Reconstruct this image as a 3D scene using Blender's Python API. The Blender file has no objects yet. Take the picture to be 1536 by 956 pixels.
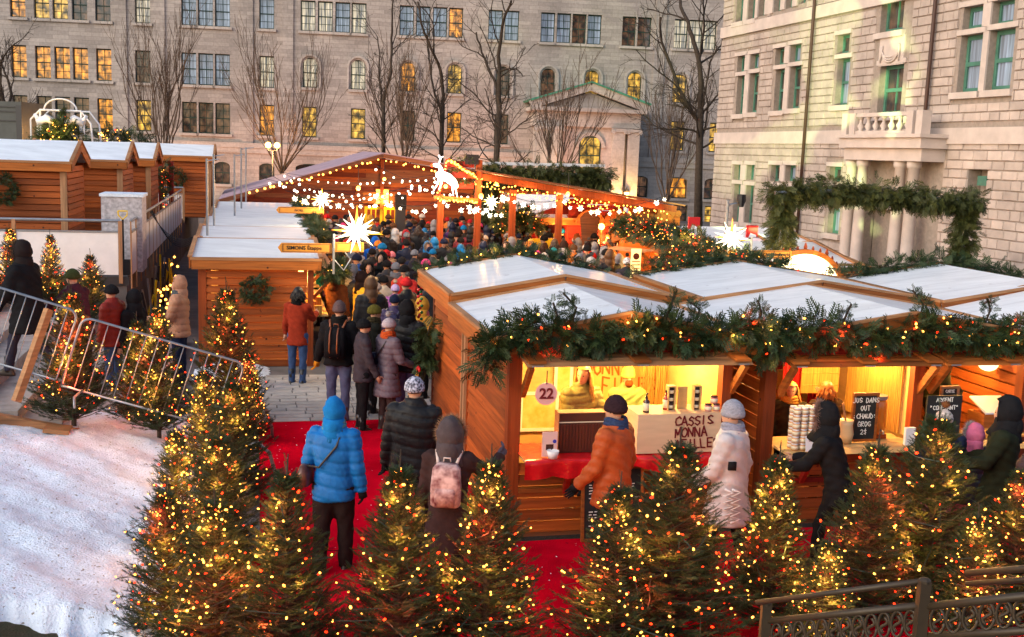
import bpy, math, random
import numpy as np
from mathutils import Matrix, Vector
R = math.radians
random.seed(7); RNG = np.random.default_rng(7)
scene = bpy.context.scene
COL = scene.collection

# ------------------------------------------------------------------ camera
FPX = 1620.; EYE = 4.0; CX, CY = 768., 478.
_p = math.atan(248/FPX); _r = R(2.06)
FW = np.array([0, math.cos(_p), -math.sin(_p)])
_a = np.array([1., 0, 0]); _b = np.cross(_a, FW)
RT = _a*math.cos(_r)+_b*math.sin(_r); UPV = -_a*math.sin(_r)+_b*math.cos(_r)
CAM = np.array([0, 0, EYE])
cd = bpy.data.cameras.new('camera'); cam = bpy.data.objects.new('camera', cd); COL.objects.link(cam)
cam.matrix_world = Matrix(((RT[0], UPV[0], -FW[0], 0), (RT[1], UPV[1], -FW[1], 0), (RT[2], UPV[2], -FW[2], EYE), (0, 0, 0, 1)))
cd.angle = 2*math.atan(768/FPX); cd.clip_start = .1; cd.clip_end = 600
scene.camera = cam

# ------------------------------------------------------------------ sky, sun, exposure
SUN_EL, SUN_ROT = 22, 232
w = bpy.data.worlds.new('World'); scene.world = w; w.use_nodes = True
nt = w.node_tree; bg = nt.nodes['Background']
sky = nt.nodes.new('ShaderNodeTexSky'); sky.sky_type = 'NISHITA'; sky.sun_disc = False
sky.sun_elevation = R(SUN_EL); sky.sun_rotation = R(SUN_ROT); sky.air_density = 1.; sky.dust_density = 2.; sky.ozone_density = 1.1
nt.links.new(sky.outputs[0], bg.inputs[0]); bg.inputs[1].default_value = .15
sd = bpy.data.lights.new('sun', 'SUN'); sd.energy = .62; sd.angle = R(60); sd.color = (1, .97, .94)
so = bpy.data.objects.new('sun', sd); COL.objects.link(so)
_sv = Vector((math.sin(R(SUN_ROT))*math.cos(R(SUN_EL+22)), math.cos(R(SUN_ROT))*math.cos(R(SUN_EL+22)), math.sin(R(SUN_EL+22))))
so.rotation_euler = _sv.to_track_quat('Z', 'Y').to_euler()
scene.view_settings.view_transform = 'Standard'; scene.view_settings.look = 'None'
scene.view_settings.exposure = .7; scene.view_settings.gamma = 1
scene.render.engine = 'CYCLES'
cy = scene.cycles; cy.max_bounces = 5; cy.diffuse_bounces = 3; cy.glossy_bounces = 3; cy.transmission_bounces = 4; cy.transparent_max_bounces = 6
cy.sample_clamp_indirect = 4; cy.sample_clamp_direct = 0; cy.use_denoising = True; cy.caustics_reflective = False; cy.caustics_refractive = False

# ------------------------------------------------------------------ frames: real planes and grids of the place
def ray(px, py): return FW+RT*(px-CX)/FPX-UPV*(py-CY)/FPX
class Frame:
    """a place's own axes: origin o, x along u, y along v (away), z up"""
    def __init__(s, o, deg):
        s.o = np.array(o, float); s.deg = deg; t = R(deg)
        s.u = np.array([math.cos(t), math.sin(t), 0]); s.v = np.array([-math.sin(t), math.cos(t), 0])
    def w(s, a, b, z=0): return s.o+s.u*a+s.v*b+np.array([0, 0, z])
    def l(s, p): q = np.array(p)-s.o; return np.array([q@s.u, q@s.v, q[2]])
    def iv(s, px, py, b=0):    # where the sight line meets the wall y=b -> (x, z)
        d = ray(px, py); t = ((s.w(0, b)-CAM)@s.v)/(d@s.v); q = s.l(CAM+d*t); return q[0], q[2]
    def iu(s, px, py, a=0):
        d = ray(px, py); t = ((s.w(a, 0)-CAM)@s.u)/(d@s.u); q = s.l(CAM+d*t); return q[1], q[2]
    def iz(s, px, py, z=0):
        d = ray(px, py); t = (s.o[2]+z-EYE)/d[2]; q = s.l(CAM+d*t); return q[0], q[1]
_d = ray(757, 808); MK = Frame(CAM+_d*(-EYE/_d[2]), 13.5)       # the market grid: origin at the front corner of stall 22
W = MK.w

# ------------------------------------------------------------------ objects
def tag(o, label=None, cat=None, group=None, kind=None):
    if label: o['label'] = label
    if cat: o['category'] = cat
    if group: o['group'] = group
    if kind: o['kind'] = kind
    return o
def M4(loc, rz=0, s=1): return Matrix.Translation(Vector([float(c) for c in loc])) @ Matrix.Rotation(rz, 4, 'Z') @ Matrix.Diagonal((s, s, s, 1))
def thing(name, label, cat, loc=(0, 0, 0), rz=0, group=None, s=1):
    o = bpy.data.objects.new(name, None); COL.objects.link(o); o.matrix_world = M4(loc, rz, s)
    o.location = [float(c) for c in loc]; o.rotation_euler = (0, 0, rz); o.scale = (s, s, s); o.empty_display_size = .2
    return tag(o, label, cat, group)
def link(name, me, parent=None, loc=(0, 0, 0), rot=(0, 0, 0), sc=(1, 1, 1)):
    o = bpy.data.objects.new(name, me); COL.objects.link(o); o.parent = parent
    o.location = [float(c) for c in loc]; o.rotation_euler = rot; o.scale = sc
    return o
def setmat(o, *ms):      # own materials on shared mesh data
    for i, m in enumerate(ms):
        o.material_slots[i].link = 'OBJECT'; o.material_slots[i].material = m
    return o
def lamp(name, loc, watts, color, parent=None, r=.05, kind='POINT'):
    d = bpy.data.lights.new(name, kind); d.energy = watts; d.color = color
    if kind == 'POINT': d.shadow_soft_size = r
    o = bpy.data.objects.new(name, d); COL.objects.link(o); o.parent = parent; o.location = [float(c) for c in loc]
    return o
def nrm(v): v = np.array(v, float); return v/(np.linalg.norm(v)+1e-9)
BOXF = np.array([[0, 3, 2, 1], [4, 5, 6, 7], [0, 1, 5, 4], [1, 2, 6, 5], [2, 3, 7, 6], [3, 0, 4, 7]])
class MB:
    def __init__(s): s.v = []; s.f = []; s.m = []; s.n = 0
    def add(s, V, F, mi=0):
        V = np.asarray(V, float); s.v.append(V)
        for f in F: s.f.append([int(i)+s.n for i in f]); s.m.append(mi)
        s.n += len(V); return s
    def box(s, x0, y0, z0, x1, y1, z1, mi=0):
        return s.add([[x0, y0, z0], [x1, y0, z0], [x1, y1, z0], [x0, y1, z0], [x0, y0, z1], [x1, y0, z1], [x1, y1, z1], [x0, y1, z1]], BOXF, mi)
    def beam(s, a, b, w, h, mi=0, up=(0, 0, 1)):
        a = np.array(a, float); b = np.array(b, float); d = nrm(b-a); x = np.cross(d, up)
        if np.linalg.norm(x) < 1e-3: x = np.cross(d, (1, 0, 0))
        x = nrm(x)*w/2; y = nrm(np.cross(x, d))*h/2
        return s.add([a-x-y, a+x-y, b+x-y, b-x-y, a-x+y, a+x+y, b+x+y, b-x+y], BOXF, mi)
    def tube(s, P, r, n=6, mi=0, cap=True):
        P = np.array(P, float); k = len(P); r = np.broadcast_to(np.asarray(r, float), (k,)) if np.ndim(r) < 2 else r
        T = np.gradient(P, axis=0); T /= np.linalg.norm(T, axis=1)[:, None]+1e-9
        x = np.cross(T[0], (0, 0, 1.)); x = nrm(x) if np.linalg.norm(x) > 1e-3 else np.array([1., 0, 0])
        ang = np.arange(n)*2*math.pi/n; V = []
        for i in range(k):
            x = nrm(x-T[i]*(x@T[i])); y = np.cross(T[i], x)
            V.append(P[i]+r[i]*(np.cos(ang)[:, None]*x+np.sin(ang)[:, None]*y))
        F = [[i*n+j, i*n+(j+1) % n, (i+1)*n+(j+1) % n, (i+1)*n+j] for i in range(k-1) for j in range(n)]
        if cap: F += [list(range(n))[::-1], [(k-1)*n+j for j in range(n)]]
        return s.add(np.concatenate(V), F, mi)
    def loft(s, rings, n=16, mi=0, p=2.0):       # rings: (cx,cy,cz,rx,ry)
        ang = np.arange(n)*2*math.pi/n; c, q = np.cos(ang), np.sin(ang)
        c = np.sign(c)*abs(c)**(2/p); q = np.sign(q)*abs(q)**(2/p)
        V = np.concatenate([np.stack([g[0]+g[3]*c, g[1]+g[4]*q, np.full(n, g[2])], 1) for g in rings]); k = len(rings)
        F = [[i*n+j, i*n+(j+1) % n, (i+1)*n+(j+1) % n, (i+1)*n+j] for i in range(k-1) for j in range(n)]
        F += [list(range(n))[::-1], [(k-1)*n+j for j in range(n)]]
        return s.add(V, F, mi)
    def ell(s, c, r, nu=12, nv=8, mi=0, rot=None):
        V = [[0, 0, -1]]
        for i in range(1, nv):
            t = -math.pi/2+math.pi*i/nv
            for j in range(nu): a = 2*math.pi*j/nu; V.append([math.cos(t)*math.cos(a), math.cos(t)*math.sin(a), math.sin(t)])
        V.append([0, 0, 1]); V = np.array(V)*np.array(r)
        if rot is not None: V = V@np.array(rot).T
        V = V+np.array(c); F = []
        for j in range(nu):
            F.append([0, 1+(j+1) % nu, 1+j]); F.append([len(V)-1, 1+(nv-2)*nu+j, 1+(nv-2)*nu+(j+1) % nu])
        for i in range(nv-2):
            for j in range(nu): a = 1+i*nu+j; b = 1+i*nu+(j+1) % nu; F.append([a, b, b+nu, a+nu])
        return s.add(V, F, mi)
    def prism(s, poly, y0, y1, mi=0):     # polygon in x,z extruded along y
        n = len(poly); V = [[x, y0, z] for x, z in poly]+[[x, y1, z] for x, z in poly]
        return s.add(V, [list(range(n)), list(range(n, 2*n))[::-1]]+[[i, i+n, (i+1) % n+n, (i+1) % n] for i in range(n)], mi)
    def mesh(s, name='m', mats=(), smooth=False):
        me = bpy.data.meshes.new(name)
        me.from_pydata(np.concatenate(s.v).tolist() if s.v else [], [], s.f)
        for m in mats: me.materials.append(m)
        if any(s.m): me.polygons.foreach_set('material_index', s.m)
        if smooth: me.polygons.foreach_set('use_smooth', [True]*len(s.f))
        me.update(); return me
    def build(s, name, mats, parent=None, smooth=False, **k):
        if not isinstance(mats, (list, tuple)): mats = [mats]
        return link(name, s.mesh(name, mats, smooth), parent, **k)

def inst(tv, tf, mats4, name, mats, mi=None, parent=None, smooth=False, asmesh=False):
    """template (tv verts, tf faces of equal length) copied by N transforms (N,3,4) into one mesh"""
    tv = np.asarray(tv, float); tf = np.asarray(tf, int); N = len(mats4); k = len(tv)
    A = mats4[:, :, :3]; T = mats4[:, :, 3]
    V = np.einsum('nij,kj->nki', A, tv)+T[:, None, :]
    F = (tf[None]+(np.arange(N)*k)[:, None, None]).reshape(-1, tf.shape[1])
    me = bpy.data.meshes.new(name); me.vertices.add(N*k); me.vertices.foreach_set('co', V.ravel())
    L = tf.shape[1]; me.loops.add(F.size); me.loops.foreach_set('vertex_index', F.ravel())
    me.polygons.add(len(F)); me.polygons.foreach_set('loop_start', np.arange(len(F))*L)
    if mi is not None: me.polygons.foreach_set('material_index', np.repeat(np.asarray(mi, int), len(tf)))
    if smooth: me.polygons.foreach_set('use_smooth', np.ones(len(F), bool))
    me.update(calc_edges=True)
    for m in (mats if isinstance(mats, (list, tuple)) else [mats]): me.materials.append(m)
    return me if asmesh else link(name, me, parent)
def orient(P, D, S, roll=None, rng=RNG):
    """transforms whose local x points along D"""
    P = np.asarray(P, float); D = np.asarray(D, float); N = len(P); D = D/(np.linalg.norm(D, axis=1)[:, None]+1e-9)
    z = np.tile([0, 0, 1.], (N, 1)); y = np.cross(z, D); l = np.linalg.norm(y, axis=1); y[l < 1e-3] = [0, 1, 0]; y /= np.linalg.norm(y, axis=1)[:, None]
    z = np.cross(D, y); a = rng.uniform(0, 2*math.pi, N) if roll is None else np.broadcast_to(roll, (N,))
    c, s = np.cos(a)[:, None], np.sin(a)[:, None]; y2 = y*c+z*s; z2 = -y*s+z*c
    S = np.broadcast_to(np.asarray(S, float).reshape(-1, 1, 1), (N, 1, 1))
    return np.concatenate([np.stack([D, y2, z2], 2)*S, P[:, :, None]], 2)

# ------------------------------------------------------------------ materials
def mat(name, col, rough=.7, spec=.3, var=0, scale=(1, 1, 1), vs=5., bump=0, bs=40., emis=None, es=0, obj_var=0, metal=0, col2=None, detail=4, coord='Position', sheen=0):
    m = bpy.data.materials.new(name); m.use_nodes = True; t = m.node_tree; N = t.nodes; L = t.links
    b = N['Principled BSDF']; b.inputs['Base Color'].default_value = (*col, 1); b.inputs['Roughness'].default_value = rough
    b.inputs['Specular IOR Level'].default_value = spec; b.inputs['Metallic'].default_value = metal
    if sheen: b.inputs['Sheen Weight'].default_value = sheen
    if coord == 'Position': src = N.new('ShaderNodeNewGeometry').outputs['Position']
    else: src = N.new('ShaderNodeTexCoord').outputs['Object']
    mp = N.new('ShaderNodeMapping'); mp.inputs['Scale'].default_value = scale; L.new(src, mp.inputs[0])
    c = None
    if var or col2:
        n = N.new('ShaderNodeTexNoise'); n.inputs['Scale'].default_value = vs; n.inputs['Detail'].default_value = detail; n.inputs['Roughness'].default_value = .6
        L.new(mp.outputs[0], n.inputs['Vector'])
        mr = N.new('ShaderNodeMapRange'); mr.inputs[1].default_value = .3; mr.inputs[2].default_value = .7; L.new(n.outputs[0], mr.inputs[0])
        mx = N.new('ShaderNodeMix'); mx.data_type = 'RGBA'; L.new(mr.outputs[0], mx.inputs[0])
        c2 = col2 or tuple(x*(1-var) for x in col)
        mx.inputs[6].default_value = (*c2, 1); mx.inputs[7].default_value = (*(tuple(min(1, x*(1+var*.5)) for x in col) if not col2 else col), 1)
        c = mx.outputs[2]; L.new(c, b.inputs['Base Color'])
    if obj_var:
        oi = N.new('ShaderNodeObjectInfo'); mr2 = N.new('ShaderNodeMapRange'); mr2.inputs[3].default_value = 1-obj_var; mr2.inputs[4].default_value = 1+obj_var
        L.new(oi.outputs['Random'], mr2.inputs[0]); hs = N.new('ShaderNodeHueSaturation'); L.new(mr2.outputs[0], hs.inputs['Value'])
        if c: L.new(c, hs.inputs['Color'])
        else: hs.inputs['Color'].default_value = (*col, 1)
        L.new(hs.outputs[0], b.inputs['Base Color'])
    if bump:
        n2 = N.new('ShaderNodeTexNoise'); n2.inputs['Scale'].default_value = bs; n2.inputs['Detail'].default_value = 5; L.new(mp.outputs[0], n2.inputs['Vector'])
        bp = N.new('ShaderNodeBump'); bp.inputs['Strength'].default_value = bump; bp.inputs['Distance'].default_value = .02; L.new(n2.outputs[0], bp.inputs['Height']); L.new(bp.outputs[0], b.inputs['Normal'])
    if emis: b.inputs['Emission Color'].default_value = (*emis, 1); b.inputs['Emission Strength'].default_value = es
    return m
def emit(name, col, s, sample=False):
    m = mat(name, tuple(min(.8, c) for c in col), .5, emis=col, es=s)
    m.cycles.emission_sampling = 'AUTO' if sample else 'NONE'; return m
def woodmat(name, col, axis, knots=True, ov=.36, rough=.65):
    """axis: (sx,sy,sz) stretch in world metres, small along the grain"""
    m = mat(name, col, rough, .3, var=.42, scale=axis, vs=1., obj_var=ov, bump=.25, bs=1.5, detail=6)
    if knots:
        t = m.node_tree; N = t.nodes; L = t.links; g = N.new('ShaderNodeNewGeometry')
        v = N.new('ShaderNodeTexVoronoi'); v.inputs['Scale'].default_value = 3.4; v.inputs['Randomness'].default_value = 1; L.new(g.outputs['Position'], v.inputs['Vector'])
        r = N.new('ShaderNodeMapRange'); r.inputs[1].default_value = .045; r.inputs[2].default_value = .085; L.new(v.outputs['Distance'], r.inputs[0])
        mx = N.new('ShaderNodeMix'); mx.data_type = 'RGBA'; L.new(r.outputs[0], mx.inputs[0]); mx.inputs[6].default_value = (.03, .01, .004, 1)
        b = N['Principled BSDF']; L.new(b.inputs['Base Color'].links[0].from_socket, mx.inputs[7]); L.new(mx.outputs[2], b.inputs['Base Color'])
    return m
HG = (1.2, 1.2, 26); VG = (22, 22, .9)
ORANGE = (.35, .078, .011)
M = dict(
    plank=woodmat('plank_wood', ORANGE, HG), plank_red=woodmat('plank_wood_red', (.18, .028, .007), HG), post=woodmat('post_wood', (.27, .05, .008), VG),
    pale=woodmat('pale_wood', (.42, .2, .085), HG, False, .1), fascia=woodmat('fascia_wood', (.34, .1, .017), HG), palev=woodmat('pale_upright_wood', (.42, .22, .11), VG, False, .1),
    redwood=woodmat('red_wood', (.26, .014, .006), HG, False), ply=mat('plywood', (.62, .4, .16), .6, var=.15, scale=(3, 3, 8), vs=2.),
    dark_plank=woodmat('weathered_plank', (.2, .07, .03), HG),
    roof=mat('white_roof_sheet', (.86, .89, .93), .3, .5, var=.17, scale=(1.2, 4, 1), vs=1.1, bump=.3, bs=3., detail=8),
    snow=mat('snow', (.8, .88, 1.0), .85, .15, col2=(.7, .78, .88), vs=9., bump=1., bs=45.),
    metal=mat('galvanised_metal', (.3, .32, .35), .42, .5, var=.2, vs=9., metal=.7), dmetal=mat('dark_metal', (.03, .03, .035), .45, .5),
    white=mat('white_paint', (.8, .8, .82), .5, var=.06, vs=6.), cream=mat('cream_panel', (.7, .72, .74), .55, var=.08, vs=2.),
    black=mat('black_plastic', (.015, .015, .018), .4), carpet=mat('red_carpet', (.62, .003, .02), .95, .0, var=.4, vs=1.1, bump=.6, bs=60.),
    redcloth=mat('red_plastic_cloth', (.6, .01, .015), .22, .6, var=.2, vs=8., bump=.5, bs=7.), red=mat('red_paint', (.6, .02, .02), .5, var=.1),
    chalk=mat('chalkboard', (.02, .022, .022), .7, var=.3, vs=6.), chalkw=mat('chalk_lines', (.85, .85, .8), .8, emis=(.85, .85, .8), es=0),
    dgreen=mat('dark_green_paint', (.02, .045, .035), .5), ggreen=mat('sea_green_paint', (.07, .19, .14), .5, var=.25, vs=3.),
    copper=mat('green_copper', (.07, .26, .17), .7, var=.4, vs=3.), bark=mat('bark', (.055, .04, .03), .9, var=.4, vs=9., bump=.5),
    bark2=mat('pale_bark', (.13, .085, .06), .9, var=.4, vs=9.),
    lawn=mat('bare_lawn', (.06, .042, .022), .95, col2=(.03, .035, .012), vs=9., bump=1., bs=60.), gravel=mat('dark_gravel', (.05, .045, .04), .95, var=.6, vs=70., bump=1., bs=90.),
    paving=mat('paving_stone', (.42, .4, .38), .75, var=.2, vs=6., obj_var=.16, bump=.2), ground=mat('trodden_ground', (.16, .15, .15), .9, var=.35, vs=1.6, bump=.4),
    conc=mat('stair_concrete', (.4, .36, .33), .85, var=.3, vs=5., bump=.3, obj_var=.06), needle=None,
    gold=mat('straw_matting', (.55, .3, .07), .7, var=.5, scale=(60, 60, 2), vs=1.),
    iron=mat('grey_painted_iron', (.04, .026, .014), .5, .4, var=.2, vs=12.),
)
E_WARM = emit('warm_bulb', (1, .38, .05), 6); E_RED = emit('red_bulb', (1, .03, .005), 5); E_WHITE = emit('white_star_glow', (1, .84, .6), 3.4)
E_ORB = emit('orange_bulb', (1, .36, .05), 6); E_GLOBE = emit('lamp_globe', (1, .5, .11), 6); E_SHADE = emit('lit_panel', (1, .82, .45), 1.7)
def stone_mat(name, col, bw, bh, mortar=.62, var=.3, coord_scale=1, patches=True, bump=.35):
    """squared stone courses on a wall whose own x runs along it and z up"""
    m = bpy.data.materials.new(name); m.use_nodes = True; t = m.node_tree; N = t.nodes; L = t.links; b = N['Principled BSDF']
    tc = N.new('ShaderNodeTexCoord'); sp = N.new('ShaderNodeSeparateXYZ'); L.new(tc.outputs['Object'], sp.inputs[0]); cb = N.new('ShaderNodeCombineXYZ')
    ad = N.new('ShaderNodeMath'); ad.operation = 'ADD'; L.new(sp.outputs[0], ad.inputs[0]); L.new(sp.outputs[1], ad.inputs[1])
    L.new(ad.outputs[0], cb.inputs[0]); L.new(sp.outputs[2], cb.inputs[1])
    br = N.new('ShaderNodeTexBrick'); L.new(cb.outputs[0], br.inputs['Vector']); br.inputs['Scale'].default_value = 1
    br.inputs['Brick Width'].default_value = bw; br.inputs['Row Height'].default_value = bh; br.inputs['Mortar Size'].default_value = .012; br.inputs['Mortar Smooth'].default_value = .3
    br.offset = .43; br.squash = .7; br.squash_frequency = 3
    br.inputs['Color1'].default_value = (*col, 1); br.inputs['Color2'].default_value = (*[c*(1-var) for c in col], 1); br.inputs['Mortar'].default_value = (*[c*mortar for c in col], 1)
    n = N.new('ShaderNodeTexNoise'); n.inputs['Scale'].default_value = .35; n.inputs['Detail'].default_value = 7; L.new(tc.outputs['Object'], n.inputs['Vector'])
    mr = N.new('ShaderNodeMapRange'); mr.inputs[1].default_value = .3; mr.inputs[2].default_value = .7; mr.inputs[3].default_value = .78; mr.inputs[4].default_value = 1.12; L.new(n.outputs[0], mr.inputs[0])
    n3 = N.new('ShaderNodeTexNoise'); n3.inputs['Scale'].default_value = 7; n3.inputs['Detail'].default_value = 6; L.new(tc.outputs['Object'], n3.inputs['Vector'])
    m3 = N.new('ShaderNodeMapRange'); m3.inputs[1].default_value = .3; m3.inputs[2].default_value = .7; m3.inputs[3].default_value = .85; m3.inputs[4].default_value = 1.1; L.new(n3.outputs[0], m3.inputs[0])
    mu = N.new('ShaderNodeMath'); mu.operation = 'MULTIPLY'; L.new(mr.outputs[0], mu.inputs[0]); L.new(m3.outputs[0], mu.inputs[1])
    hs = N.new('ShaderNodeHueSaturation'); L.new(mu.outputs[0], hs.inputs['Value']); L.new(br.outputs['Color'], hs.inputs['Color']); L.new(hs.outputs[0], b.inputs['Base Color'])
    bp = N.new('ShaderNodeBump'); bp.inputs['Strength'].default_value = bump; bp.inputs['Distance'].default_value = .03; bp.invert = True
    L.new(br.outputs['Fac'], bp.inputs['Height']); L.new(bp.outputs[0], b.inputs['Normal']); b.inputs['Roughness'].default_value = .85
    return m

def flecks(m, scale, thr, col):
    """small dark specks of grit on a material"""
    t = m.node_tree; N = t.nodes; L = t.links; b = N['Principled BSDF']; g = N.new('ShaderNodeNewGeometry'); n = N.new('ShaderNodeTexNoise'); n.inputs['Scale'].default_value = scale; n.inputs['Detail'].default_value = 3; L.new(g.outputs['Position'], n.inputs['Vector'])
    r = N.new('ShaderNodeMapRange'); r.inputs[1].default_value = thr; r.inputs[2].default_value = thr+.03; L.new(n.outputs[0], r.inputs[0])
    mx = N.new('ShaderNodeMix'); mx.data_type = 'RGBA'; L.new(r.outputs[0], mx.inputs[0]); L.new(b.inputs['Base Color'].links[0].from_socket, mx.inputs[6]); mx.inputs[7].default_value = (*col, 1); L.new(mx.outputs[2], b.inputs['Base Color'])
flecks(M['snow'], 26, .655, (.3, .28, .26)); flecks(M['snow'], 60, .7, (.25, .22, .19)); flecks(M['roof'], 4, .7, (.62, .63, .66)); flecks(M['carpet'], 9, .68, (.3, .004, .015)); flecks(M['plank'], 11, .7, (.12, .02, .004))
# ------------------------------------------------------------------ conifer foliage
def needle_mat(name, col, tip):
    m = mat(name, col, .55, .35, col2=tip, vs=7., coord='Object'); return m
M['fir'] = needle_mat('fir_needles', (.01, .03, .01), (.03, .05, .012))
M['cedar'] = needle_mat('cedar_sprays', (.014, .036, .012), (.04, .062, .016))
M['cedar_d'] = needle_mat('dense_evergreen', (.035, .05, .012), (.075, .08, .02))
def twig_template(L=.135, n=12, nl=.026, w=.0068, flat=.5):
    V = []; F = []
    V += [[0, -.0016, 0], [0, .0016, 0], [L, 0, 0]]; F.append([0, 1, 2]); k = 3; rng = np.random.default_rng(3)
    for i in range(n):
        x = L*(.06+.9*i/n)
        for sgn in (-1, 1):
            for e in ((0,) if i % 2 else (0, 1)):
                d = nrm([.75, sgn*(1 if e == 0 else .45), rng.uniform(-.2, .3) if e == 0 else .8])*nl*(1-.35*i/n)
                V += [[x, 0, 0], [x+w, 0, 0], [x+d[0], d[1], d[2]]]; F.append([k, k+1, k+2]); k += 3
    return np.array(V), np.array(F)
TW_FIR = twig_template()
def spray_template():
    V = []; F = []; k = 0
    def leaf(a, b, w):
        nonlocal k
        a = np.array(a, float); b = np.array(b, float); s = nrm(np.cross(b-a, (0, 0, 1)))*w; m = a*.45+b*.55
        V.extend([a, m+s, b, m-s]); F.append([k, k+1, k+2, k+3]); k += 4
    leaf((0, 0, 0), (.2, 0, 0), .006)
    for i in range(7):
        x = .02+.165*i/7; l = .085*(1-.5*i/7)
        for sg in (-1, 1):
            leaf((x, 0, 0), (x+l*.7, sg*l*.75, -.012*i % .03), .007)
            if i < 6: leaf((x+l*.3, sg*l*.32, 0), (x+l*.95, sg*l*.38, .008), .005)
    return np.array(V), np.array(F)
TW_CED = spray_template()

def fir_mesh(seed, H=1.6, Rb=.5, dens=1.):
    """spray transforms, trunk builder and bulb places of one fir"""
    rng = np.random.default_rng(seed); P = []; D = []; S = []; tb = MB(); bul = []
    tb.tube([[0, 0, -.32], [.01, 0, H*.5], [0, .01, H*.9], [rng.uniform(-.02, .02), 0, H*1.1]], [.035, .024, .01, .004], 7)
    nb = int(390*dens); lean = rng.uniform(.85, 1.15, 16)
    for i in range(nb):
        f = ((i+.5)/nb)**1.2; z = H*(.03+.94*f); a = i*2.39996+rng.uniform(-.3, .3)
        Lr = Rb*(1-f)**.8*lean[int(a*16/6.283) % 16]*rng.uniform(.62, 1.15)+.05
        up = .22+.9*f**1.5+rng.uniform(-.12, .15); d0 = np.array([math.cos(a), math.sin(a), up]); d0 = nrm(d0)
        pts = [np.array([0, 0, z])]; nseg = max(3, int(Lr/.05)); d = d0.copy()
        for j in range(nseg):
            d = nrm(d+np.array([0, 0, .02 if f > .3 else .035])+rng.normal(0, .05, 3)); pts.append(pts[-1]+d*Lr/nseg)
        pts = np.array(pts); tb.tube(pts[::2] if len(pts) > 3 else pts, np.linspace(.008, .002, len(pts[::2] if len(pts) > 3 else pts)), 3, cap=False)
        for j in range(1, len(pts)):
            t = j/(len(pts)-1)
            if t < .38: continue
            dd = nrm(pts[j]-pts[j-1]); side = nrm(np.cross(dd, [0, 0, 1]))
            for sg in (-1, 1):
                for rep in range(2):
                    P.append(pts[j]+rng.normal(0, .008, 3)); D.append(nrm(dd*.8+side*sg*rng.uniform(.45, 1.3)+np.array([0, 0, rng.uniform(-.35, .55)]))); S.append(rng.uniform(.5, .95)*(1-.4*t))
        P.append(pts[-1]-d*.03); D.append(d); S.append(rng.uniform(.5, .9)); bul.append(pts[-1]+d*.015); bul.append(pts[len(pts)*2//3]+np.array([0, 0, .02]))
    for j in range(5): P.append([0, 0, H*(.9+.04*j)]); D.append([rng.normal(0, .5), rng.normal(0, .5), 1]); S.append(.6)
    return np.array(P), np.array(D), np.array(S), tb, np.array(bul)
BT_V, BT_F = None, None
def bulb_tmpl(): 
    b = MB().ell((0, 0, 0), (1.5, 1, 1), 6, 4); V = np.concatenate(b.v); F = [f if len(f) == 4 else f+[f[-1]] for f in b.f]
    T = []
    for f in b.f: T += [f] if len(f) == 3 else [[f[0], f[1], f[2]], [f[0], f[2], f[3]]]
    return V, np.array(T)
BT_V, BT_F = bulb_tmpl()
FIRS = []
for sdd, rb in ((11, .55), (12, .5), (13, .46)):
    P, D, S, tb, bul = fir_mesh(sdd, 1.6, rb)
    fm = inst(*TW_FIR, orient(P, D, S), 'fir_foliage', M['fir'], asmesh=True)
    tm = tb.mesh('fir_trunk', [M['bark']])
    variants = []
    for q in range(2):
        rng = np.random.default_rng(sdd*10+q); sel = bul[rng.random(len(bul)) < (.2, .13)[q]]; n = len(sel)
        kind = (rng.random(n) < (.3, .36)[q]).astype(int)
        hx_ = np.floor(sel[:, 2]*7)+(np.arctan2(sel[:, 1], sel[:, 0])/(2*math.pi)) % 1; od = np.argsort(hx_); W_ = [sel[od[0]]]
        for a_, b_ in zip(od[:-1], od[1:]):
            m_ = (sel[a_]+sel[b_])/2; rr_ = (np.hypot(*sel[a_][:2])+np.hypot(*sel[b_][:2]))/2; m_[:2] *= min(1.6, rr_/max(.04, np.hypot(*m_[:2]))); W_ += [m_, sel[b_]]
        wire = MB().tube(W_, .0035, 3, cap=False).mesh('light_cable', [M['dgreen']])
        variants.append((inst(BT_V, BT_F, orient(sel+rng.normal(0, .012, (n, 3)), rng.normal(0, 1, (n, 3)), rng.uniform(.006, .0105, n)), 'string_lights', [E_WARM, E_RED], mi=kind, asmesh=True, smooth=True), sel, kind, wire))
    FIRS.append((fm, tm, variants, rb))
def fir_tree(x, y, z, H, label, seed, wide=1., red=None, power=1., nl=5, group='firs with string lights', leader=0, few=False):
    fm, tm, vs, rb = FIRS[seed % 3]; q = int(few); lm, sel, kind, wire = vs[q]
    t = thing('fir_tree', label, 'fir tree', (x, y, z), seed*1.7, group, H/1.6); t.scale = (H/1.6*wide, H/1.6*wide, H/1.6)
    link('trunk', tm, t); f = link('foliage', fm, t); f['kind'] = 'stuff'; b = link('string_lights', lm, t); b['kind'] = 'stuff'; link('light_cable', wire, t)['kind'] = 'stuff'
    if red is not None: setmat(b, E_WARM if red < .9 else E_RED, E_RED)
    rng = np.random.default_rng(seed); lo = np.array([.32+.6*((i+.5)/nl) for i in range(nl)])
    for i in range(nl):
        a = rng.uniform(0, 6.28) if i % 2 else -1.6+rng.uniform(-.8, .8)-seed*1.7; zz = lo[i]*1.6; rr = rb*(1-lo[i])*.95+.04
        lamp('bulb_light', (rr*math.cos(a), rr*math.sin(a), zz), 3.*power, (1, .36, .06) if rng.random() < .8 else (1, .1, .03), t, .03)
    return t

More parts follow.
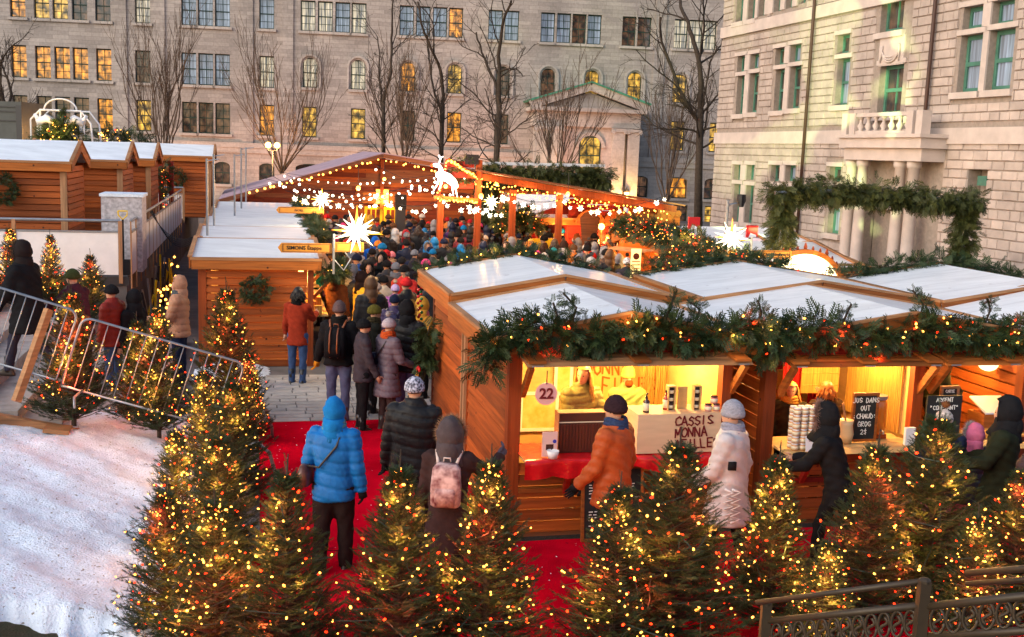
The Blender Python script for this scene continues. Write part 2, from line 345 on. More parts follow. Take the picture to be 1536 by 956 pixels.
def garland(name, path, label, up=None, dens=150, rad=.1, lights=0, red=.4, group=None, m='cedar', size=1., droop=.35, cat='garland', power=.0, seed=1, tail=0, rope=True, parent=None, side=None):
    """evergreen sprays tied along a rope"""
    rng = np.random.default_rng(seed); path = np.array(path, float); seg = np.linalg.norm(np.diff(path, axis=0), axis=1); Lt = seg.sum(); cum = np.concatenate([[0], np.cumsum(seg)])
    n = int(Lt*dens); s = rng.uniform(0, Lt, n); P = np.stack([np.interp(s, cum, path[:, i]) for i in range(3)], 1)
    cl = np.sin(s*5.1+seed)*.3+np.sin(s*11.7)*.25+1
    off = rng.normal(0, 1, (n, 3)); off /= np.linalg.norm(off, axis=1)[:, None]; off *= (rad*cl*rng.uniform(.1, 1, n)**.6)[:, None]
    D = off/np.maximum(np.linalg.norm(off, axis=1)[:, None], .01)+rng.normal(0, .45, (n, 3)); D[:, 2] -= droop
    o = path[0]; label and None
    if parent is None: t = thing(name, label, cat, o, 0, group); base = o
    else: t = parent; base = np.zeros(3)
    Q = P+off-base
    f = inst(*TW_CED, orient(Q, D, rng.uniform(.6, 1.2, n)*size), 'sprays', M[m], parent=t); f['kind'] = 'stuff'
    if rope: MB().tube(path-base, .012, 5).build('rope', M['bark'], t)
    if lights:
        k = int(Lt*lights); s2 = rng.uniform(0, Lt, k); P2 = np.stack([np.interp(s2, cum, path[:, i]) for i in range(3)], 1); o2 = rng.normal(0, 1, (k, 3)); o2 /= np.linalg.norm(o2, axis=1)[:, None]
        o2 = o2*rad*rng.uniform(.9, 1.4, k)[:, None]; kind = (rng.random(k) < red).astype(int)
        b = inst(BT_V, BT_F, orient(P2+o2-base, rng.normal(0, 1, (k, 3)), rng.uniform(.008, .013, k)*(.6+.4*size)), 'string_lights', [E_WARM, E_RED], mi=kind, parent=t, smooth=True); b['kind'] = 'stuff'
        if power:
            for i in range(int(Lt/.8)+1):
                j = rng.integers(k); lamp('bulb_light', P2[j]+o2[j]*1.4-base, power, (1, .5, .12) if kind[j] == 0 else (1, .08, .03), t, .03)
    return t

# ------------------------------------------------------------------ bare trees
def bare_tree(name, x, y, z, H, label, seed, style='vase', lean=(0, 0), r0=None, m='bark', spread=1., low=.4):
    rng = np.random.default_rng(seed); t = thing(name, label, 'tree', (x, y, z), 0, 'bare trees in front of the stone building'); big = MB(); fine = MB()
    r0 = r0 or H*.017
    def grow(p, d, L, r, lv, tgt):
        n = max(3, int(L/(.35 if lv < 2 else .28))); pts = [p]; dd = np.array(d)
        for i in range(n):
            wob = .09 if style == 'vase' else .15
            dd = nrm(dd+rng.normal(0, wob*(.5 if lv == 0 else 1), 3)+np.array([0, 0, (.12 if style == 'vase' else .05) if lv else .0])); pts.append(pts[-1]+dd*L/n)
        rr = np.linspace(r, r*(.45 if lv else .5), n+1); rr = np.maximum(rr, .0095)
        (big if lv < 2 else fine).tube(pts, rr, 6 if lv < 1 else (5 if lv == 1 else 3), cap=False)
        if lv >= 4 or r < .0098: return
        k = {0: 0, 1: rng.integers(4, 7), 2: rng.integers(3, 6), 3: rng.integers(2, 4)}[lv]
        for i in range(k):
            f = rng.uniform(.18, 1) if lv else 1; j = f*n; q = pts[int(j)]+(pts[min(n, int(j)+1)]-pts[int(j)])*(j-int(j))
            ax = nrm(np.cross(dd, rng.normal(0, 1, 3))); an = rng.uniform(.2, .5) if style == 'vase' else rng.uniform(.4, .95)
            nd = nrm(nrm(pts[min(n, int(j)+1)]-pts[max(0, int(j)-1)])*math.cos(an)+ax*math.sin(an)); grow(q, nd, L*rng.uniform(.38, .68)*(1.15-f*.4), rr[min(n, int(j))]*rng.uniform(.45, .65), lv+1, tgt)
    th = H*(.16 if style == 'vase' else .5)
    top = np.array([lean[0]*.3, lean[1]*.3, th]); big.tube([[0, 0, 0], top*.5+rng.normal(0, .04, 3)*[1, 1, 0], top], [r0*1.25, r0, r0*.85], 8)
    nl = 12 if style == 'vase' else 11
    for i in range(nl):
        a = i*2.4+rng.uniform(-.3, .3); 
        if style == 'vase':
            an = rng.uniform(.12, .95)*spread; d = nrm([math.sin(an)*math.cos(a)+lean[0]*.1, math.sin(an)*math.sin(a), math.cos(an)]); grow(top*rng.uniform(.72, 1), d, (H-th)*rng.uniform(.78, 1.0), r0*.36, 1, 0)
        else:
            f = low+(1-low)*i/nl; an = rng.uniform(.55, 1.1)*(1.1-.4*i/nl)*spread; d = nrm([math.sin(an)*math.cos(a)+lean[0]*.2, math.sin(an)*math.sin(a), math.cos(an)]); grow(top*f, d, (H-th)*rng.uniform(.3, .52), r0*.3, 1, 0)
    if style != 'vase': grow(top, nrm([lean[0]*.2, 0, 1]), H-th, r0*.8, 1, 0); grow(top*.9, nrm([-.3+lean[0], .1, 1]), (H-th)*.8, r0*.6, 1, 0)
    big.build('trunk', M[m], t, True); c = fine.build('crown', M[m], t, True); c['kind'] = 'stuff'
    return t

# ------------------------------------------------------------------ lettering
GL = {'A': ['0,0 .5,1 1,0', '.2,.38 .8,.38'], 'B': ['0,0 0,1 .75,.95 .8,.6 .1,.52 .9,.42 .85,.05 0,0'], 'C': ['1,.82 .6,1 .15,.8 0,.45 .2,.1 .6,0 1,.15'], 'D': ['0,0 0,1 .6,.9 .95,.5 .6,.08 0,0'],
      'E': ['.9,1 0,1 0,0 .9,0', '0,.52 .75,.52'], 'F': ['.9,1 0,1 0,0', '0,.52 .7,.52'], 'G': ['1,.82 .6,1 .15,.8 0,.45 .2,.1 .6,0 1,.12 1,.45 .6,.45'], 'H': ['0,0 0,1', '1,0 1,1', '0,.5 1,.5'], 'I': ['.4,0 .4,1'],
      'J': ['.8,1 .8,.2 .5,0 .1,.15'], 'L': ['0,1 0,0 .85,0'], 'M': ['0,0 .1,1 .5,.3 .9,1 1,0'], 'N': ['0,0 0,1 .9,0 .9,1'], 'O': ['.5,1 .1,.8 0,.45 .2,.08 .55,0 .9,.2 1,.6 .8,.92 .5,1'], 'P': ['0,0 0,1 .8,.95 .85,.6 0,.48'],
      'R': ['0,0 0,1 .8,.95 .85,.6 0,.5 .9,0'], 'S': ['.9,.85 .5,1 .1,.82 .2,.58 .75,.42 .9,.18 .5,0 .05,.14'], 'T': ['0,1 1,1', '.5,1 .5,0'], 'U': ['0,1 0,.25 .45,0 .9,.25 .9,1'], 'Y': ['0,1 .45,.5 .9,1', '.45,.5 .4,0'],
      '&': ['1,0 .25,.75 .4,1 .65,.8 .1,.35 .2,0 .6,.05 .9,.4'], '2': ['0,.8 .4,1 .85,.8 .7,.5 0,0 .95,0'], '$': ['.9,.8 .5,.92 .1,.75 .8,.35 .5,.1 .05,.2', '.5,1.1 .5,-.1'], '"': ['.2,1 .2,.75', '.5,1 .5,.75'], "'": ['.3,1 .3,.75'], ':': ['.3,.7 .3,.62', '.3,.25 .3,.17'],
      '-': ['.1,.5 .8,.5'], 'a': ['.8,.6 .2,.6 0,.25 .3,0 .8,.2', '.8,.6 .85,0'], 'h': ['0,1 0,0', '0,.45 .5,.6 .8,.4 .8,0'], 's': ['.7,.55 .2,.6 .1,.4 .7,.2 .5,0 0,.05'], 'c': ['.8,.5 .4,.6 0,.3 .3,0 .8,.1'], 'o': ['.4,.6 0,.3 .4,0 .8,.3 .4,.6'], 'n': ['0,.6 0,0', '0,.4 .5,.6 .8,.4 .8,0'],
      'l': ['.3,1 .3,0'], 'y': ['0,.6 .4,.1', '.8,.6 .2,-.35'], 't': ['.35,.95 .35,.1 .7,0', '.05,.6 .7,.6'], 'p': ['0,.6 0,-.4', '0,.5 .6,.6 .7,.2 0,.05'], 'e': ['0,.3 .8,.35 .5,.6 .1,.45 .1,.1 .7,.05'], 'i': ['.3,.6 .3,0', '.3,.85 .3,.8'], 'u': ['0,.6 .1,.1 .6,.1 .8,.6', '.8,.6 .8,0'], 'r': ['0,.6 0,0', '0,.35 .3,.6 .6,.55'], 'f': ['.7,.9 .4,1 .3,.7 .3,0', '0,.55 .65,.55'], 'm': ['0,.6 0,0', '0,.4 .25,.6 .45,.4 .45,0', '.45,.4 .7,.6 .9,.4 .9,0'], 'd': ['.7,1 .7,0', '.7,.5 .2,.6 0,.3 .3,0 .7,.1'], 'k': ['0,1 0,0', '.7,.6 0,.3 .7,0'], 'x': ['0,.6 .7,0', '.7,.6 0,0']}
def strokes(lines, h, w=None, th=.012, gap=.35, lead=1.45, jit=.04, seed=0, align='l'):
    """hand lettering as thin raised strokes in the x,z plane facing -y"""
    rng = np.random.default_rng(seed); b = MB(); w = w or h*.62
    for li, s in enumerate(lines):
        tot = len(s)*w*(1+gap); x0 = -tot/2 if align == 'c' else 0
        for ci, ch in enumerate(s):
            if ch == '_': b.beam((x0+ci*w*(1+gap), 0, -li*h*lead+h*.5), (x0+(ci+1)*w*(1+gap), 0, -li*h*lead+h*.5), th, .004, up=(0, 1, 0)); continue
            for st in GL.get(ch, []):
                P = [tuple(map(float, q.split(','))) for q in st.split()]; j = rng.normal(0, jit, (len(P), 2))
                Q = [(x0+ci*w*(1+gap)+(p[0]+j[i, 0])*w, 0, -li*h*lead+(p[1]+j[i, 1])*h) for i, p in enumerate(P)]
                for a, c in zip(Q[:-1], Q[1:]): 
                    e = nrm(np.array(c)-np.array(a))*th*.35; b.beam(np.array(a)-e, np.array(c)+e, th, .004, up=(0, 1, 0))
    return b
def textmesh(s, size, mt, name='lettering', extrude=.002, shear=0, bold=0):
    cu = bpy.data.curves.new(name, 'FONT'); cu.body = s; cu.size = size; cu.extrude = extrude; cu.align_x = 'CENTER'; cu.align_y = 'CENTER'; cu.shear = shear; cu.offset = bold; cu.resolution_u = 3
    o = bpy.data.objects.new(name, cu); COL.objects.link(o); bpy.context.view_layer.update()
    me = bpy.data.meshes.new_from_object(o.evaluated_get(bpy.context.evaluated_depsgraph_get())); bpy.data.objects.remove(o); me.materials.clear(); me.materials.append(mt)
    return me
# ------------------------------------------------------------------ people
TMP = bpy.data.scenes.new('workbench')
def remesh(mb, vox, smooth=3, disp=None):
    me = mb.mesh('raw'); o = bpy.data.objects.new('raw', me); TMP.collection.objects.link(o)
    r = o.modifiers.new('r', 'REMESH'); r.mode = 'VOXEL'; r.voxel_size = vox; r.use_smooth_shade = True
    s = o.modifiers.new('s', 'SMOOTH'); s.iterations = smooth; s.factor = .5
    vl = TMP.view_layers[0]; vl.update(); dg = vl.depsgraph; dg.update()
    out = bpy.data.meshes.new_from_object(o.evaluated_get(dg)); bpy.data.objects.remove(o); bpy.data.meshes.remove(me)
    if disp is not None:
        n = len(out.vertices); co = np.empty(n*3); out.vertices.foreach_get('co', co); co = co.reshape(-1, 3)
        nv = np.empty(n*3); out.vertices.foreach_get('normal', nv); nv = nv.reshape(-1, 3); co += nv*disp(co)[:, None]; out.vertices.foreach_set('co', co.ravel()); out.update()
    return out
def withmat(me, *ms):
    me.materials.clear()
    for m in ms: me.materials.append(m)
    return me
_cl = {}; BLK_ = (.012, .012, .014)
def cloth(c, rough=.75, kind='cloth'):
    k = (tuple(round(x, 3) for x in c), kind)
    if k not in _cl:
        if kind == 'knit': _cl[k] = mat('knitted_wool', c, .95, .1, var=.3, vs=40., bump=.5, bs=120., coord='Object', scale=(1, 1, 2))
        elif kind == 'shell': _cl[k] = mat('quilted_shell', c, .5, .2, var=.15, vs=9., bump=.35, bs=22., coord='Object')
        elif kind == 'fur': _cl[k] = mat('fur', c, .9, .1, var=.4, vs=60., coord='Object')
        elif kind == 'check': _cl[k] = mat('checked_wool', c, .9, .1, col2=tuple(min(1, x*6+.25) for x in c), vs=46., coord='Object', detail=0)
        elif kind == 'floral': _cl[k] = mat('patterned_canvas', c, .7, .2, col2=(.12, .02, .03), vs=11., coord='Object', detail=2)
        elif kind == 'leather': _cl[k] = mat('leather', c, .35, .5, var=.25, vs=14., coord='Object')
        else: _cl[k] = mat('cloth', c, .9, .08, var=.2, vs=12., bump=.35, bs=18., coord='Object')
    return _cl[k]
SKIN = mat('skin', (.55, .3, .2), .5, .3, var=.1, vs=20., coord='Object'); EYEM = mat('eyes', (.02, .015, .01), .2)
SPK_V = np.array([[0, -.02, 0], [0, .02, 0], [1, 0, 0]]); SPK_F = np.array([[0, 1, 2]])
def fur_ball(c, r, n, name, m, parent, seed=0, ln=.035):
    rng = np.random.default_rng(seed); d = rng.normal(0, 1, (n, 3)); d /= np.linalg.norm(d, axis=1)[:, None]
    A = orient(np.array(c)+d*np.array(r)*.55, d+rng.normal(0, .3, (n, 3)), rng.uniform(.7, 1.2, n)*ln); 
    A[:, :, 1] *= 4; core = MB().ell(c, np.array(r)*.75, 10, 7)
    return inst(SPK_V, SPK_F, A, name, m, parent=parent), core
def joints(P):
    ln = math.tan(P.get('lean', 0)); tw = P.get('tilt', 0)
    J = {}; hp = np.array([0, 0, .93]); sh = hp+np.array([tw*.5, ln*.5, .5]); J['hip'] = hp; J['chest'] = sh
    nk = sh+np.array([tw*.07, ln*.07, .075]); hy, hpch = P.get('head', (0, 0)); hd = nk+np.array([0, .02+math.sin(hpch)*-.06*0+.13*math.sin(ln*.6+hpch), .135*math.cos(hpch)])
    J['neck'] = nk; J['head'] = hd; J['hyaw'] = hy; J['hp'] = hpch
    for sd, sx in (('L', -1), ('R', 1)):
        a, b, e = P.get('arm'+sd, (.05, .16, .15)); s = sh+np.array([sx*.185, 0, -.03]); inn = P.get('in'+sd, .25)
        u = np.array([sx*math.sin(b), math.sin(a)*math.cos(b), -math.cos(a)*math.cos(b)]); el = s+u*.29
        f = nrm([sx*(math.sin(b)-inn*min(1, e)), math.sin(a+e), -math.cos(a+e)]); wr = el+f*.25
        J['sh'+sd], J['el'+sd], J['wr'+sd], J['hd'+sd] = s, el, wr, f
        t, k = P.get('leg'+sd, (0, .03)); st = P.get('stance', .1); hq = np.array([sx*st, 0, .9]); kn = hq+np.array([sx*.01, math.sin(t), -math.cos(t)])*.43; an = kn+np.array([0, math.sin(t-k), -math.cos(t-k)])*.42
        J['hq'+sd], J['kn'+sd], J['an'+sd] = hq, kn, an
    return J
def rotz(a): c, s = math.cos(a), math.sin(a); return np.array([[c, -s, 0], [s, c, 0], [0, 0, 1]])
def mk_body(P, J, vox):
    b = MB(); hp, sh, nk, hd = J['hip'], J['chest'], J['neck'], J['head']
    b.tube([hp+[0, 0, -.05], hp+[0, 0, .05], (hp+sh)/2, sh+[0, 0, -.05], sh+[0, 0, .02], nk], [.1, .105, .095, .11, .09, .055], 12)
    b.tube([sh+[-.15, 0, -.02], sh, sh+[.15, 0, -.02]], [.05, .07, .05], 8); b.tube([nk+[0, 0, -.05], hd+[0, -.01, -.02]], [.058, .055], 10)
    Rz = rotz(J['hyaw']); E = lambda c, r: b.ell(hd+Rz@np.array(c), np.array(r), 14, 10, rot=Rz)
    E((0, -.012, .028), (.077, .094, .09)); E((0, .022, -.03), (.06, .066, .082)); E((0, .096, -.02), (.011, .018, .022)); E((0, .078, -.088), (.028, .018, .018)); E((0, .086, .02), (.045, .01, .01))
    for s in (-1, 1): E((s*.076, -.005, -.01), (.012, .02, .03))
    for sd in 'LR':
        b.tube([J['sh'+sd], (J['sh'+sd]+J['el'+sd])/2, J['el'+sd], J['wr'+sd]], [.045, .04, .034, .027], 8)
        b.tube([J['hq'+sd], (J['hq'+sd]+J['kn'+sd])/2, J['kn'+sd], J['kn'+sd]*.6+J['an'+sd]*.4, J['an'+sd]+[0, 0, -.02]], [.072, .062, .048, .045, .034], 9)
        f = J['an'+sd]; b.tube([f+[0, -.05, -.04], f+[0, .06, -.045], f+[0, .16, -.055]], [.035, .04, .03], 8)
    return remesh(b, max(vox*1.5, .022), 2)
def mk_hand(P, J, sd, m, parent, glove):
    """palm, four curled fingers of different lengths and a thumb from the side of the palm"""
    w, f = J['wr'+sd], J['hd'+sd]; sx = -1 if sd == 'L' else 1; side = nrm(np.cross(f, [sx, 0, .001])); pal = nrm(np.cross(side, f)); g = 1.25 if glove else 1.
    b = MB(); c = w+f*.05; b.tube([w-f*.02, w+f*.03, w+f*.085], [.026*g, .036*g, .036*g], 8)
    curl = P.get('curl', .8)
    for i, (o, l) in enumerate(((-.026, .075), (-.009, .083), (.009, .078), (.026, .062))):
        p0 = w+f*.08+side*o*g; d = f.copy(); pts = [p0]
        for k in range(3): d = nrm(d+pal*-sx*curl*.5); pts.append(pts[-1]+d*l/3*g)
        b.tube(pts, [.0095*g, .009*g, .008*g, .006*g], 6)
    p0 = w+f*.03+side*-.03*g; b.tube([p0, p0-side*.028+f*.02, p0-side*.03+f*.055], [.013*g, .011*g, .008*g], 6)
    return b.build('glove' if glove else 'hand', m, parent, True)
def mk_coat(P, J, vox):
    b = MB(); hp, sh, nk = J['hip'], J['chest'], J['neck']; k = P.get('bulk', 1.); hem = P.get('hem', .78); ln = math.tan(P.get('lean', 0)); tw = P.get('tilt', 0)
    prof = [(hem, .185, .145), (hem+.02, .2, .155), (.93 if hem < .9 else hem+.04, .185, .14), (1.08, .165, .125), (1.25, .19, .135), (1.36, .205, .13), (1.43, .185, .115), (1.475, .12, .09), (1.52, .085, .08)]
    if hem < .7: prof[0] = (hem, .22, .19); prof[1] = (hem+.02, .23, .195)
    b.loft([((z-.93)*tw, (z-.93)*ln*(1 if z > .9 else .3), z, rx*k, ry*k) for z, rx, ry in prof], 20, p=2.3)
    for sd in 'LR':
        s, e, w = J['sh'+sd], J['el'+sd], J['wr'+sd]
        b.tube([s+(nk-s)*.25, s, (s+e)/2, e, (e+w)/2, w+(w-e)*.06], np.array([.075, .083, .072, .066, .06, .052])*k, 12)
        b.ell(e, np.array([.066]*3)*k, 10, 8); b.ell(s, np.array([.083]*3)*k, 10, 8)
    if P.get('collar', True): b.tube([nk+[0, -.005, -.05], nk+[0, .0, .045]], [.105*k, .082], 14)
    dz = None
    if P.get('style') == 'puffer':
        pt = P.get('pitch', .095); 
        def dz(c):
            q = np.abs(np.sin(math.pi*(c[:, 2]+.02*np.sin(c[:, 0]*9))/pt)); a = np.arctan2(c[:, 1], c[:, 0]); return (.016*np.minimum(1, q*1.8)**.7-.008+.002*np.sin(a*23+c[:, 2]*60))*k
    else:
        def dz(c): return .009*np.sin(c[:, 2]*24+c[:, 0]*17+2*np.sin(c[:, 1]*14))*np.sin(c[:, 0]*21+c[:, 1]*19+c[:, 2]*7)+.004*np.sin(c[:, 2]*70+c[:, 0]*40)
    return remesh(b, vox, 2, dz)
def mk_trousers(P, J, vox):
    b = MB(); k = P.get('legk', 1.)
    b.loft([(0, 0, .84, .15*k, .115), (0, 0, .9, .17, .125), (0, 0, 1.02, .15, .115)], 16)
    for sd in 'LR':
        h, kn, a = J['hq'+sd], J['kn'+sd], J['an'+sd]
        b.tube([h+[0, 0, .03], (h+kn)/2, kn, (kn+a)/2, a+[0, 0, .03], a+[0, 0, -.03]], np.array([.1, .09, .072, .068, .062, .066])*k, 12); b.ell(kn, np.array([.073]*3)*k, 10, 8)
    return remesh(b, vox*1.3, 2, lambda c: .006*np.sin(c[:, 2]*34)*np.sin(c[:, 0]*40+c[:, 1]*25+c[:, 2]*9))
def mk_boot(P, J, sd, col, parent, heel=False):
    b = MB(); a = J['an'+sd]; x, y, z = a; base = z-.085
    if P.get('boot_h', .16): b.tube([[x, y, base+.05], [x, y-.005, base+.1+P.get('boot_h', .16)]], [.05, .062], 10)
    b.loft([(x, y+.045, base, .047, .135), (x, y+.045, base+.025, .05, .138), (x, y+.04, base+.05, .046, .12), (x, y+.01, base+.09, .045, .075), (x, y, base+.12, .045, .055)], 14, p=2.4)
    if heel: b.box(x-.028, y-.085, base-.05, x+.028, y-.035, base+.02); b.loft([(x, y+.09, base-.012, .045, .08), (x, y+.09, base, .045, .08)], 10)
    return b.build('boot', cloth(col, .5, 'leather'), parent, True)
def mk_hat(P, J, parent, k=1.):
    hd = J['head']; Rz = rotz(J['hyaw']); T = P.get('hat')
    if not T: return
    kind, col = T[0], T[1]; hm = cloth(col, kind='cloth' if kind == 'hood' else (T[2] if len(T) > 2 else 'knit'))
    if kind in ('beanie', 'pompom'):
        b = MB(); tall = P.get('hat_tall', 1.)
        b.loft([(hd[0], hd[1]-.012, hd[2]+z-.028, r*rx, r*.112/.095*rx) for z, r, rx in ((.012, .094, 1), (.03, .1, 1), (.062, .1, 1), (.07, .093, 1), (.075*1.1+.01, .092, 1), (.11*tall, .078, 1), (.135*tall, .055, 1), (.152*tall, .025, 1), (.157*tall, .004, 1))], 18)
        o = b.build('hat', hm, parent, True)
        if kind == 'pompom':
            f, core = fur_ball(hd+[0, -.03, .185], (.052, .052, .05), 500, 'pompom', cloth(P.get('pom', col), kind='fur'), o, 3, .028)
            core.build('pompom_core', cloth(P.get('pom', col), kind='fur'), o, True)
    if kind == 'hood':
        b = MB(); nu, nv = 22, 16; c = hd+Rz@np.array([0, -.025, .02]); r = np.array([.118, .135, .148])*k; tmp = MB().ell((0, 0, 0), (1, 1, 1), nu, nv); V = tmp.v[0]; F = []
        for f in tmp.f:
            q = V[f].mean(0)
            if q[1] > .42 and abs(q[0]) < .78 and -.8 < q[2] < .72: continue
            F.append(f)
        V = V*(1+.22*np.maximum(0, V[:, [2]])**3*np.maximum(0, -V[:, [1]]+.3))*(1+.05*np.sin(V[:, [2]]*8+V[:, [0]]*6)*np.sin(V[:, [1]]*7+V[:, [0]]*3)-.06*np.abs(V[:, [0]])*(V[:, [2]] > .2)); Vw = (V*r)@Rz.T+c; b.add(Vw, F)
        V2 = (V*r*.93)@Rz.T+c; b.add(V2, [f[::-1] for f in F]); o = b.build('hood', hm, parent, True)
        b = MB(); b.tube([hd+[0, -.02, -.25], hd+[0, -.03, -.19], hd+[0, -.04, -.13], hd+[0, -.045, -.05]], [.16*k, .135*k, .118*k, .112*k], 16); b.ell(hd+[0, -.11*k, -.13], (.085*k, .06*k, .1*k), 12, 8); b.build('hood_neck', hm, o, True)
        fc = P.get('fur')
        ring = []
        for i in range(21):
            a = 2*math.pi*i/20; ring.append(c+Rz@np.array([math.cos(a)*r[0]*.8, r[1]*.5, math.sin(a)*r[2]*.78-.01]))
        if fc is not None:
            rng = np.random.default_rng(5); n = 1500; i = rng.integers(0, 20, n); ringa = np.array(ring); q = ringa[i]+(ringa[i+1]-ringa[i])*rng.random((n, 1)); ctr = ringa[:-1].mean(0)
            d = nrm_rows(q-ctr)+rng.normal(0, .6, (n, 3)); A = orient(q, d, rng.uniform(.03, .06, n)*P.get('furk', 1.)); A[:, :, 1] *= 2.5; fo = inst(SPK_V, SPK_F, A, 'fur_trim', cloth(fc, kind='fur'), parent=o)
            MB().tube(ring, .018, 6).build('fur_band', cloth(fc, kind='fur'), fo, True)
        else: MB().tube(ring, .009, 6).build('hood_rim', hm, o, True)
def nrm_rows(a): return a/(np.linalg.norm(a, axis=1)[:, None]+1e-9)
def mk_hair(P, J, parent):
    H = P.get('hair') or (((.05, .025, .012), 0) if P.get('hat', ('x',))[0] in ('beanie', 'pompom') else None)
    if not H: return
    col, L = H[0], H[1]; hd = J['head']; Rz = rotz(J['hyaw']); b = MB(); nu, nv = 20, 12; tmp = MB().ell((0, 0, 0), (1, 1, 1), nu, nv); V = tmp.v[0]
    F = [f for f in tmp.f if not ((V[f].mean(0)[1] > .35 and V[f].mean(0)[2] < .55) or V[f].mean(0)[2] < -.6)]
    b.add((V*np.array([.09, .108, .108]))@Rz.T+hd+Rz@np.array([0, -.012, .025]), F)
    if P.get('hat') and not P.get('hair'): b = MB(); b.add((V*np.array([.083, .1, .1]))@Rz.T+hd+Rz@np.array([0, -.016, .02]), [f for f in tmp.f if -.6 < V[f].mean(0)[2] < .3 and V[f].mean(0)[1] < .3])
    rng = np.random.default_rng(2)
    if L > 0:
        for i in range(110):
            a = rng.uniform(math.pi*.93, math.pi*2.07); p = np.array([math.cos(a)*.085, math.sin(a)*.1-.005, rng.uniform(-.02, .05)]); q = [hd+Rz@p]
            for k in range(4): p = p+np.array([rng.normal(0, .006)+p[0]*.1, rng.normal(0, .006)+(p[1]*.06), -L/4*rng.uniform(.8, 1.1)]); q.append(hd+Rz@p)
            b.tube(q, [.012, .014, .013, .01, .003], 4, cap=False)
    return b.build('hair', mat('hair', col, .5, .4, var=.4, vs=30., coord='Object'), parent, True)
def mk_backpack(J, B, parent):
    col = B['col']; m = cloth(col, kind=B.get('kind', 'cloth')); k = B.get('k', 1.); sh = J['chest']; y0 = sh[1]-.14*B.get('bulk', 1.); z1 = sh[2]+.0
    b = MB(); b.loft([(0, y0-.075, z1-.45*k, .13*k, .07), (0, y0-.08, z1-.43*k, .15*k, .09), (0, y0-.085, z1-.25*k, .155*k, .1), (0, y0-.075, z1-.06*k, .14*k, .085), (0, y0-.06, z1-.01, .1*k, .05)], 20, p=4)
    o = b.build('backpack', m, parent, True)
    MB().loft([(0, y0-.165, z1-.42*k, .1*k, .035), (0, y0-.17, z1-.3*k, .11*k, .045), (0, y0-.165, z1-.24*k, .1*k, .03)], 14, p=4).build('front_pocket', m, o, True)
    sm = cloth(B.get('strap', col), kind='leather')
    for s in (-1, 1):
        MB().tube([[s*.09, y0-.02, z1-.02], [s*.12, sh[1]-.05, z1+.075], [s*.125, sh[1]+.09, z1+.03], [s*.13, sh[1]+.15, z1-.15], [s*.15, sh[1]+.05, z1-.36]], .016, 6).build('strap', sm, o, True)
        if B.get('bands'): MB().tube([[s*.055, y0-.125, z1-.0], [s*.055, y0-.2, z1-.1], [s*.055, y0-.222, z1-.3], [s*.055, y0-.17, z1-.43]], .011, 5).build('leather_band', sm, o, True)
    MB().tube([[-.035, y0-.04, z1], [-.03, y0-.05, z1+.04], [.03, y0-.05, z1+.04], [.035, y0-.04, z1]], .008, 5).build('top_loop', sm, o, True)
def mk_bag(J, B, parent):
    m = cloth(B['col'], kind='leather'); s = B.get('side', -1); z = B.get('z', .93); x = s*.27; y = -.07
    b = MB(); b.loft([(x, y, z-.11, .055, .12), (x, y, z-.09, .07, .14), (x, y, z+.02, .06, .13), (x, y, z+.09, .035, .11)], 16, p=3.5); o = b.build('shoulder_bag', m, parent, True)
    sh = J['chest']; MB().tube([[x, y, z+.08], [s*.1, -.165, 1.12], [-s*.07, -.155, 1.34], [-s*.1, -.07, 1.475], [-s*.09, .06, 1.46], [s*.02, .17, 1.25], [s*.18, .12, 1.02], [x, y+.05, z+.08]], .011, 6).build('strap', cloth(B.get('strap', (.02, .02, .02)), kind='leather'), o, True)

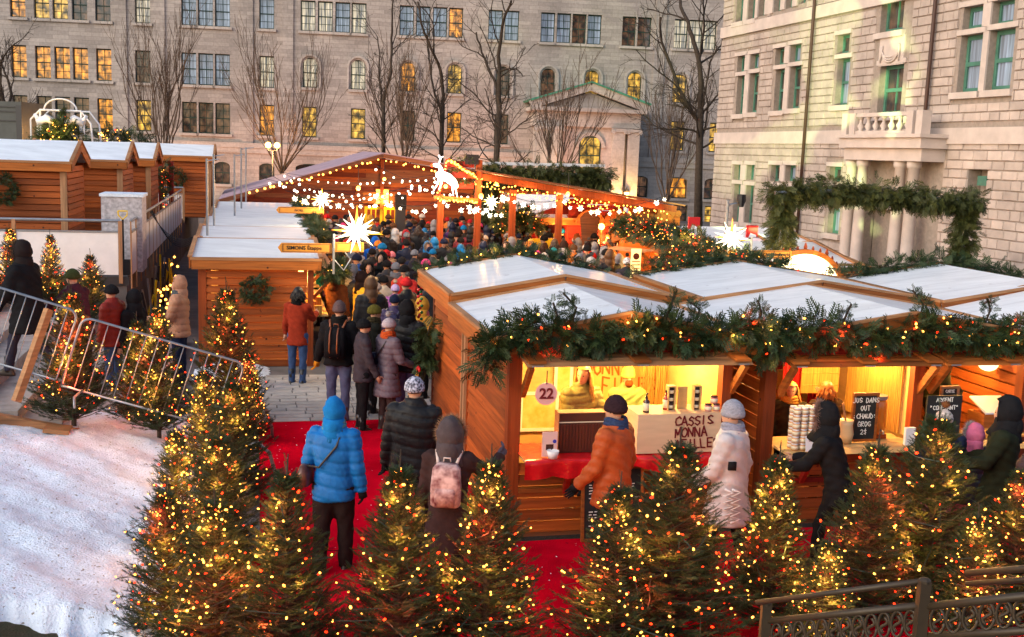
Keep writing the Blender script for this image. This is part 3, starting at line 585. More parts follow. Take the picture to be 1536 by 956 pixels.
def person(label, x, y, z, yaw, P, vox=.015, group=None):
    vox = vox*1.2; h = P.get('h', 1.72); t = thing('person', label, 'person', (x, y, z), yaw, group, h/1.75); J = joints(P); b = link('body', withmat(mk_body(P, J, vox), SKIN), t)
    sh = P.get('sink', 0)
    c = P.get('coat', (.02, .02, .025)); link('coat', withmat(mk_coat(P, J, vox), cloth(c, kind='shell' if P.get('style') == 'puffer' else P.get('ckind', 'cloth'))), t)
    link('trousers', withmat(mk_trousers(P, J, vox), cloth(P.get('legs', (.02, .025, .05)))), t)
    for sd in 'LR':
        mk_boot(P, J, sd, P.get('boots', (.03, .02, .015)), t, P.get('heel', False)); g = P.get('gloves'); mk_hand(P, J, sd, cloth(g) if g else SKIN, t, bool(g))
    mk_hair(P, J, t); mk_hat(P, J, t, P.get('hoodk', 1.))
    hd = J['head']; Rz = rotz(J['hyaw'])
    for s in (-1, 1): MB().ell(hd+Rz@np.array([s*.03, .083, .004]), (.011, .006, .006), 8, 6).build('eye', EYEM, b, True)
    e = MB(); e.ell(hd+Rz@np.array([0, .085, -.057]), (.022, .008, .007), 10, 6); e.build('lips', mat('lips', (.4, .12, .1), .5) if 'lips' not in _cl else _cl['lips'], b, True)
    if P.get('scarf'):
        nk = J['neck']; k = .012
        m = cloth(P['scarf'], kind='knit'); s = MB()
        for i, (dz, r) in enumerate(((-.03, .1), (.005, .095), (.035, .088))):
            s.tube([nk+[math.cos(a)*r, math.sin(a)*r*1.0, dz+.012*math.sin(a*2+i)] for a in np.linspace(0, 2*math.pi, 17)], .028, 7, cap=False)
        s.build('scarf', m, t, True)
    if P.get('beard'):
        q = MB(); q.ell(hd+Rz@np.array([0, .06, -.085]), (.058, .045, .06), 14, 10); q.ell(hd+Rz@np.array([0, .088, -.045]), (.03, .014, .009), 10, 6); q.build('beard', cloth(P['beard'], kind='fur'), b, True)
    if P.get('zigzag'):
        k = P['bulk']
        for j in range(2):
            pts = []
            for i in range(11):
                z = .66+.032*i; a = R(-168+9*j*2+(22 if i % 2 else 0)); q = (z-.6)/.8; pts.append(((.235-.04*q)*k*math.cos(a), (.2-.04*q)*k*math.sin(a), z))
            MB().tube(pts, .012, 5).build('zigzag_print', cloth((.75, .75, .78)), t, True)
        a = R(-150); q_ = np.array([.2*k*math.cos(a), .145*k*math.sin(a), 1.2]); MB().beam(q_-[0, 0, .04], q_+[0, 0, .04], .075, .03, up=(math.cos(a), math.sin(a), 0)).build('dark_badge', cloth(BLK_), t, True)
    if P.get('backpack'): mk_backpack(J, P['backpack'], t)
    if P.get('bag'): mk_bag(J, P['bag'], t)
    return t
# crowd: a few figures, each made once; every person in the crowd is a copy with clothes of their own colour
PROTO = []
def make_protos():
    for i, P in enumerate((dict(hat=('beanie', (.1, .1, .1)), armL=(.3, .15, .6), armR=(.1, .15, .2)), dict(hat=('hood', (.1, .1, .1)), style='puffer', bulk=1.08), dict(hat=('pompom', (.1, .1, .1)), style='puffer', hem=.7, armR=(.5, .15, 1.3)),
                           dict(hair=((.05, .03, .02), .16), hem=.6, armL=(.4, .1, 1.4), armR=(.4, .1, 1.4)), dict(hat=('hood', (.1, .1, .1)), fur=(.3, .25, .2), style='puffer', hem=.62, bulk=1.05), dict(hat=('beanie', (.1, .1, .1)), scarf=(.3, .05, .05), head=(.5, 0)))):
        t = person('x', 0, 0, 0, 0, P, .03)
        for o in list(t.children):
            if o.name.split('.')[0] in ('hand',): bpy.data.objects.remove(o)
        PROTO.append(t)
def tree_of(o): return [o]+[c for ch in o.children for c in tree_of(ch)]
def copy_person(src, label, x, y, z, yaw, h, coat, hat, legs, group):
    t = thing('person', label, 'person', (x, y, z), yaw, group, h/1.75)
    def cp(o, par):
        c = o.copy(); COL.objects.link(c); c.parent = par; nm = o.name.split('.')[0]
        if nm == 'coat': setmat(c, coat)
        if nm in ('hat', 'hood', 'hood_rim', 'hood_neck', 'scarf'): setmat(c, hat)
        if nm == 'trousers': setmat(c, legs)
        if par is t or True:
            for ch in o.children: cp(ch, c)
    for o in src.children: cp(o, t)
    return t
make_protos()
# ------------------------------------------------------------------ walls with openings
def wall_mesh(x0, x1, z0, z1, ops, depth, mats, name, parent, th=.5):
    """front at y=0, openings (xa,xb,za,zb) with reveals going in by depth"""
    xs = sorted({round(v, 3) for o in ops for v in o[:2]}|{x0, x1}); zs = sorted({round(v, 3) for o in ops for v in o[2:4]}|{z0, z1}); b = MB()
    for i in range(len(xs)-1):
        xm = (xs[i]+xs[i+1])/2; run = None
        for j in range(len(zs)-1):
            zm = (zs[j]+zs[j+1])/2; solid = not any(o[0] < xm < o[1] and o[2] < zm < o[3] for o in ops)
            if solid and run is None: run = zs[j]
            if (not solid or j == len(zs)-2) and run is not None:
                top = zs[j+1] if solid else zs[j]; b.add([[xs[i], 0, run], [xs[i+1], 0, run], [xs[i+1], 0, top], [xs[i], 0, top]], [[0, 1, 2, 3]]); run = None
    for xa, xb, za, zb in [o[:4] for o in ops]:
        b.add([[xa, 0, za], [xb, 0, za], [xb, 0, zb], [xa, 0, zb], [xa, depth, za], [xb, depth, za], [xb, depth, zb], [xa, depth, zb]], [[0, 4, 5, 1], [1, 5, 6, 2], [2, 6, 7, 3], [3, 7, 4, 0]])
        b.add([[xa, depth+.02, za], [xb, depth+.02, za], [xb, depth+.02, zb], [xa, depth+.02, zb]], [[0, 1, 2, 3]])
    b.box(x0, th, z0, x1, th+8, z1)
    b.add([[x0, 0, z0], [x0, th, z0], [x0, th, z1], [x0, 0, z1], [x1, 0, z0], [x1, th, z0], [x1, th, z1], [x1, 0, z1]], [[0, 1, 2, 3], [4, 5, 6, 7], [3, 2, 6, 7], [0, 1, 5, 4]])
    return b.build(name, mats, parent)
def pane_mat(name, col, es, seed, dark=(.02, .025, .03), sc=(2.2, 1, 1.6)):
    """window glass with the lit or dim room seen through it, or a painted sky reflection"""
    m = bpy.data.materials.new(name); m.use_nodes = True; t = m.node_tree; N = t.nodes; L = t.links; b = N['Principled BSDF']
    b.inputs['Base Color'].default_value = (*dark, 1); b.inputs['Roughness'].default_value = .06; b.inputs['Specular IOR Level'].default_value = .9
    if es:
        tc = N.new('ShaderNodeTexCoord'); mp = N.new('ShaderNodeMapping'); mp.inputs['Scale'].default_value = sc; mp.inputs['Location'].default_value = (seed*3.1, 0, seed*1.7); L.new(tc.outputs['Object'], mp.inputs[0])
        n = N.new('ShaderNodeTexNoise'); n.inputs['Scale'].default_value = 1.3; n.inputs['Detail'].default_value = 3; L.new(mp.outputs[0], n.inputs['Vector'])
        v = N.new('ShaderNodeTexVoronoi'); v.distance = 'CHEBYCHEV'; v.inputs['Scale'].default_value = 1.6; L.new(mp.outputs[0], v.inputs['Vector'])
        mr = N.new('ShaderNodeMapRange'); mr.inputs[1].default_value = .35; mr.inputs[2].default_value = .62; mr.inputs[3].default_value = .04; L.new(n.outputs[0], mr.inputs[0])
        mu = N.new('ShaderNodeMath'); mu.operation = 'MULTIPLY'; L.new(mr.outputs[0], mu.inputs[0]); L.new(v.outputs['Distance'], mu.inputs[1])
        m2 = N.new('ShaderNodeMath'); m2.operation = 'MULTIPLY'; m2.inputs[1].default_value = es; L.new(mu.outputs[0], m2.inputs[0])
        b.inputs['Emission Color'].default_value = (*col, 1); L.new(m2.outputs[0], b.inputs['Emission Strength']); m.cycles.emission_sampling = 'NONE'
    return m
PANE = dict(o=[pane_mat(f'window_glass_amber_{i}', (1, .36, .03), 1.7, i) for i in range(3)], y=[pane_mat(f'window_glass_yellow_{i}', (1, .55, .08), 1.5, i+5) for i in range(3)],
            w=[pane_mat(f'window_glass_pale_{i}', (1, .8, .5), .9, i+9, (.1, .12, .16), (9, 1, .45)) for i in range(3)], b=[pane_mat(f'window_glass_painted_sky_{i}', (.42, .5, .62), .6, i+13, (.16, .19, .24), (9, 1, .4)) for i in range(3)],  # sky panes: reflected sky painted in as a faint blue glow
            d=[pane_mat(f'window_glass_dark_{i}', (1, .45, .2), .18, i+17) for i in range(3)])
_wm = {}
def window(parent, xc, z0, w, h, kind, y, fm, mu=1, rows=3, arch=False, fr=.05, seed=0, rail=True):
    k = (round(w, 2), round(h, 2), mu, rows, arch, fm.name)
    if k not in _wm:
        b = MB(); a, c = w/2, h
        b.box(-a, 0, 0, -a+fr, .09, c); b.box(a-fr, 0, 0, a, .09, c); b.box(-a+fr, .003, 0, a-fr, .093, fr*1.3); b.box(-a+fr, .003, c-fr*1.3, a-fr, .093, c)
        if rail: b.box(-a+fr, -.012, c*.5-fr*.6, a-fr, .08, c*.5+fr*.6)
        for i in range(mu): x = -a+w*(i+1)/(mu+1); b.box(x-.017, .01, fr, x+.017, .07, c-fr)
        for j in range(1, rows): 
            z = c*j/rows
            if not rail or abs(z-c*.5) > .1: b.box(-a+fr, .015, z-.015, a-fr, .065, z+.015)
        g = MB(); g.box(-a+.01, .05, .01, a-.01, .062, c-.01)
        _wm[k] = (b.mesh('window_frame', [fm]), g.mesh('pane', [PANE['d'][0]]))
    o = link('window', _wm[k][0], parent, (xc, y, z0)); p = link('pane', _wm[k][1], o); setmat(p, PANE[kind][seed % 3]); return o
def arch_fill(xc, w, z1, depth, rise=None):
    """the stone between a round arch and its square opening"""
    r = w/2; rise = rise or r; b = MB(); n = 8
    for sg in (-1, 1):
        P = [(xc+sg*r*math.cos(a), z1-rise+rise*math.sin(a)) for a in np.linspace(0, math.pi/2, n)]
        for i in range(n-1):
            (x0, a0), (x1, a1) = P[i], P[i+1]; b.add([[x0, .004, a0], [x1, .004, a1], [x1, .004, z1+.003], [x0, .004, z1+.003], [x0, depth, a0], [x1, depth, a1]], [[0, 1, 2, 3], [0, 4, 5, 1]])
    return b

# ------------------------------------------------------------------ ground
def terr(u, v):
    """height of the bare bank left of the market"""
    d = max(0, -3.5-u); return min(1.0, d*.13)*min(1, max(.4, (9-v)/6))
g = MB(); g.add([[-260, -60, -.02], [260, -60, -.02], [260, 300, -.02], [-260, 300, -.02]], [[0, 1, 2, 3]])
tag(g.build('ground', M['ground']), 'grey trodden ground under the market', kind='structure')
# bank of bare soil, then the snow on it
def sheet(name, us, vs, f, m, kind='structure', cut=None):
    V = []; idx = {}; F = []
    for i, u in enumerate(us):
        for j, v in enumerate(vs): V.append(W(u, v, f(u, v)))
    nj = len(vs)
    for i in range(len(us)-1):
        for j in range(nj-1):
            if cut and not cut((us[i]+us[i+1])/2, (vs[j]+vs[j+1])/2): continue
            F.append([i*nj+j, (i+1)*nj+j, (i+1)*nj+j+1, i*nj+j+1])
    b = MB(); b.add(V, F); o = b.build(name, m, None, True); o['kind'] = kind; return o
def fr(x): return .5+.5*math.sin(x)
def lump(u, v): return .006*math.sin(u*2.3+1.3*math.sin(v*1.7))+.006*math.sin(v*3.1+u*1.2)+.02*math.sin(u*5.3+v*1.9)*math.sin(v*4.7-u*2.1)+.012*math.sin(u*9.1+v*7.3)+.008*math.sin(u*17+3*math.sin(v*11))+.006*math.sin(u*41+2*math.sin(v*37))*math.sin(v*29)
sheet('bank_soil', np.linspace(-16, -3.3, 90), np.linspace(-8, 6.2, 90), lambda u, v: terr(u, v)+.015*math.sin(u*13+v*5)*math.sin(v*17)+(.0 if u < -3.4 else -.03), M['lawn'])
_edge = []
for px, py in ((-60, 575), (0, 592), (40, 604), (100, 613), (150, 619), (190, 609), (225, 594), (262, 582), (300, 590), (335, 640)):
    u, v = MK.iz(px, py, .35); 
    for _ in range(4): u, v = MK.iz(px, py, terr(u, v)+.16)
    _edge.append((u, v))
_edge.sort(); _eu, _ev = zip(*_edge)
_bs = [MK.iz(px, py, .5) for px, py in ((0, 905), (45, 925), (100, 956), (0, 1000))]
def snow_h(u, v):
    e = np.interp(u, _eu, _ev)+.32+.06*math.sin(u*7)+.03*math.sin(u*19); d = min(e-v, -3.28-u+.25)
    q = min(1, max(-.6, d/.28)); h = .2*(q*(2-q) if q > 0 else q)
    r = math.hypot((u+4.6)/.85, (v+2.25)/.5)+.12*math.sin(u*9+v*3)+.09*math.sin(v*16+u*4)+.05*math.sin(u*31); h = min(h, (r-1)*.9)
    return terr(u, v)+h+lump(u, v)*(1 if h > .05 else .3)
sn = sheet('snow', np.linspace(-9.5, -3.15, 170), np.linspace(-5, 5, 200), snow_h, M['snow'], 'structure', lambda u, v: v < np.interp(u, _eu, _ev)+.7)
tag(sn, 'pale trampled snow lying over the bank')
# red carpet
def flat_poly(name, poly, z, m, label=None, n=1, kind='structure', th=.012):
    b = MB(); V = [W(a, c, z) for a, c in poly]+[W(a, c, z-th) for a, c in poly]; k = len(poly)
    b.add(V, [list(range(k))]+[[i, i+k, (i+1) % k+k, (i+1) % k] for i in range(k)]); o = b.build(name, m); return tag(o, label, kind=kind)
def carpet_sheet(name, u0, u1, v0, v1, label, z=.014):
    us = np.linspace(u0, u1, max(8, int((u1-u0)/.06))); vs = np.linspace(v0, v1, max(8, int((v1-v0)/.06)))
    o = sheet(name, us, vs, lambda u, v: z+.004*math.sin(v*7+math.sin(u*3)*2)*math.sin(u*4+v)+.006*math.exp(-((v*.9+u*.35+.6) % 1.9-.9)**2/.004), M['carpet']); return tag(o, label)
carpet_sheet('red_carpet', -2.5, .02, -.12, 5.1, 'crimson carpet runner leading up between the stalls')
carpet_sheet('red_carpet', -2.6, 12, -4.2, -.16, 'bright red carpet in front of the row of stalls', .02)
flat_poly('gravel_strip', [(-.1, -.14), (8, -.14), (8, .3), (-.1, .3)], .008, M['gravel'], 'dark gravel strip along the stall fronts', th=.004)
pv = thing('pavement', 'pale grey block paving where the carpet ends', None, W(0, 0, 0), R(13.5)); pv['kind'] = 'structure'; del pv['label']
MB().box(-3.3, 5.1, -.01, 0, 12, .004).build('bed', M['ground'], pv)
slab = MB().add([[0, 0, 0], [1, 0, 0], [1, 1, 0], [0, 1, 0], [.02, .04, 1], [.98, .04, 1], [.98, .96, 1], [.02, .96, 1]], BOXF).mesh('paving_slab', [M['paving']])
j = 0; v = 5.12
while v < 8.2:
    u = -3.3+random.uniform(0, .3); dv = .205
    while u < -.1:
        du = random.choice((.3, .42, .55)); link('paving_slab', slab, pv, (u, v, 0), (random.uniform(-.004, .004), random.uniform(-.004, .004), 0), (du-.012, dv-.012, .018+random.uniform(0, .004))); u += du; j += 1
    v += dv
pile = sheet('snow_pile', np.linspace(-3.6, -2.2, 30), np.linspace(8.0, 9.1, 24), lambda u, v: -.03+.22*max(0, 1-((u+2.95)/.7)**2)*max(0, 1-((v-8.7)/.55)**2)**.6+.015*math.sin(u*23+v*31), M['snow']); tag(pile, 'small heap of old snow against the stall wall')

# ------------------------------------------------------------------ long stone building across the back
BW = Frame((0, 70, 0), 6.3); SX = 70/FPX
bstone = stone_mat('limestone_courses', (.47, .41, .375), .95, .24)
bb = thing('stone_building', 'long pale stone institutional building with rows of tall windows behind the market', 'building', BW.o, R(6.3))
trim = stone_mat('limestone_trim', (.5, .44, .4), 1.6, .5, .8, .12)
def zrow(px, y0, y1): 
    a = BW.iv(px, y1)[1]; c = BW.iv(px, y0)[1]; return a, c-a
rows = {0: zrow(462, .7, 46.6), 1: zrow(308, 80, 128), 2: zrow(537, 90, 134.6), 3: zrow(463, 160, 206), 4: zrow(333, 243, 276), 5: zrow(1019, 308, 336), -1: None}
z0t, ht = rows[0]; rows[-1] = (z0t+4.05, ht)
WIN = [(0, [26, 62, 90, 119, 154, 213.5], 'oyyddw'), (0, [283, 308, 333.5, 400, 462, 488, 514, 538.5], 'bbbbwwbw'), (0, [610, 635, 660, 684, 743.5, 768], 'bbbobb'), (0, [822, 846, 869, 892, 944, 967, 1022, 1044, 1065], 'bbdbddwww'),
       (1, [28, 64, 93, 120.5, 155.5], 'ooooo'), (1, [214, 283, 308.5, 333.5, 400], 'dbbbw'), (2, [465, 537, 612, 682, 754, 822, 888, 952, 1019.5], 'wwoyddyyy'),
       (3, [30, 66.5, 94, 122.5, 157.5, 215.5], 'ddddoy'), (3, [284, 309, 334, 400, 464, 537, 611.5, 681, 752], 'dddoyydod'), (3, [1016.5, 1074], 'yy'),
       (4, [333, 400, 961], 'ddd'), (4, [1015, 1067], 'od'), (5, [1019, 1066], 'dy'), (-1, [26, 62, 90, 119, 154, 213, 283, 308, 333, 400, 462, 488, 514, 538, 610, 635, 660, 684, 743, 768, 822, 846, 869, 892, 944, 967], 'b'*26)]
ops = []; wins = []
for row, xs, ks in WIN:
    z0, h = rows[row]
    for px, k in zip(xs, ks):
        xc = BW.iv(px, 230)[0] if row != -1 else BW.iv(px, 230)[0]
        # windows stand one above the other: correct for the tilt of the camera at this height
        ys = {0: 24, 1: 104, 2: 112, 3: 183, 4: 258, 5: 322, -1: 24}[row]; ys += (px-500)*.043
        xc = BW.iv(px, ys)[0]; wd = .9 if row < 4 else .95
        if row == 4 and px == 1015: wd = 1.4
        if row == 0 and 600 < px < 700: wd = .88
        arch = row == 2 or (row == 4); zz, hh = z0, h
        wins.append((xc, zz, wd, hh, k, arch, row)); ops.append((xc-wd/2, xc+wd/2, zz, zz+hh))
xa4 = BW.iv(464, 250)[0]; ops.append((xa4-.85, xa4+.85, rows[4][0], rows[4][0]+rows[4][1]+.05)); wins.append((xa4, rows[4][0], 1.7, rows[4][1]+.05, 'd', True, 4))
xa0, xa1 = -36, 19.5
wall_mesh(xa0, xa1, -3, 24, ops, .42, [bstone], 'wall', bb, 1.2)
hood = MB()
for i, (xc, z0, wd, h, k, arch, row) in enumerate(wins):
    wo = window(bb, xc, z0, wd, h, k, .22, M['dgreen'], 1, 4 if row != 4 else 2, arch, .055, i)
    if arch:
        arch_fill(xc, wd, z0+h, .42, None if row == 2 else .25).build('arch', bstone, bb)
        if row == 2:
            P = [(xc+(wd/2+.17)*math.cos(a), 0, z0+h-wd/2+(wd/2+.17)*math.sin(a)) for a in np.linspace(math.pi, 0, 15)]
            hb = MB()
            for p, q in zip(P[:-1], P[1:]): hb.beam(p, q, .12, .2, up=(0, 1, 0))
            hb.beam((xc-wd/2-.17, 0, z0), P[0], .12, .2, up=(0, 1, 0)); hb.beam((xc+wd/2+.17, 0, z0), P[-1], .12, .2, up=(0, 1, 0)); hb.build('window_surround', trim, bb)
    MB().box(xc-wd/2-.13, -.14, z0-.16, xc+wd/2+.13, .2, z0-.003).build('window_sill', trim, bb)
zs = BW.iv(620, 224)[1]
MB().box(xa0, -.16, zs-.28, xa1, -.003, zs+.02).build('string_course', trim, bb); MB().box(xa0, -.1, zs-.6, xa1, -.004, zs-.285).build('string_course', trim, bb)
for px in (183, 240, 371, 431, 985): 
    x = BW.iv(px, 150)[0]; MB().box(x-.35, -.09, zs+.02, x+.35, -.005, 24).build('pilaster', bstone, bb)
MB().box(xa0-.3, -.5, 24, xa1+.3, 3, 24.6).build('cornice', trim, bb)
# portico
pf = -3.2; px0 = BW.iv(806, 165, pf)[0]; px1 = BW.iv(962, 175, pf)[0]; pz = BW.iv(890, 166, pf)[1]; pk = BW.iv(890, 130, pf)[1]; xm = (px0+px1)/2
b = MB(); b.box(px0+.2, pf+.4, -3, px1-.2, 0, pz-1.0); b.build('portico_wall', trim, bb)
MB().box(px0, pf+.1, pz-1.0, px1, 0, pz-.1).build('entablature', trim, bb); MB().box(px0-.35, pf-.3, pz-.1, px1+.35, 0, pz+.12).build('cornice', trim, bb)
MB().prism([(px0+.3, pz+.122), (px1-.3, pz+.122), (xm, pk-.35)], pf+.15, 0).build('tympanum', trim, bb)
for sg in (-1, 1):
    e = px0-.45 if sg < 0 else px1+.45
    MB().beam((e, pf-.1, pz+.2), (xm, pf-.1, pk), .5, .36, up=(0, 1, 0)).build('raking_cornice', trim, bb)
    MB().prism([(e, pz+.42), (xm, pk+.2), (xm, pk+.3), (e-sg*-.1, pz+.52)], pf-.4, 0).build('portico_roof', M['copper'], bb)
for px in (927, 949, 812, 833):
    x = BW.iv(px, 240, pf)[0]; zt = pz-1.25
    MB().box(x-.36, pf-.05, -3, x+.36, pf+.4, zt).build('pilaster', trim, bb); MB().box(x-.45, pf-.12, zt, x+.45, pf+.42, zt+.22).build('capital', trim, bb)
    cb = MB(); [cb.tube([(x+s*.38, pf-.16, zt+.02), (x+s*.38, pf+.1, zt+.02)], .13, 10) for s in (-1, 1)]; cb.build('capital_scroll', trim, bb)
xw = BW.iv(886, 230, pf)[0]; zw0, zw1 = BW.iv(886, 262, pf)[1], BW.iv(886, 205, pf)[1]
MB().box(xw-.68, pf+.38, zw0, xw+.68, pf+.395, zw1).build('recess', M['black'], bb); window(bb, xw, zw0, 1.3, zw1-zw0, 'y', pf+.3, M['dgreen'], 2, 4, True, .06, 3)
P = [(xw+(.82)*math.cos(a), pf+.36, zw1-.66+.82*math.sin(a)) for a in np.linspace(math.pi, 0, 13)]
for p, q in zip(P[:-1], P[1:]): MB().beam(p, q, .2, .3, up=(0, 1, 0)).build('arch_stone', trim, bb)
b = arch_fill(xw, 1.42, zw1+.08, .1); o = b.build('arch', bstone, bb); o.location = (0, pf+.28, 0)
# wall lantern on the portico and street lamps with globes
def globe_lamp(px, py, y, label, n=2, watts=160, sp=.3, r=.16):
    p = CAM+ray(px, py)*(y/ray(px, py)[1]); t = thing('street_lamp', label, 'street lamp', (p[0], p[1], -.3)); H = p[2]+.3
    MB().tube([(0, 0, 0), (0, 0, .5), (0, 0, H-.3)], [.09, .05, .035], 8).build('pole', M['dmetal'], t, True)
    for i in range(n):
        x = (i-(n-1)/2)*sp*2; MB().tube([(0, 0, H-.3), (x, 0, H-.28), (x, 0, H-.14)], .02, 6).build('arm', M['dmetal'], t, True)
        MB().ell((x, 0, H), (r, r, r), 14, 10).build('globe', E_GLOBE, t, True); lamp('globe_light', (x, -.25, H), watts, (1, .5, .16), t, .15)
    return t
globe_lamp(409, 218, 58, 'twin globe street lamp beside the young tree behind the left stall roofs', sp=.24, watts=260)
globe_lamp(153, 203, 52, 'single globe lamp glowing behind the terrace chalets', 1, 130, r=.2); globe_lamp(44, 208, 50, 'low globe lamp glowing beside the dark cabin', 1, 110, r=.2)
globe_lamp(812, 271, 52, 'twin globe street lamp under the far garland frame', sp=.25, watts=260); globe_lamp(764, 274, 46, 'single globe lamp above the timber canopy beam', 1, 150, r=.2)
t = thing('wall_lantern', 'lit wall lantern between the portico pilasters', 'lantern', BW.w(*[BW.iv(938, 292, pf)[0], pf-.35, BW.iv(938, 292, pf)[1]]), R(6.3))
MB().loft([(0, 0, -.3, .08, .08), (0, 0, .15, .16, .16), (0, 0, .16, .02, .02)], 6).build('glass', E_GLOBE, t); MB().loft([(0, 0, .16, .22, .22), (0, 0, .42, .04, .04), (0, 0, .5, .02, .02)], 6).build('cap', M['dmetal'], t); MB().tube([(0, .35, -.2), (0, .1, -.4), (0, 0, -.32)], .025, 5).build('bracket', M['dmetal'], t)
lamp('lantern_light', (0, -.4, 0), 160, (1, .55, .15), t, .1)
# uplights that wash the foot of the building
for i, px in enumerate((300, 420, 540, 640, 740, 850)):
    x = BW.iv(px, 300)[0]; t = thing('floodlight', f'ground floodlight washing the stone wall, {["first","second","third","fourth","fifth","sixth"][i]} from the terrace side', 'floodlight', BW.w(x, -3.0, 0), R(6.3)); MB().box(-.2, -.1, 0, .2, .1, .25).build('housing', M['dmetal'], t)
    d = bpy.data.lights.new('flood', 'SPOT'); d.energy = 520 if i < 5 else 1000; d.color = (1, .45, .27); d.spot_size = R(120); d.spot_blend = 1; d.shadow_soft_size = .2; o = bpy.data.objects.new('flood_beam', d); t.location = BW.w(x, -3.0 if i < 5 else -6.5, 0); COL.objects.link(o); o.parent = t; o.location = (0, 0, .35)
    o.rotation_euler = Vector((0, -1, -1.3)).to_track_quat('Z', 'Y').to_euler()
# ------------------------------------------------------------------ stone building on the right
RB = Frame((0, 0, 0), 14.8)
_q = CAM+ray(1080, 250)*(43/ray(1080, 250)[1]); RBF = Frame((_q[0], _q[1], 0), -90+14.8)   # x runs towards the viewer, y into the wall
rb = thing('stone_building', 'pale rusticated stone building with green window frames and a columned doorway', 'building', RBF.o, R(-90+14.8))
rstone = mat('rusticated_stone', (.5, .41, .36), .85, .25, var=.28, vs=1.3, bump=.55, bs=11., obj_var=.13); rtrim = mat('dressed_stone', (.56, .47, .42), .8, .25, var=.14, vs=2.2, bump=.15, bs=14.); rmort = mat('mortar', (.32, .26, .22), .95, var=.2, vs=8.)
def rz_(px0, px1, py0, py1):
    """opening from its picture corners: x0,x1,z0,z1 on the wall"""
    pm = (py0+py1)/2; a = RBF.iv(px0, pm)[0]; c = RBF.iv(px1, pm)[0]; xm = (px0+px1)/2; return a, c, RBF.iv(xm, py1)[1], RBF.iv(xm, py0)[1]
RW = [(1105, 1116.5, -14, 33), (1123, 1134.5, -17, 29), (1139, 1149, -20, 24), (1162, 1173, -30, 17), (1180, 1191, -34, 12), (1199, 1210, -38, 5),
      (1106, 1118.5, 84, 107.5), (1125.7, 1138, 81, 103), (1105, 1117, 114, 171.5), (1123.6, 1136.5, 110, 169),
      (1163, 1178, 72, 97), (1185.5, 1201, 67, 93), (1162, 1177, 104, 166.5), (1184, 1200, 99.5, 163), (1256, 1274, 52, 80), (1254.5, 1273, 88, 158),
      (1324, 1358, -60, 47), (1318, 1353, 97, 172), (1445, 1476, 9, 43), (1489, 1521, 0, 35), (1438.5, 1473, 52, 138), (1482, 1519, 44, 134.7),
      (1101, 1112, 247, 270), (1120, 1131, 247.5, 270), (1100, 1111, 276, 333), (1118, 1129, 278, 334.6), (1156, 1171, 247.6, 272), (1178, 1193, 248, 272), (1155, 1170, 280, 346), (1177, 1192, 281, 348), (1244, 1261, 250, 272), (1243, 1260, 281, 351)]
rops = [rz_(*q) for q in RW]
niche = rz_(1450, 1480, 252, 330); door = rz_(1318, 1338, 306, 425); rops2 = rops+[niche]
RL = 24.5
def rop_clip(o): return o
wall_mesh(-.5, RL, -1, 17, rops2+[(RBF.iv(1292, 350)[0], RBF.iv(1345, 350)[0], -1, 3.1)], .38, [rmort], 'wall', rb, .9)
bands = [(RBF.iv(1150, 207)[1], .42), (RBF.iv(1150, 36)[1], .4)]
for z, h in bands: MB().box(-.52, -.1, z-h/2, RL, -.002, z+h/2).build('band_course', rtrim, rb)
for i, o in enumerate(rops):
    w_, h_ = o[1]-o[0], o[3]-o[2]; window(rb, (o[0]+o[1])/2, o[2], w_, h_, 'b' if i in (18, 19, 20, 21) else ('d', 'd', 'd', 'b')[i % 4], .2, M['ggreen'], 0 if w_ < 1.1 else 1, 1, False, .09 if w_ > .8 else .07, i, rail=h_ > 1.1)
    if h_ > 1.1: MB().box(o[0]-.16, -.12, o[2]-.17, o[1]+.16, .2, o[2]-.003).build('window_sill', rtrim, rb)
    MB().box(o[0]-.14, -.06, o[3]+.003, o[1]+.14, .1, o[3]+.14).build('lintel', rtrim, rb)
for i in range(0, len(rops)-1):
    a, c = rops[i], rops[i+1]
    if 0 < c[0]-a[1] < .8 and abs(a[2]-c[2]) < .3 and i not in (15,): MB().box(a[1]+.003, -.05, min(a[2], c[2])+.01, c[0]-.003, .2, max(a[3], c[3])-.01).build('mullion', rtrim, rb)
# door, columns, balcony
dx0, dx1 = RBF.iv(1312, 350)[0], RBF.iv(1342, 350)[0]; zc = RBF.iv(1320, 208)[1]; bx0, bx1 = RBF.iv(1268, 215, -1.2)[0], RBF.iv(1392, 205, -1.2)[0]
bx0, bx1 = RBF.iv(1262, 215, -.8)[0], RBF.iv(1386, 205, -.8)[0]; zc = RBF.iv(1330, 207, -.8)[1]; zcb = RBF.iv(1330, 241, -.8)[1]
MB().box(bx0, -.88, zcb+.35, bx1, -.003, zc).build('balcony_slab', rtrim, rb); MB().box(bx0+.12, -.75, zcb, bx1-.12, -.004, zcb+.345).build('entablature', rtrim, rb); MB().box(bx0-.08, -.97, zc+.003, bx1+.08, -.005, zc+.1).build('balcony_edge', rtrim, rb)
zb = zc+.1; zr = RBF.iv(1330, 168, -.8)[1]
for x in (bx0+.18, bx0+.6, bx1-.62, bx1-.2): MB().box(x-.14, -.86, zb+.002, x+.14, -.58, zr).build('balcony_pier', rtrim, rb)
MB().box(bx0+.745, -.82, zr-.12, bx1-.765, -.62, zr-.01).build('balcony_rail', rtrim, rb); MB().box(bx0+.745, -.82, zb+.002, bx1-.765, -.62, zb+.1).build('balcony_plinth', rtrim, rb)
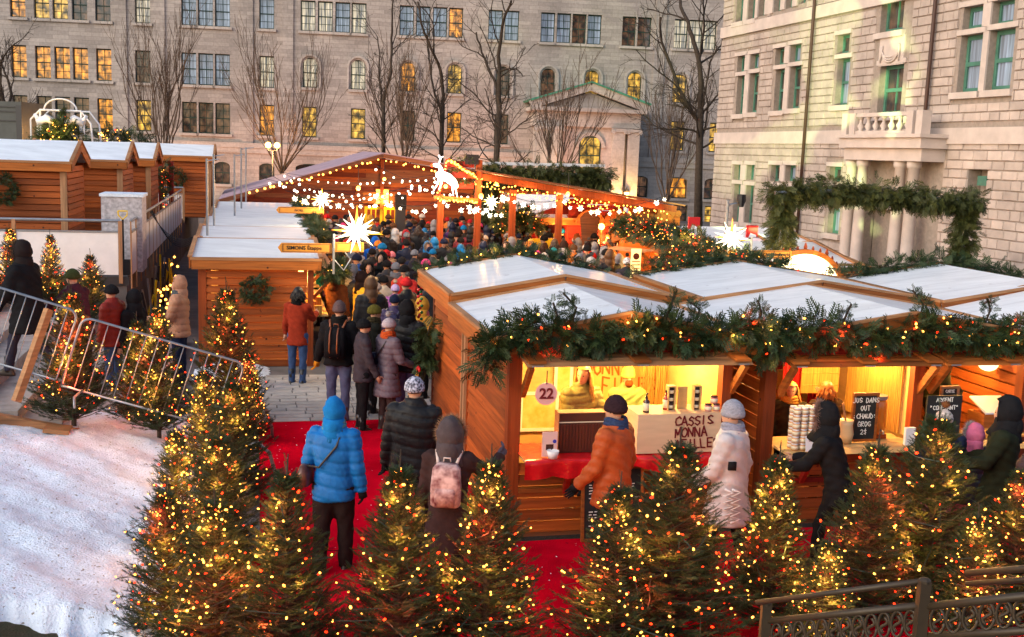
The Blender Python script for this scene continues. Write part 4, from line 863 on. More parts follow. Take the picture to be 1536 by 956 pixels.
hb = zr-.12-zb-.1; bal = MB().loft([(0, 0, 0, .08, .08), (0, 0, .06*hb, .08, .08), (0, 0, .1*hb, .05, .05), (0, 0, .35*hb, .105, .105), (0, 0, .62*hb, .045, .045), (0, 0, .85*hb, .05, .05), (0, 0, .9*hb, .08, .08), (0, 0, hb, .08, .08)], 10).mesh('baluster', [rtrim], True)
nb_ = 7
for i in range(nb_): link('baluster', bal, rb, (bx0+.85+(bx1-bx0-1.72)*i/(nb_-1), -.72, zb+.1))
for x in [RBF.iv(q, 320, -.5)[0] for q in (1272, 1289, 1345, 1365)]:
    MB().loft([(x, -.5, -.5, .22, .22), (x, -.5, .1, .22, .22), (x, -.5, .12, .18, .18), (x, -.5, 1.5, .18, .18), (x, -.5, zcb-.2, .15, .15), (x, -.5, zcb-.18, .19, .19), (x, -.5, zcb-.1, .2, .2), (x, -.5, zcb-.003, .2, .2)], 18).build('column', rtrim, rb, True)
MB().box(dx0+.06, .5, -.5, dx1-.06, .6, 2.75).build('door', mat('carved_wooden_door', (.2, .06, .02), .5, var=.3, vs=6.), rb)
dg = MB(); dg.box(dx0+.2, .49, .9, dx1-.2, .502, 2.5); dd = dg.build('door_pane', M['ggreen'], rb)
sc = MB()
for i in range(5):
    for s in (-1, 1): sc.tube([((dx0+dx1)/2+s*(.05+.14*math.sin(a)), .475, 1.0+.3*i+.14*math.cos(a)) for a in np.linspace(0, 5, 9)], .012, 4)
sc.build('door_scrollwork', M['dmetal'], rb)
lx = RBF.iv(1320, 258)[0]
for i in range(5): MB().box(lx-.95+.39*i, .1, 2.75, lx-.95+.39*i+.375, .3, 3.35+(.08 if i == 2 else 0)).build('lintel_stone', rtrim, rb)
# swag panel, niche box
sw = rz_(1324, 1355, 54, 98); MB().box(sw[0]-.1, -.05, sw[2], sw[1]+.1, -.003, sw[3]).build('carved_panel', rtrim, rb)
c = (sw[0]+sw[1])/2; zt = sw[3]-.35; s_ = MB()
for k in range(3): s_.tube([(c+.38*math.cos(a), -.09, zt-.1+(.16+.07*k)*math.sin(a)) for a in np.linspace(math.pi, 2*math.pi, 11)], .03, 5)
for s in (-1, 1): s_.tube([(c+s*.42, -.09, zt+.08), (c+s*.46, -.1, zt-.4)], [.04, .02], 6)
s_.build('carved_swag', rtrim, rb, True)
MB().box((niche[0]+niche[1])/2-.15, .1, niche[3]-.45, (niche[0]+niche[1])/2+.2, .36, niche[3]-.2).build('electric_box', M['ggreen'], rb)
# stones: the nearest 300 singly, the rest as one mass
H = .235; blocks = []; z = -.9; k = 0; xo_l = rops2+[(bx0+.1, bx1-.1, -1, zc+.1), (c-1.35, c+1.35, zb+.3, 17)]
solid = [(o[0]-.15, o[1]+.15, o[2]-.18, o[3]+.15) if q < len(rops) else o for q, o in enumerate(rops2)]+[(bx0-.02, bx1+.02, zcb, zc+.14), (bx0+.1, bx1-.1, -1, zcb)]
solid += [(-.5, RL, zz-hh/2, zz+hh/2) for zz, hh in bands]+[(sw[0]-.35, sw[1]+.35, zc, 17)]
while z < 13:
    x = -.5-random.uniform(0, .3); hh = H*(1 if int(k) % 3 else 1.12)
    while x < RL:
        L_ = random.choice((.36, .45, .55, .68)); x0, x1 = max(x, -.5), min(x+L_, RL); x += L_
        segs = [(x0, x1)]
        for s in solid:
            if s[2] < z+hh*.6 and s[3] > z+hh*.4:
                ns = []
                for a, b_ in segs:
                    if s[1] <= a or s[0] >= b_: ns.append((a, b_)); continue
                    if s[0] > a: ns.append((a, s[0]))
                    if s[1] < b_: ns.append((s[1], b_))
                segs = ns
        for a, b_ in segs:
            if b_-a > .07: blocks.append((a, z, b_-a, hh))
    z += hh; k += 1
unit = MB().add([[0, 0, 0], [1, 0, 0], [1, 1, 0], [0, 1, 0], [.04, 0, 1], [.96, 0, 1], [.96, 1, 1], [.04, 1, 1]], BOXF)
UB = np.array([[0, 1, 0], [1, 1, 0], [1, 1, 1], [0, 1, 1], [.035, 0, .07], [.965, 0, .07], [.965, 0, .93], [.035, 0, .93]]); UF = [[4, 5, 6, 7], [0, 1, 5, 4], [1, 2, 6, 5], [2, 3, 7, 6], [3, 0, 4, 7]]
ub = MB().add(UB, UF).mesh('stone_block', [rstone])
def bscore(b_): x, z = b_[0], b_[1]; return (x*1.0 if .6 < z < 6.2 and x < 20.5 and not (b_[0] > 13 and z < 1) else x-100)*(1 if b_[2] > .25 else .5)
blocks.sort(key=bscore, reverse=True)
for x, z, L_, hh in blocks[:300]: link('stone_block', ub, rb, (x+.006, -.035-random.uniform(0, .02), z+.006), (0, 0, 0), (L_-.012, .05, hh-.012))
mb = MB()
for x, z, L_, hh in blocks[300:]:
    y = -.035-random.uniform(0, .015); mb.add(UB*np.array([L_-.012, .05, hh-.012])+np.array([x+.006, y, z+.006]), UF)
o = mb.build('stonework', rstone, rb); o['kind'] = 'stuff'
for (pa, pb) in (((1228.5, 0), (1209, 375)), ((1411, 0), (1397, 170))):
    xa = RBF.iv(*pa)[0]; zl = RBF.iv(*pb)[1]; P = [(xa, -.16, 14), (xa, -.16, max(zl, .1))]
    if pa[0] > 1300: P += [(xa-.3, -.3, zl-.5), (xa-.75, -.5, zl-.75)]
    MB().tube(P, .055, 8).build('drainpipe', mat('brown_pipe', (.07, .035, .025), .5), rb, True)
MB().box(-.7, -.5, 17, RL, 1, 17.5).build('cornice', rtrim, rb)
MB().box(-.5, .9, -1, -.3, 9, 17).build('return_wall', rstone, rb)
# ------------------------------------------------------------------ market chalets
PB = np.array([[0, 0, 0], [1, 0, 0], [1, 1, 0], [0, 1, 0], [0, .5, 1], [1, .5, 1], [1, 1, 1], [0, 1, 1]])
def plank_mesh(m): return MB().add(PB, BOXF).mesh('plank', [m])
PK = {k: plank_mesh(M[k]) for k in ('plank', 'plank_red', 'pale', 'fascia', 'dark_plank', 'redwood', 'ply')}
UBX = {k: MB().box(0, 0, 0, 1, 1, 1).mesh('board', [M[k]]) for k in ('plank', 'plank_red', 'pale', 'fascia', 'post', 'palev', 'redwood', 'ply', 'white', 'conc')}
M['darkslat'] = mat('dark_slat', (.09, .022, .014), .4, .4); UBX['darkslat'] = MB().box(0, 0, 0, 1, 1, 1).mesh('slat', [M['darkslat']])
def board(name, k, parent, x0, y0, z0, x1, y1, z1): return link(name, UBX[k], parent, (x0, y0, z0), (0, 0, 0), (x1-x0, y1-y0, z1-z0))
def clad(parent, axis, a0, a1, pos, z0, z1, k='plank', h=.135, out=-1, gap=.02, name='plank', tk=.034):
    """horizontal boards; axis 'x': along x on the plane y=pos, facing out (-1: towards -y); axis 'y': along y on x=pos"""
    n = max(1, round((z1-z0)/h)); h = (z1-z0)/n
    for i in range(n):
        j = random.uniform(-.003, .003); z = z0+i*h
        if axis == 'x':
            o = link(name, PK[k], parent, (a0, pos+(out*tk if out < 0 else 0)+j, z), (0, 0, 0), (a1-a0, tk, h-gap))
            if out > 0: o.rotation_euler = (0, 0, math.pi); o.location = (a1, pos+tk, z)
        else:
            if out < 0: o = link(name, PK[k], parent, (pos-tk+j, a1, z), (0, 0, -math.pi/2), (a1-a0, tk, h-gap))
            else: o = link(name, PK[k], parent, (pos+tk+j, a0, z), (0, 0, math.pi/2), (a1-a0, tk, h-gap))
def gable_roof(t, w, d, e, r, ov=.22, axis='v', fk='fascia', lip='pale', of=.12):
    """two white sheets on a low gable; axis v: ridge runs away from the front"""
    b = MB(); th = .05
    if axis == 'v':
        m = w/2
        for P in ([(-ov, e), (m, r)], [(m, r), (w+ov, e)]):
            (xa, za), (xb, zb) = P; b.add([[xa, -of, za], [xb, -of, zb], [xb, d+.05, zb], [xa, d+.05, za], [xa, -of, za-th], [xb, -of, zb-th], [xb, d+.05, zb-th], [xa, d+.05, za-th]], [[0, 1, 2, 3], [7, 6, 5, 4], [0, 4, 5, 1], [1, 5, 6, 2], [2, 6, 7, 3], [3, 7, 4, 0]])
        ro = b.build('roof', M['roof'], t)
        for x in (-ov-.03, w+ov+.002): board('fascia_board', fk, t, x, -of, e-.2, x+.028, d+.05, e-.012)
        for x in (-ov-.035, w+ov-.045): board('roof_edge_strip', lip, t, x, -of-.01, e-.01, x+.08, d+.06, e+.022)
        for y, sg in ((-of-.03, -1), (d+.052, 1)):
            for s in (0, 1):
                A = (-ov, y, e-.1) if not s else (m, y, r-.1); B = (m, y, r-.1) if not s else (w+ov, y, e-.1)
                MB().beam(A, B, .028, .18, up=(0, 1, 0) if False else (0, 0, 1)).build('gable_board', M[fk], t)
                A = (A[0], y, A[2]+.108); B = (B[0], y, B[2]+.108); MB().beam(A, B, .05, .03).build('roof_edge_strip', M[lip], t)
        for y in np.arange(.4, d, .62):   # joints of the sheet
            MB().add([[-ov, y, e+.003], [m, y, r+.003], [m, y+.012, r+.003], [-ov, y+.012, e+.003], [w+ov, y, e+.003], [w+ov, y+.012, e+.003]], [[0, 1, 2, 3], [1, 4, 5, 2]]).build('sheet_joint', M['cream'], t)
    else:
        m = d/2; y0, y1 = -ov, d+ov*.3
        for P in ([(y0, e), (m, r)], [(m, r), (y1, e)]):
            (ya, za), (yb, zb) = P; b.add([[-of, ya, za], [w+of, ya, za], [w+of, yb, zb], [-of, yb, zb], [-of, ya, za-th], [w+of, ya, za-th], [w+of, yb, zb-th], [-of, yb, zb-th]], [[0, 1, 2, 3], [7, 6, 5, 4], [0, 4, 5, 1], [1, 5, 6, 2], [2, 6, 7, 3], [3, 7, 4, 0]])
        b.build('roof', M['roof'], t)
        for y in (y0-.03, y1+.002): board('fascia_board', fk, t, -of, y, e-.19, w+of, y+.028, e-.03)
        board('roof_edge_strip', lip, t, -of-.02, y0-.04, e-.028, w+of+.02, y0+.06, e+.02)
        for x in (-of-.03, w+of+.002):
            for A, B in (((x, y0, e-.08), (x, m, r-.08)), ((x, m, r-.08), (x, y1, e-.08))):
                MB().beam(A, B, .028, .2).build('gable_board', M[fk], t); MB().beam((A[0], A[1], A[2]+.115), (B[0], B[1], B[2]+.115), .07, .03).build('roof_edge_strip', M[lip], t)
def chalet(label, u, v, w, d, e, r, front='open', left=True, rot=0, lit=None, post='post', k='plank', axis='v', base=0, o=None, rz=None, counter=.93, openx=None, group='wooden market chalets', back=True, right=True, ov=.22, sill=.86):
    loc = W(u, v, base) if o is None else o; t = thing('market_chalet', label, 'market stall', loc, R(13.5)+rot if rz is None else rz, group)
    for i, (x, y) in enumerate(((0, 0), (w-.12, 0), (0, d-.12), (w-.12, d-.12))): board('post', post if i != 2 else 'post', t, x-(.015 if x == 0 else -.015), y-(.015 if y == 0 else -.015), -base*0-.02, x+.12, y+.12, e-.06)
    if left: clad(t, 'y', .125, d-.125, .02, .02, e-.08, k)
    if right: clad(t, 'y', .125, d-.125, w-.02, .02, e-.08, k, out=1)
    else: MB().box(w-.05, .12, 0, w-.02, d-.12, e-.08).build('side_wall', M[k], t)
    if back: clad(t, 'x', .125, w-.125, d-.03, .02, e-.08, k, h=.27, out=1)
    else: MB().box(.12, d-.05, 0, w-.12, d-.02, e-.08).build('back_wall', M[k], t)
    MB().box(.0, .0, -.02, w, d, .05).build('floor', M['dark_plank'], t)
    if front == 'open':
        clad(t, 'x', .125, w-.125, .02, .06, sill-.03, k, h=.14); board('head_beam', 'redwood', t, .12, -.005, e-.2, w-.12, .07, e-.06)
        for x, q in ((0.003, .5),): MB().prism([(.12, e-.06), (w-.12, e-.06), (w/2, r-.07)], .0, .03).build('gable_panel', M['redwood'], t)
    elif front == 'closed':
        clad(t, 'x', .125, w-.125, .02, .02, e-.08, k)
    gable_roof(t, w, d, e, r, axis=axis, ov=ov)
    return t
def shutter(t, x0, x1, z, y=-.36, planks=3, k='pale', braces=(True, True), seams=()):
    """the opened shutter propped out over the counter"""
    s = None; wd = (-.0-y)/planks
    zi = z+.05
    for i in range(planks): link('shutter_plank', PK[k], t, (x0, y+i*wd, z+.05*(i+.2)/planks), (.13, 0, 0), (x1-x0, wd-.008, .028))
    for x in [x0+.02, (x0+x1)/2-.09, x1-.2]:
        b = board('shutter_batten', 'fascia', t, x, y+.01, z+.034, x+.18, -.02, z+.06); b.rotation_euler = (.13, 0, 0)
        MB().box(x+.03, y-.008, z+.004, x+.15, y+.0, z+.02).build('hinge', M['metal'], t)
    for f, x in zip(braces, (x0+.06, x1-.06)):
        if f: MB().beam((x, .02, z-.36), (x, y+.05, z+.0), .05, .08).build('brace', M['fascia'], t)
# stall 22
s22 = chalet('cedar chalet numbered 22 selling blackcurrant products under a fir garland', 0, 0, 2.45, 2.3, 2.15, 2.42, lit=True)
shutter(s22, .08, 2.52, 1.9, y=-.36)
# pavement of its counter with red plastic cloth
def cloth_sheet(name, x0, x1, y0, y1, z, drop, m, parent, seed=1):
    rng = np.random.default_rng(seed); nx, ny = 60, 22; V = []; F = []
    for i in range(nx+1):
        for j in range(ny+1):
            x = x0+(x1-x0)*i/nx; s = j/ny; L = (y1-y0)+drop; q = s*L
            if q < y1-y0: y = y1-q; zz = z
            else: y = y0-.02*math.sin(x*9)-.015*math.sin(x*23+1)*(q-(y1-y0))/drop; zz = z-(q-(y1-y0))*(1+.25*math.sin(x*4)+.12*math.sin(x*13))
            wv = .012*math.sin(x*31+5*math.sin(y*9))*math.sin(y*23+x*6)+rng.normal(0, .003); V.append([x, y+wv*.6, zz+abs(wv)]); 
    for i in range(nx):
        for j in range(ny): a = i*(ny+1)+j; F.append([a, a+1, a+ny+2, a+ny+1])
    return MB().add(V, F).build(name, m, parent, True)
board('counter', 'ply', s22, .13, -.3, .88, 2.32, .35, .92); cloth_sheet('counter_cloth', .1, 2.36, -.33, .34, .93, .16, M['redcloth'], s22)
for x in (.62, 1.95): MB().beam((x, -.03, .5), (x-.0, -.27, .86), .05, .06).build('counter_bracket', M['redwood'], s22)
board('ledge', 'fascia', s22, .125, -.045, .5, 2.33, -.012, .55)
lin = MB(); MB().box(.13, 2.1, .06, 2.32, 2.12, 2.0).build('lining_board', M['ply'], s22); MB().box(.06, .14, .5, .075, 2.1, 2.0).build('lining_board', M['ply'], s22); MB().box(2.37, .14, .5, 2.385, 2.1, 2.0).build('lining_board', M['ply'], s22)
for x, wt in ((.5, 34), (1.2, 38), (1.95, 38)):
    l = thing('work_lamp', {.5: 'bright bulb hanging at the number end inside stall 22', 1.2: 'bright bulb hanging in the middle of stall 22', 1.95: 'bright bulb hanging over the crate end inside stall 22'}[x], 'lamp', W(x, .75, 1.98), 0, None)
    MB().ell((0, 0, 0), (.045, .045, .055), 12, 8).build('bulb', E_GLOBE, l, True); MB().tube([(0, 0, .05), (0, 0, .16)], .012, 6).build('flex', M['black'], l); lamp('bulb_light', (0, 0, -.08), wt*1.7, (1, .62, .17), l, .08)
def MKT(name, label, cat, u, v, z, dr=0, group=None): return thing(name, label, cat, W(u, v, z), R(13.5+dr), group)
def letters(b, m, parent, loc, rx=0, name='lettering', rz=0, ry=0): o = b.build(name, m, parent); o.location = loc; o.rotation_euler = (rx, ry, rz); return o
INK = mat('dark_red_ink', (.16, .012, .015), .7); ORINK = mat('orange_red_ink', (.62, .1, .01), .7)
# sign 22: round disc hung from the brace
d_ = MKT('number_sign', 'round pink disc sign reading 22 at the corner of the stall', 'sign', .3, -.32, 1.62)
MB().tube([(0, 0, 0), (0, .012, 0)], .115, 28).build('disc', mat('pink_paint', (.72, .38, .36), .5), d_); MB().tube([(0, 0, .1), (0, .0, .24)], .006, 5).build('cord', M['black'], d_)
tm = textmesh('22', .15, INK, bold=.004); link('numerals', tm, d_, (0, -.005, 0), (math.pi/2, 0, 0))
# crate with hand lettering, jars and bottles on it
cr = MKT('product_box', 'plywood box hand-lettered in dark red capitals standing on the red counter', 'box', 1.32, -.24, .945)
MB().box(0, 0, 0, .93, .42, .42).build('box_body', mat('sanded_plywood', (.66, .47, .3), .6, var=.1, vs=3., scale=(1, 1, 6)), cr)
letters(strokes(['CASSIS', 'MONNA', '&FILLES'], .095, th=.016, jit=.05, gap=.22, lead=1.3, seed=4), INK, cr, (.42, -.006, .29)).rotation_euler = (0, -.03, 0)
JG = mat('dark_jar_glass', (.05, .012, .01), .15, .6); LBL = mat('pale_label', (.75, .68, .5), .6); PINKJ = mat('pink_preserve', (.6, .22, .2), .3)
def jar(x, y, z, r, h, m, lab, par_label, lid=M['black'], frame=(1.32, -.24, .945)):
    t = MKT('jar', par_label, 'jar', frame[0]+x, frame[1]+y, frame[2]+z, 0, 'preserve jars at the counter')
    MB().loft([(0, 0, 0, r*.9, r*.9), (0, 0, h*.1, r, r), (0, 0, h*.72, r, r), (0, 0, h*.8, r*.8, r*.8)], 16).build('glass', m, t, True); MB().loft([(0, 0, h*.8, r*.93, r*.93), (0, 0, h, r*.93, r*.93)], 16).build('lid', lid, t, True)
    MB().loft([(0, 0, h*.18, r*1.02, r*1.02), (0, 0, h*.62, r*1.02, r*1.02)], 16).build('label', lab, t, True); return t
def bottle(x, y, z, label, col, fr_=(1.32, -.24, .945), h=.2, pump=True):
    t = MKT('bottle', label, 'bottle', fr_[0]+x, fr_[1]+y, fr_[2]+z); MB().loft([(0, 0, 0, .034, .034), (0, 0, h*.6, .034, .034), (0, 0, h*.7, .016, .016), (0, 0, h*.85, .014, .014)], 14).build('glass', mat('bottle_glass', col, .12, .6), t, True)
    MB().loft([(0, 0, h*.1, .0355, .0355), (0, 0, h*.5, .0355, .0355)], 14).build('label', LBL, t, True); MB().tube([(0, 0, h*.84), (0, 0, h), (0, -.03, h*1.02)] if pump else [(0, 0, h*.84), (0, 0, h*.95)], .008 if pump else .016, 6).build('cap', M['black'], t)
bottle(.12, .1, .42, 'dark pump bottle alone at the near corner of the lettered box', (.04, .01, .01)); bottle(.38, .2, .42, 'red syrup bottle next to the tall rack of jars', (.3, .02, .01), pump=False, h=.22)
for rx, nm in ((.47, 'beside the red bottle'), (.76, 'beside the pile of pink jars')):
    t = MKT('jar_rack', f'upright wooden rack of three small jars {nm}', 'rack', 1.32+rx-.045, -.24+.15, 1.365)
    board('side', 'ply', t, -.045, 0, 0, -.033, .08, .25); board('side', 'ply', t, .033, 0, 0, .045, .08, .25); board('top', 'ply', t, -.045, 0, .25, .045, .08, .262); board('back', 'ply', t, -.033, .07, 0, .033, .08, .25)
    for k in range(3): jar(rx-.045, .19-.0, .42+.004+.081*k, .031, .077, JG, LBL, f'small dark jar {("at the bottom","in the middle","at the top")[k]} of the rack {nm}')
t = MKT('card_stand', 'upright plywood card standing between the two racks', 'card', 1.32+.57, -.02, 1.365); board('card', 'ply', t, -.055, 0, 0, .055, .02, .24)
for x, z, s in ((.82, 0, 'under the stacked one, beside the rack'), (.88, .085, 'stacked on top of two others'), (.91, 0, 'at the outer corner of the box')): jar(x, .1, .42+z, .04, .08, PINKJ, LBL, 'squat pink jar '+s, JG)
# items on the counter
t = MKT('display_case', 'dark brown slatted case standing on the red counter', 'case', .5, -.12, .945); MB().box(0, 0, 0, .5, .12, .42).build('case_body', mat('dark_case', (.06, .02, .015), .35, .5), t)
for k in range(14): board('slat', 'darkslat', t, .02+.034*k, -.008, .02, .042+.034*k, -.001, .3).data
MB().box(0, -.006, .32, .5, -.001, .33).build('trim', LBL, t); 
for a, c in (((-.008, -.02, 0), (.0, .13, .43)), ((.5, -.02, 0), (.508, .13, .43)), ((-.008, -.02, .421), (.508, .13, .43))): MB().box(*a, *c).build('rim', M['pale'], t)
t = MKT('price_card', 'small pink folded card with a printed picture on the counter', 'card', .3, -.24, .945); MB().box(0, 0, 0, .16, .01, .26).build('card', mat('pink_card', (.75, .5, .45), .5), t); MB().box(.04, -.003, .07, .12, -.001, .13).build('printed_picture', JG, t); MB().tube([(.13, -.003, .16), (.13, -.001, .16)], .02, 12).build('blue_dot', mat('blue_dot', (.03, .04, .4), .5), t)
t = MKT('cup', 'white paper cup in front of the pink card', 'cup', .4, -.3, .945); MB().loft([(0, 0, 0, .045, .045), (0, 0, .08, .065, .065), (0, 0, .081, .06, .06), (0, 0, .02, .04, .04)], 16).build('cup_body', M['white'], t, True)
t = MKT('tasting_tray', 'shallow basket of crinkled samples beside the dark case', 'tray', 1.08, -.15, .945); MB().loft([(0, 0, 0, .11, .07), (0, 0, .06, .15, .1), (0, 0, .06, .14, .09), (0, 0, .03, .12, .08)], 16).build('basket', M['gold'], t); mm = MB(); [mm.ell((random.uniform(-.1, .1), random.uniform(-.06, .06), .06), (.028, .02, .018), 6, 4) for _ in range(26)]; o = mm.build('samples', M['pale'], t, True); o['kind'] = 'stuff'
# pictures and lettering on the back board of stall 22
sg = MKT('back_sign', 'yellow plywood board with big orange-red hand lettering behind the vendors', 'sign', 1.35, 1.9, .98); MB().box(0, 0, 0, 1.0, .02, .6).build('board', mat('yellow_ply', (.7, .42, .12), .6, var=.15, vs=4.), sg)
letters(strokes(['MONNA', '& FILLES'], .18, w=.09, th=.022, gap=.32, lead=1.25, seed=8), ORINK, sg, (.04, -.006, .36))
for i, (x, z, w_, h_, lb) in enumerate(((.16, 1.12, .42, .45, 'framed poster lettered in small capitals above the counter corner'), (.16, .62, .42, .42, 'small framed bottle poster low behind the pink card'), (1.05, 1.05, .24, .42, 'white framed picture beside the lettered board'), (.62, .6, .5, .5, 'wooden framed shelf picture behind the vendor'))):
    t = MKT('framed_poster', lb, 'poster', x, 2.06, z); 
    for a in ((0, -.02, 0, w_, .0, .04), (0, -.02, h_-.04, w_, 0, h_), (0, -.019, .04, .04, 0, h_-.04), (w_-.04, -.019, .04, w_, 0, h_-.04)): MB().box(*a).build('frame', M['white'], t)
    MB().box(.04, -.01, .04, w_-.04, .0, h_-.04).build('print', mat('poster_print', (.72, .36, .06), .5, col2=(.85, .6, .25), vs=7.), t)
    if i == 0: letters(strokes(['CASSIS', 'MONNA', '& FILLES'], .05, th=.008, jit=.05, align='c'), M['white'], t, (.22, -.014, .3))
    if i == 1: MB().loft([(w_/2, -.02, .08, .03, .008), (w_/2, -.02, .24, .03, .008), (w_/2, -.02, .28, .012, .008), (w_/2, -.02, .35, .012, .008)], 10).build('printed_bottle', ORINK, t)
t = MKT('straw_screen', 'rustling straw screen hung at the end of stall 22', 'screen', 2.0, 1.6, .95)
mm = MB(); [mm.tube([(x, random.uniform(-.02, 0), 0), (x+random.uniform(-.03, .03), random.uniform(-.03, 0), .4), (x+random.uniform(-.03, .03), 0, .76)], .008, 4) for x in np.linspace(0, .38, 34)]; o = mm.build('reeds', M['gold'], t); o['kind'] = 'stuff'
# chalkboards
def chalkboard(label, u, v, z, w_, h_, lines, lh, frame=True, tilt=0, th=.007, lead=1.4, off=None, rz=0, fk='fascia', legs=False):
    t = MKT('chalkboard', label, 'chalkboard', u, v, z, rz); MB().box(0, 0, 0, w_, .02, h_).build('board', M['chalk'], t)
    if frame:
        for a in ((-.03, -.008, -.03, w_+.03, .028, 0), (-.03, -.008, h_, w_+.03, .028, h_+.03), (-.03, -.007, 0, 0, .027, h_), (w_, -.007, 0, w_+.03, .027, h_)): MB().box(*a).build('frame', M[fk], t)
    letters(strokes(lines, lh, th=th, lead=lead, align='c', seed=len(label), jit=.05, gap=.3), M['chalkw'], t, (w_/2, -.006, h_-lh*1.5) if off is None else off); t.rotation_euler[0] = tilt; return t
cb = chalkboard('tall framed chalkboard menu leaning on the planks below the red counter', .78, -.28, .06, .62, .72, ['CASSIS'], .055, tilt=-.12)
rngc = random.Random(3); mm = MB()
for r_, z in enumerate((.56, .53, .5, .47, .42, .28, .25, .22, .19, .13)):
    x = .05
    while x < .05+(.5 if r_ < 5 else .22): l = rngc.uniform(.02, .06); mm.beam((x, -.004, z+rngc.uniform(-.003, .003)), (x+l, -.004, z+rngc.uniform(-.004, .004)), .009, .003, up=(0, 1, 0)); x += l+.018
mm.build('small_writing', M['chalkw'], cb)['kind'] = 'stuff'
# stall 23: a wide double chalet
s23 = chalet('wide double chalet with jars and grog for sale next to stall 22', 2.86, 0, 3.34, 2.3, 2.13, 2.42, lit=True)
shutter(s23, .12, 1.95, 1.86, y=-.34, k='fascia'); shutter(s23, 1.98, 3.7, 1.86, y=-.34, k='fascia', braces=(True, False))
board('middle_post', 'post', s23, 1.82, .0, .05, 1.95, .1, 1.95)
def counter(t, x0, x1, z=.93, y0=-.34, k='ply', br=True):
    n = 4; 
    for i in range(n): link('counter_plank', PK[k], t, (x0, y0+.17*i, z-.03), (0, 0, 0), (x1-x0, .162, .03))
    if br:
        for x in (x0+.35, x1-.3): MB().beam((x, -.03, z-.42), (x, y0+.06, z-.04), .05, .06).build('counter_bracket', M['redwood'], t)
counter(s23, .14, 1.8); board('ledge', 'redwood', s23, .125, -.045, .5, 3.2, -.012, .55); counter(s23, 1.98, 3.2, .93)
MB().box(.13, 2.1, .06, 3.2, 2.12, 2.0).build('lining_board', M['ply'], s23); MB().box(1.86, .1, .95, 1.88, 2.1, 2.0).build('partition', M['ply'], s23)
for nm, x, lb, c in (('work_lamp', .9, 'bulb hanging over the wall of preserve jars', 1), ('work_lamp', 1.5, 'bulb hanging over the grog chalkboard', 1), ('work_lamp', 2.6, 'bulb hanging at the far counter of the double chalet', 1), ('work_lamp', 3.1, 'bulb in a paper shade at the end of the double chalet', 1)):
    l = MKT(nm, lb, 'lamp', 2.86+x, .6, 1.9); MB().ell((0, 0, 0), (.05, .05, .06), 12, 8).build('bulb', E_GLOBE, l, True); MB().tube([(0, 0, .05), (0, 0, .2)], .01, 5).build('flex', M['black'], l); lamp('bulb_light', (0, 0, -.1), 52, (1, .54, .14), l, .08)
# jar wall: individual jars stacked
k = 0
names = ('bottom', 'second', 'third', 'fourth', 'fifth', 'top')
HON = mat('honey_preserve', (.62, .33, .14), .25, .6)
for cidx in range(4):
    for row in range(6):
        for dp in range(2):
            if dp == 0 and row == 5 and cidx == 3: continue
            jar(.27+.088*cidx, .0+.09*dp, .0+.0785*row, .04, .077, HON, LBL, f'{names[row]} jar of {("the first","the second","the third","the last")[cidx]} stack from the post, {("front","back")[dp]} layer', M['white'], frame=(2.86, -.24, .935)); k += 1
t = MKT('price_card', 'white card with faint writing leaning on the stacks of jars', 'card', 3.22, -.32, .935); MB().box(0, 0, 0, .2, .006, .17).build('card', M['white'], t); letters(strokes(['GELEE', '7$'], .03, th=.004, align='c'), INK, t, (.1, -.004, .11)); t.rotation_euler[0] = -.15
chalkboard('upright chalkboard reading JUS CHAUD GROG 2$ on the counter', 3.98, .02, .96, .26, .5, ['JUS DANS', 'OUT', ':CHAUD:', 'GROG', '2$'], .052, frame=True, lead=1.75, th=.008)
chalkboard('big chalkboard reading ARGENT COMPTANT CASH ONLY by the middle post', 4.72, -.22, .94, .44, .56, ['ARGENT', '"COMPTANT"', 'cash', 'only'], .045, frame=False, lead=2.0)
chalkboard('narrow chalkboard with white writing behind the cash only board', 5.15, .12, .98, .18, .52, ['CARTE', 'DEBIT', 'CREDIT'], .03, lead=2.4, fk='pale')
t = MKT('drink_dispenser', 'amber glass juice dispenser behind the grog chalkboard', 'dispenser', 4.36, .16, .94); MB().loft([(0, 0, .05, .09, .09), (0, 0, .42, .09, .09), (0, 0, .45, .07, .07)], 18).build('tank', mat('amber_juice', (.6, .18, .02), .1, .6), t, True); MB().loft([(0, 0, .45, .095, .095), (0, 0, .49, .095, .095)], 18).build('lid', M['metal'], t); MB().box(-.08, -.08, 0, .08, .08, .05).build('stand', M['post'], t); MB().tube([(0, -.09, .1), (0, -.14, .1), (0, -.14, .07)], .01, 5).build('tap', M['metal'], t)
t = MKT('jug', 'pale jug with a ladle standing in it beside the grog board', 'jug', 3.86, -.02, .94); MB().loft([(0, 0, 0, .07, .07), (0, 0, .1, .09, .09), (0, 0, .2, .07, .07), (0, 0, .26, .08, .08), (0, 0, .25, .07, .07)], 18).build('jug_body', mat('glazed_jug', (.6, .45, .25), .3), t, True); MB().tube([(0, 0, .2), (-.06, 0, .45)], .012, 6).build('ladle', M['pale'], t)
t = MKT('sign_block', 'small blank white block sign on the second counter', 'sign', 4.5, -.2, .935); MB().box(0, 0, 0, .12, .04, .2).build('block', M['white'], t)
t = MKT('straw_screen', 'woven gold reed screen hanging behind the grog counter', 'screen', 4.0, 1.3, 1.2); mm = MB(); [mm.tube([(x, 0, 0), (x+.005, 0, .75)], .009, 4) for x in np.linspace(0, .5, 38)]; [mm.tube([(0, -.008, z), (.5, -.008, z)], .006, 4) for z in (.1, .25, .4, .55, .7)]; o = mm.build('reeds', M['gold'], t); o['kind'] = 'stuff'
t = MKT('red_curtain', 'red curtain hanging between the shelves in the double chalet', 'curtain', 3.8, 1.4, .95); mm = MB(); V = []; F = []
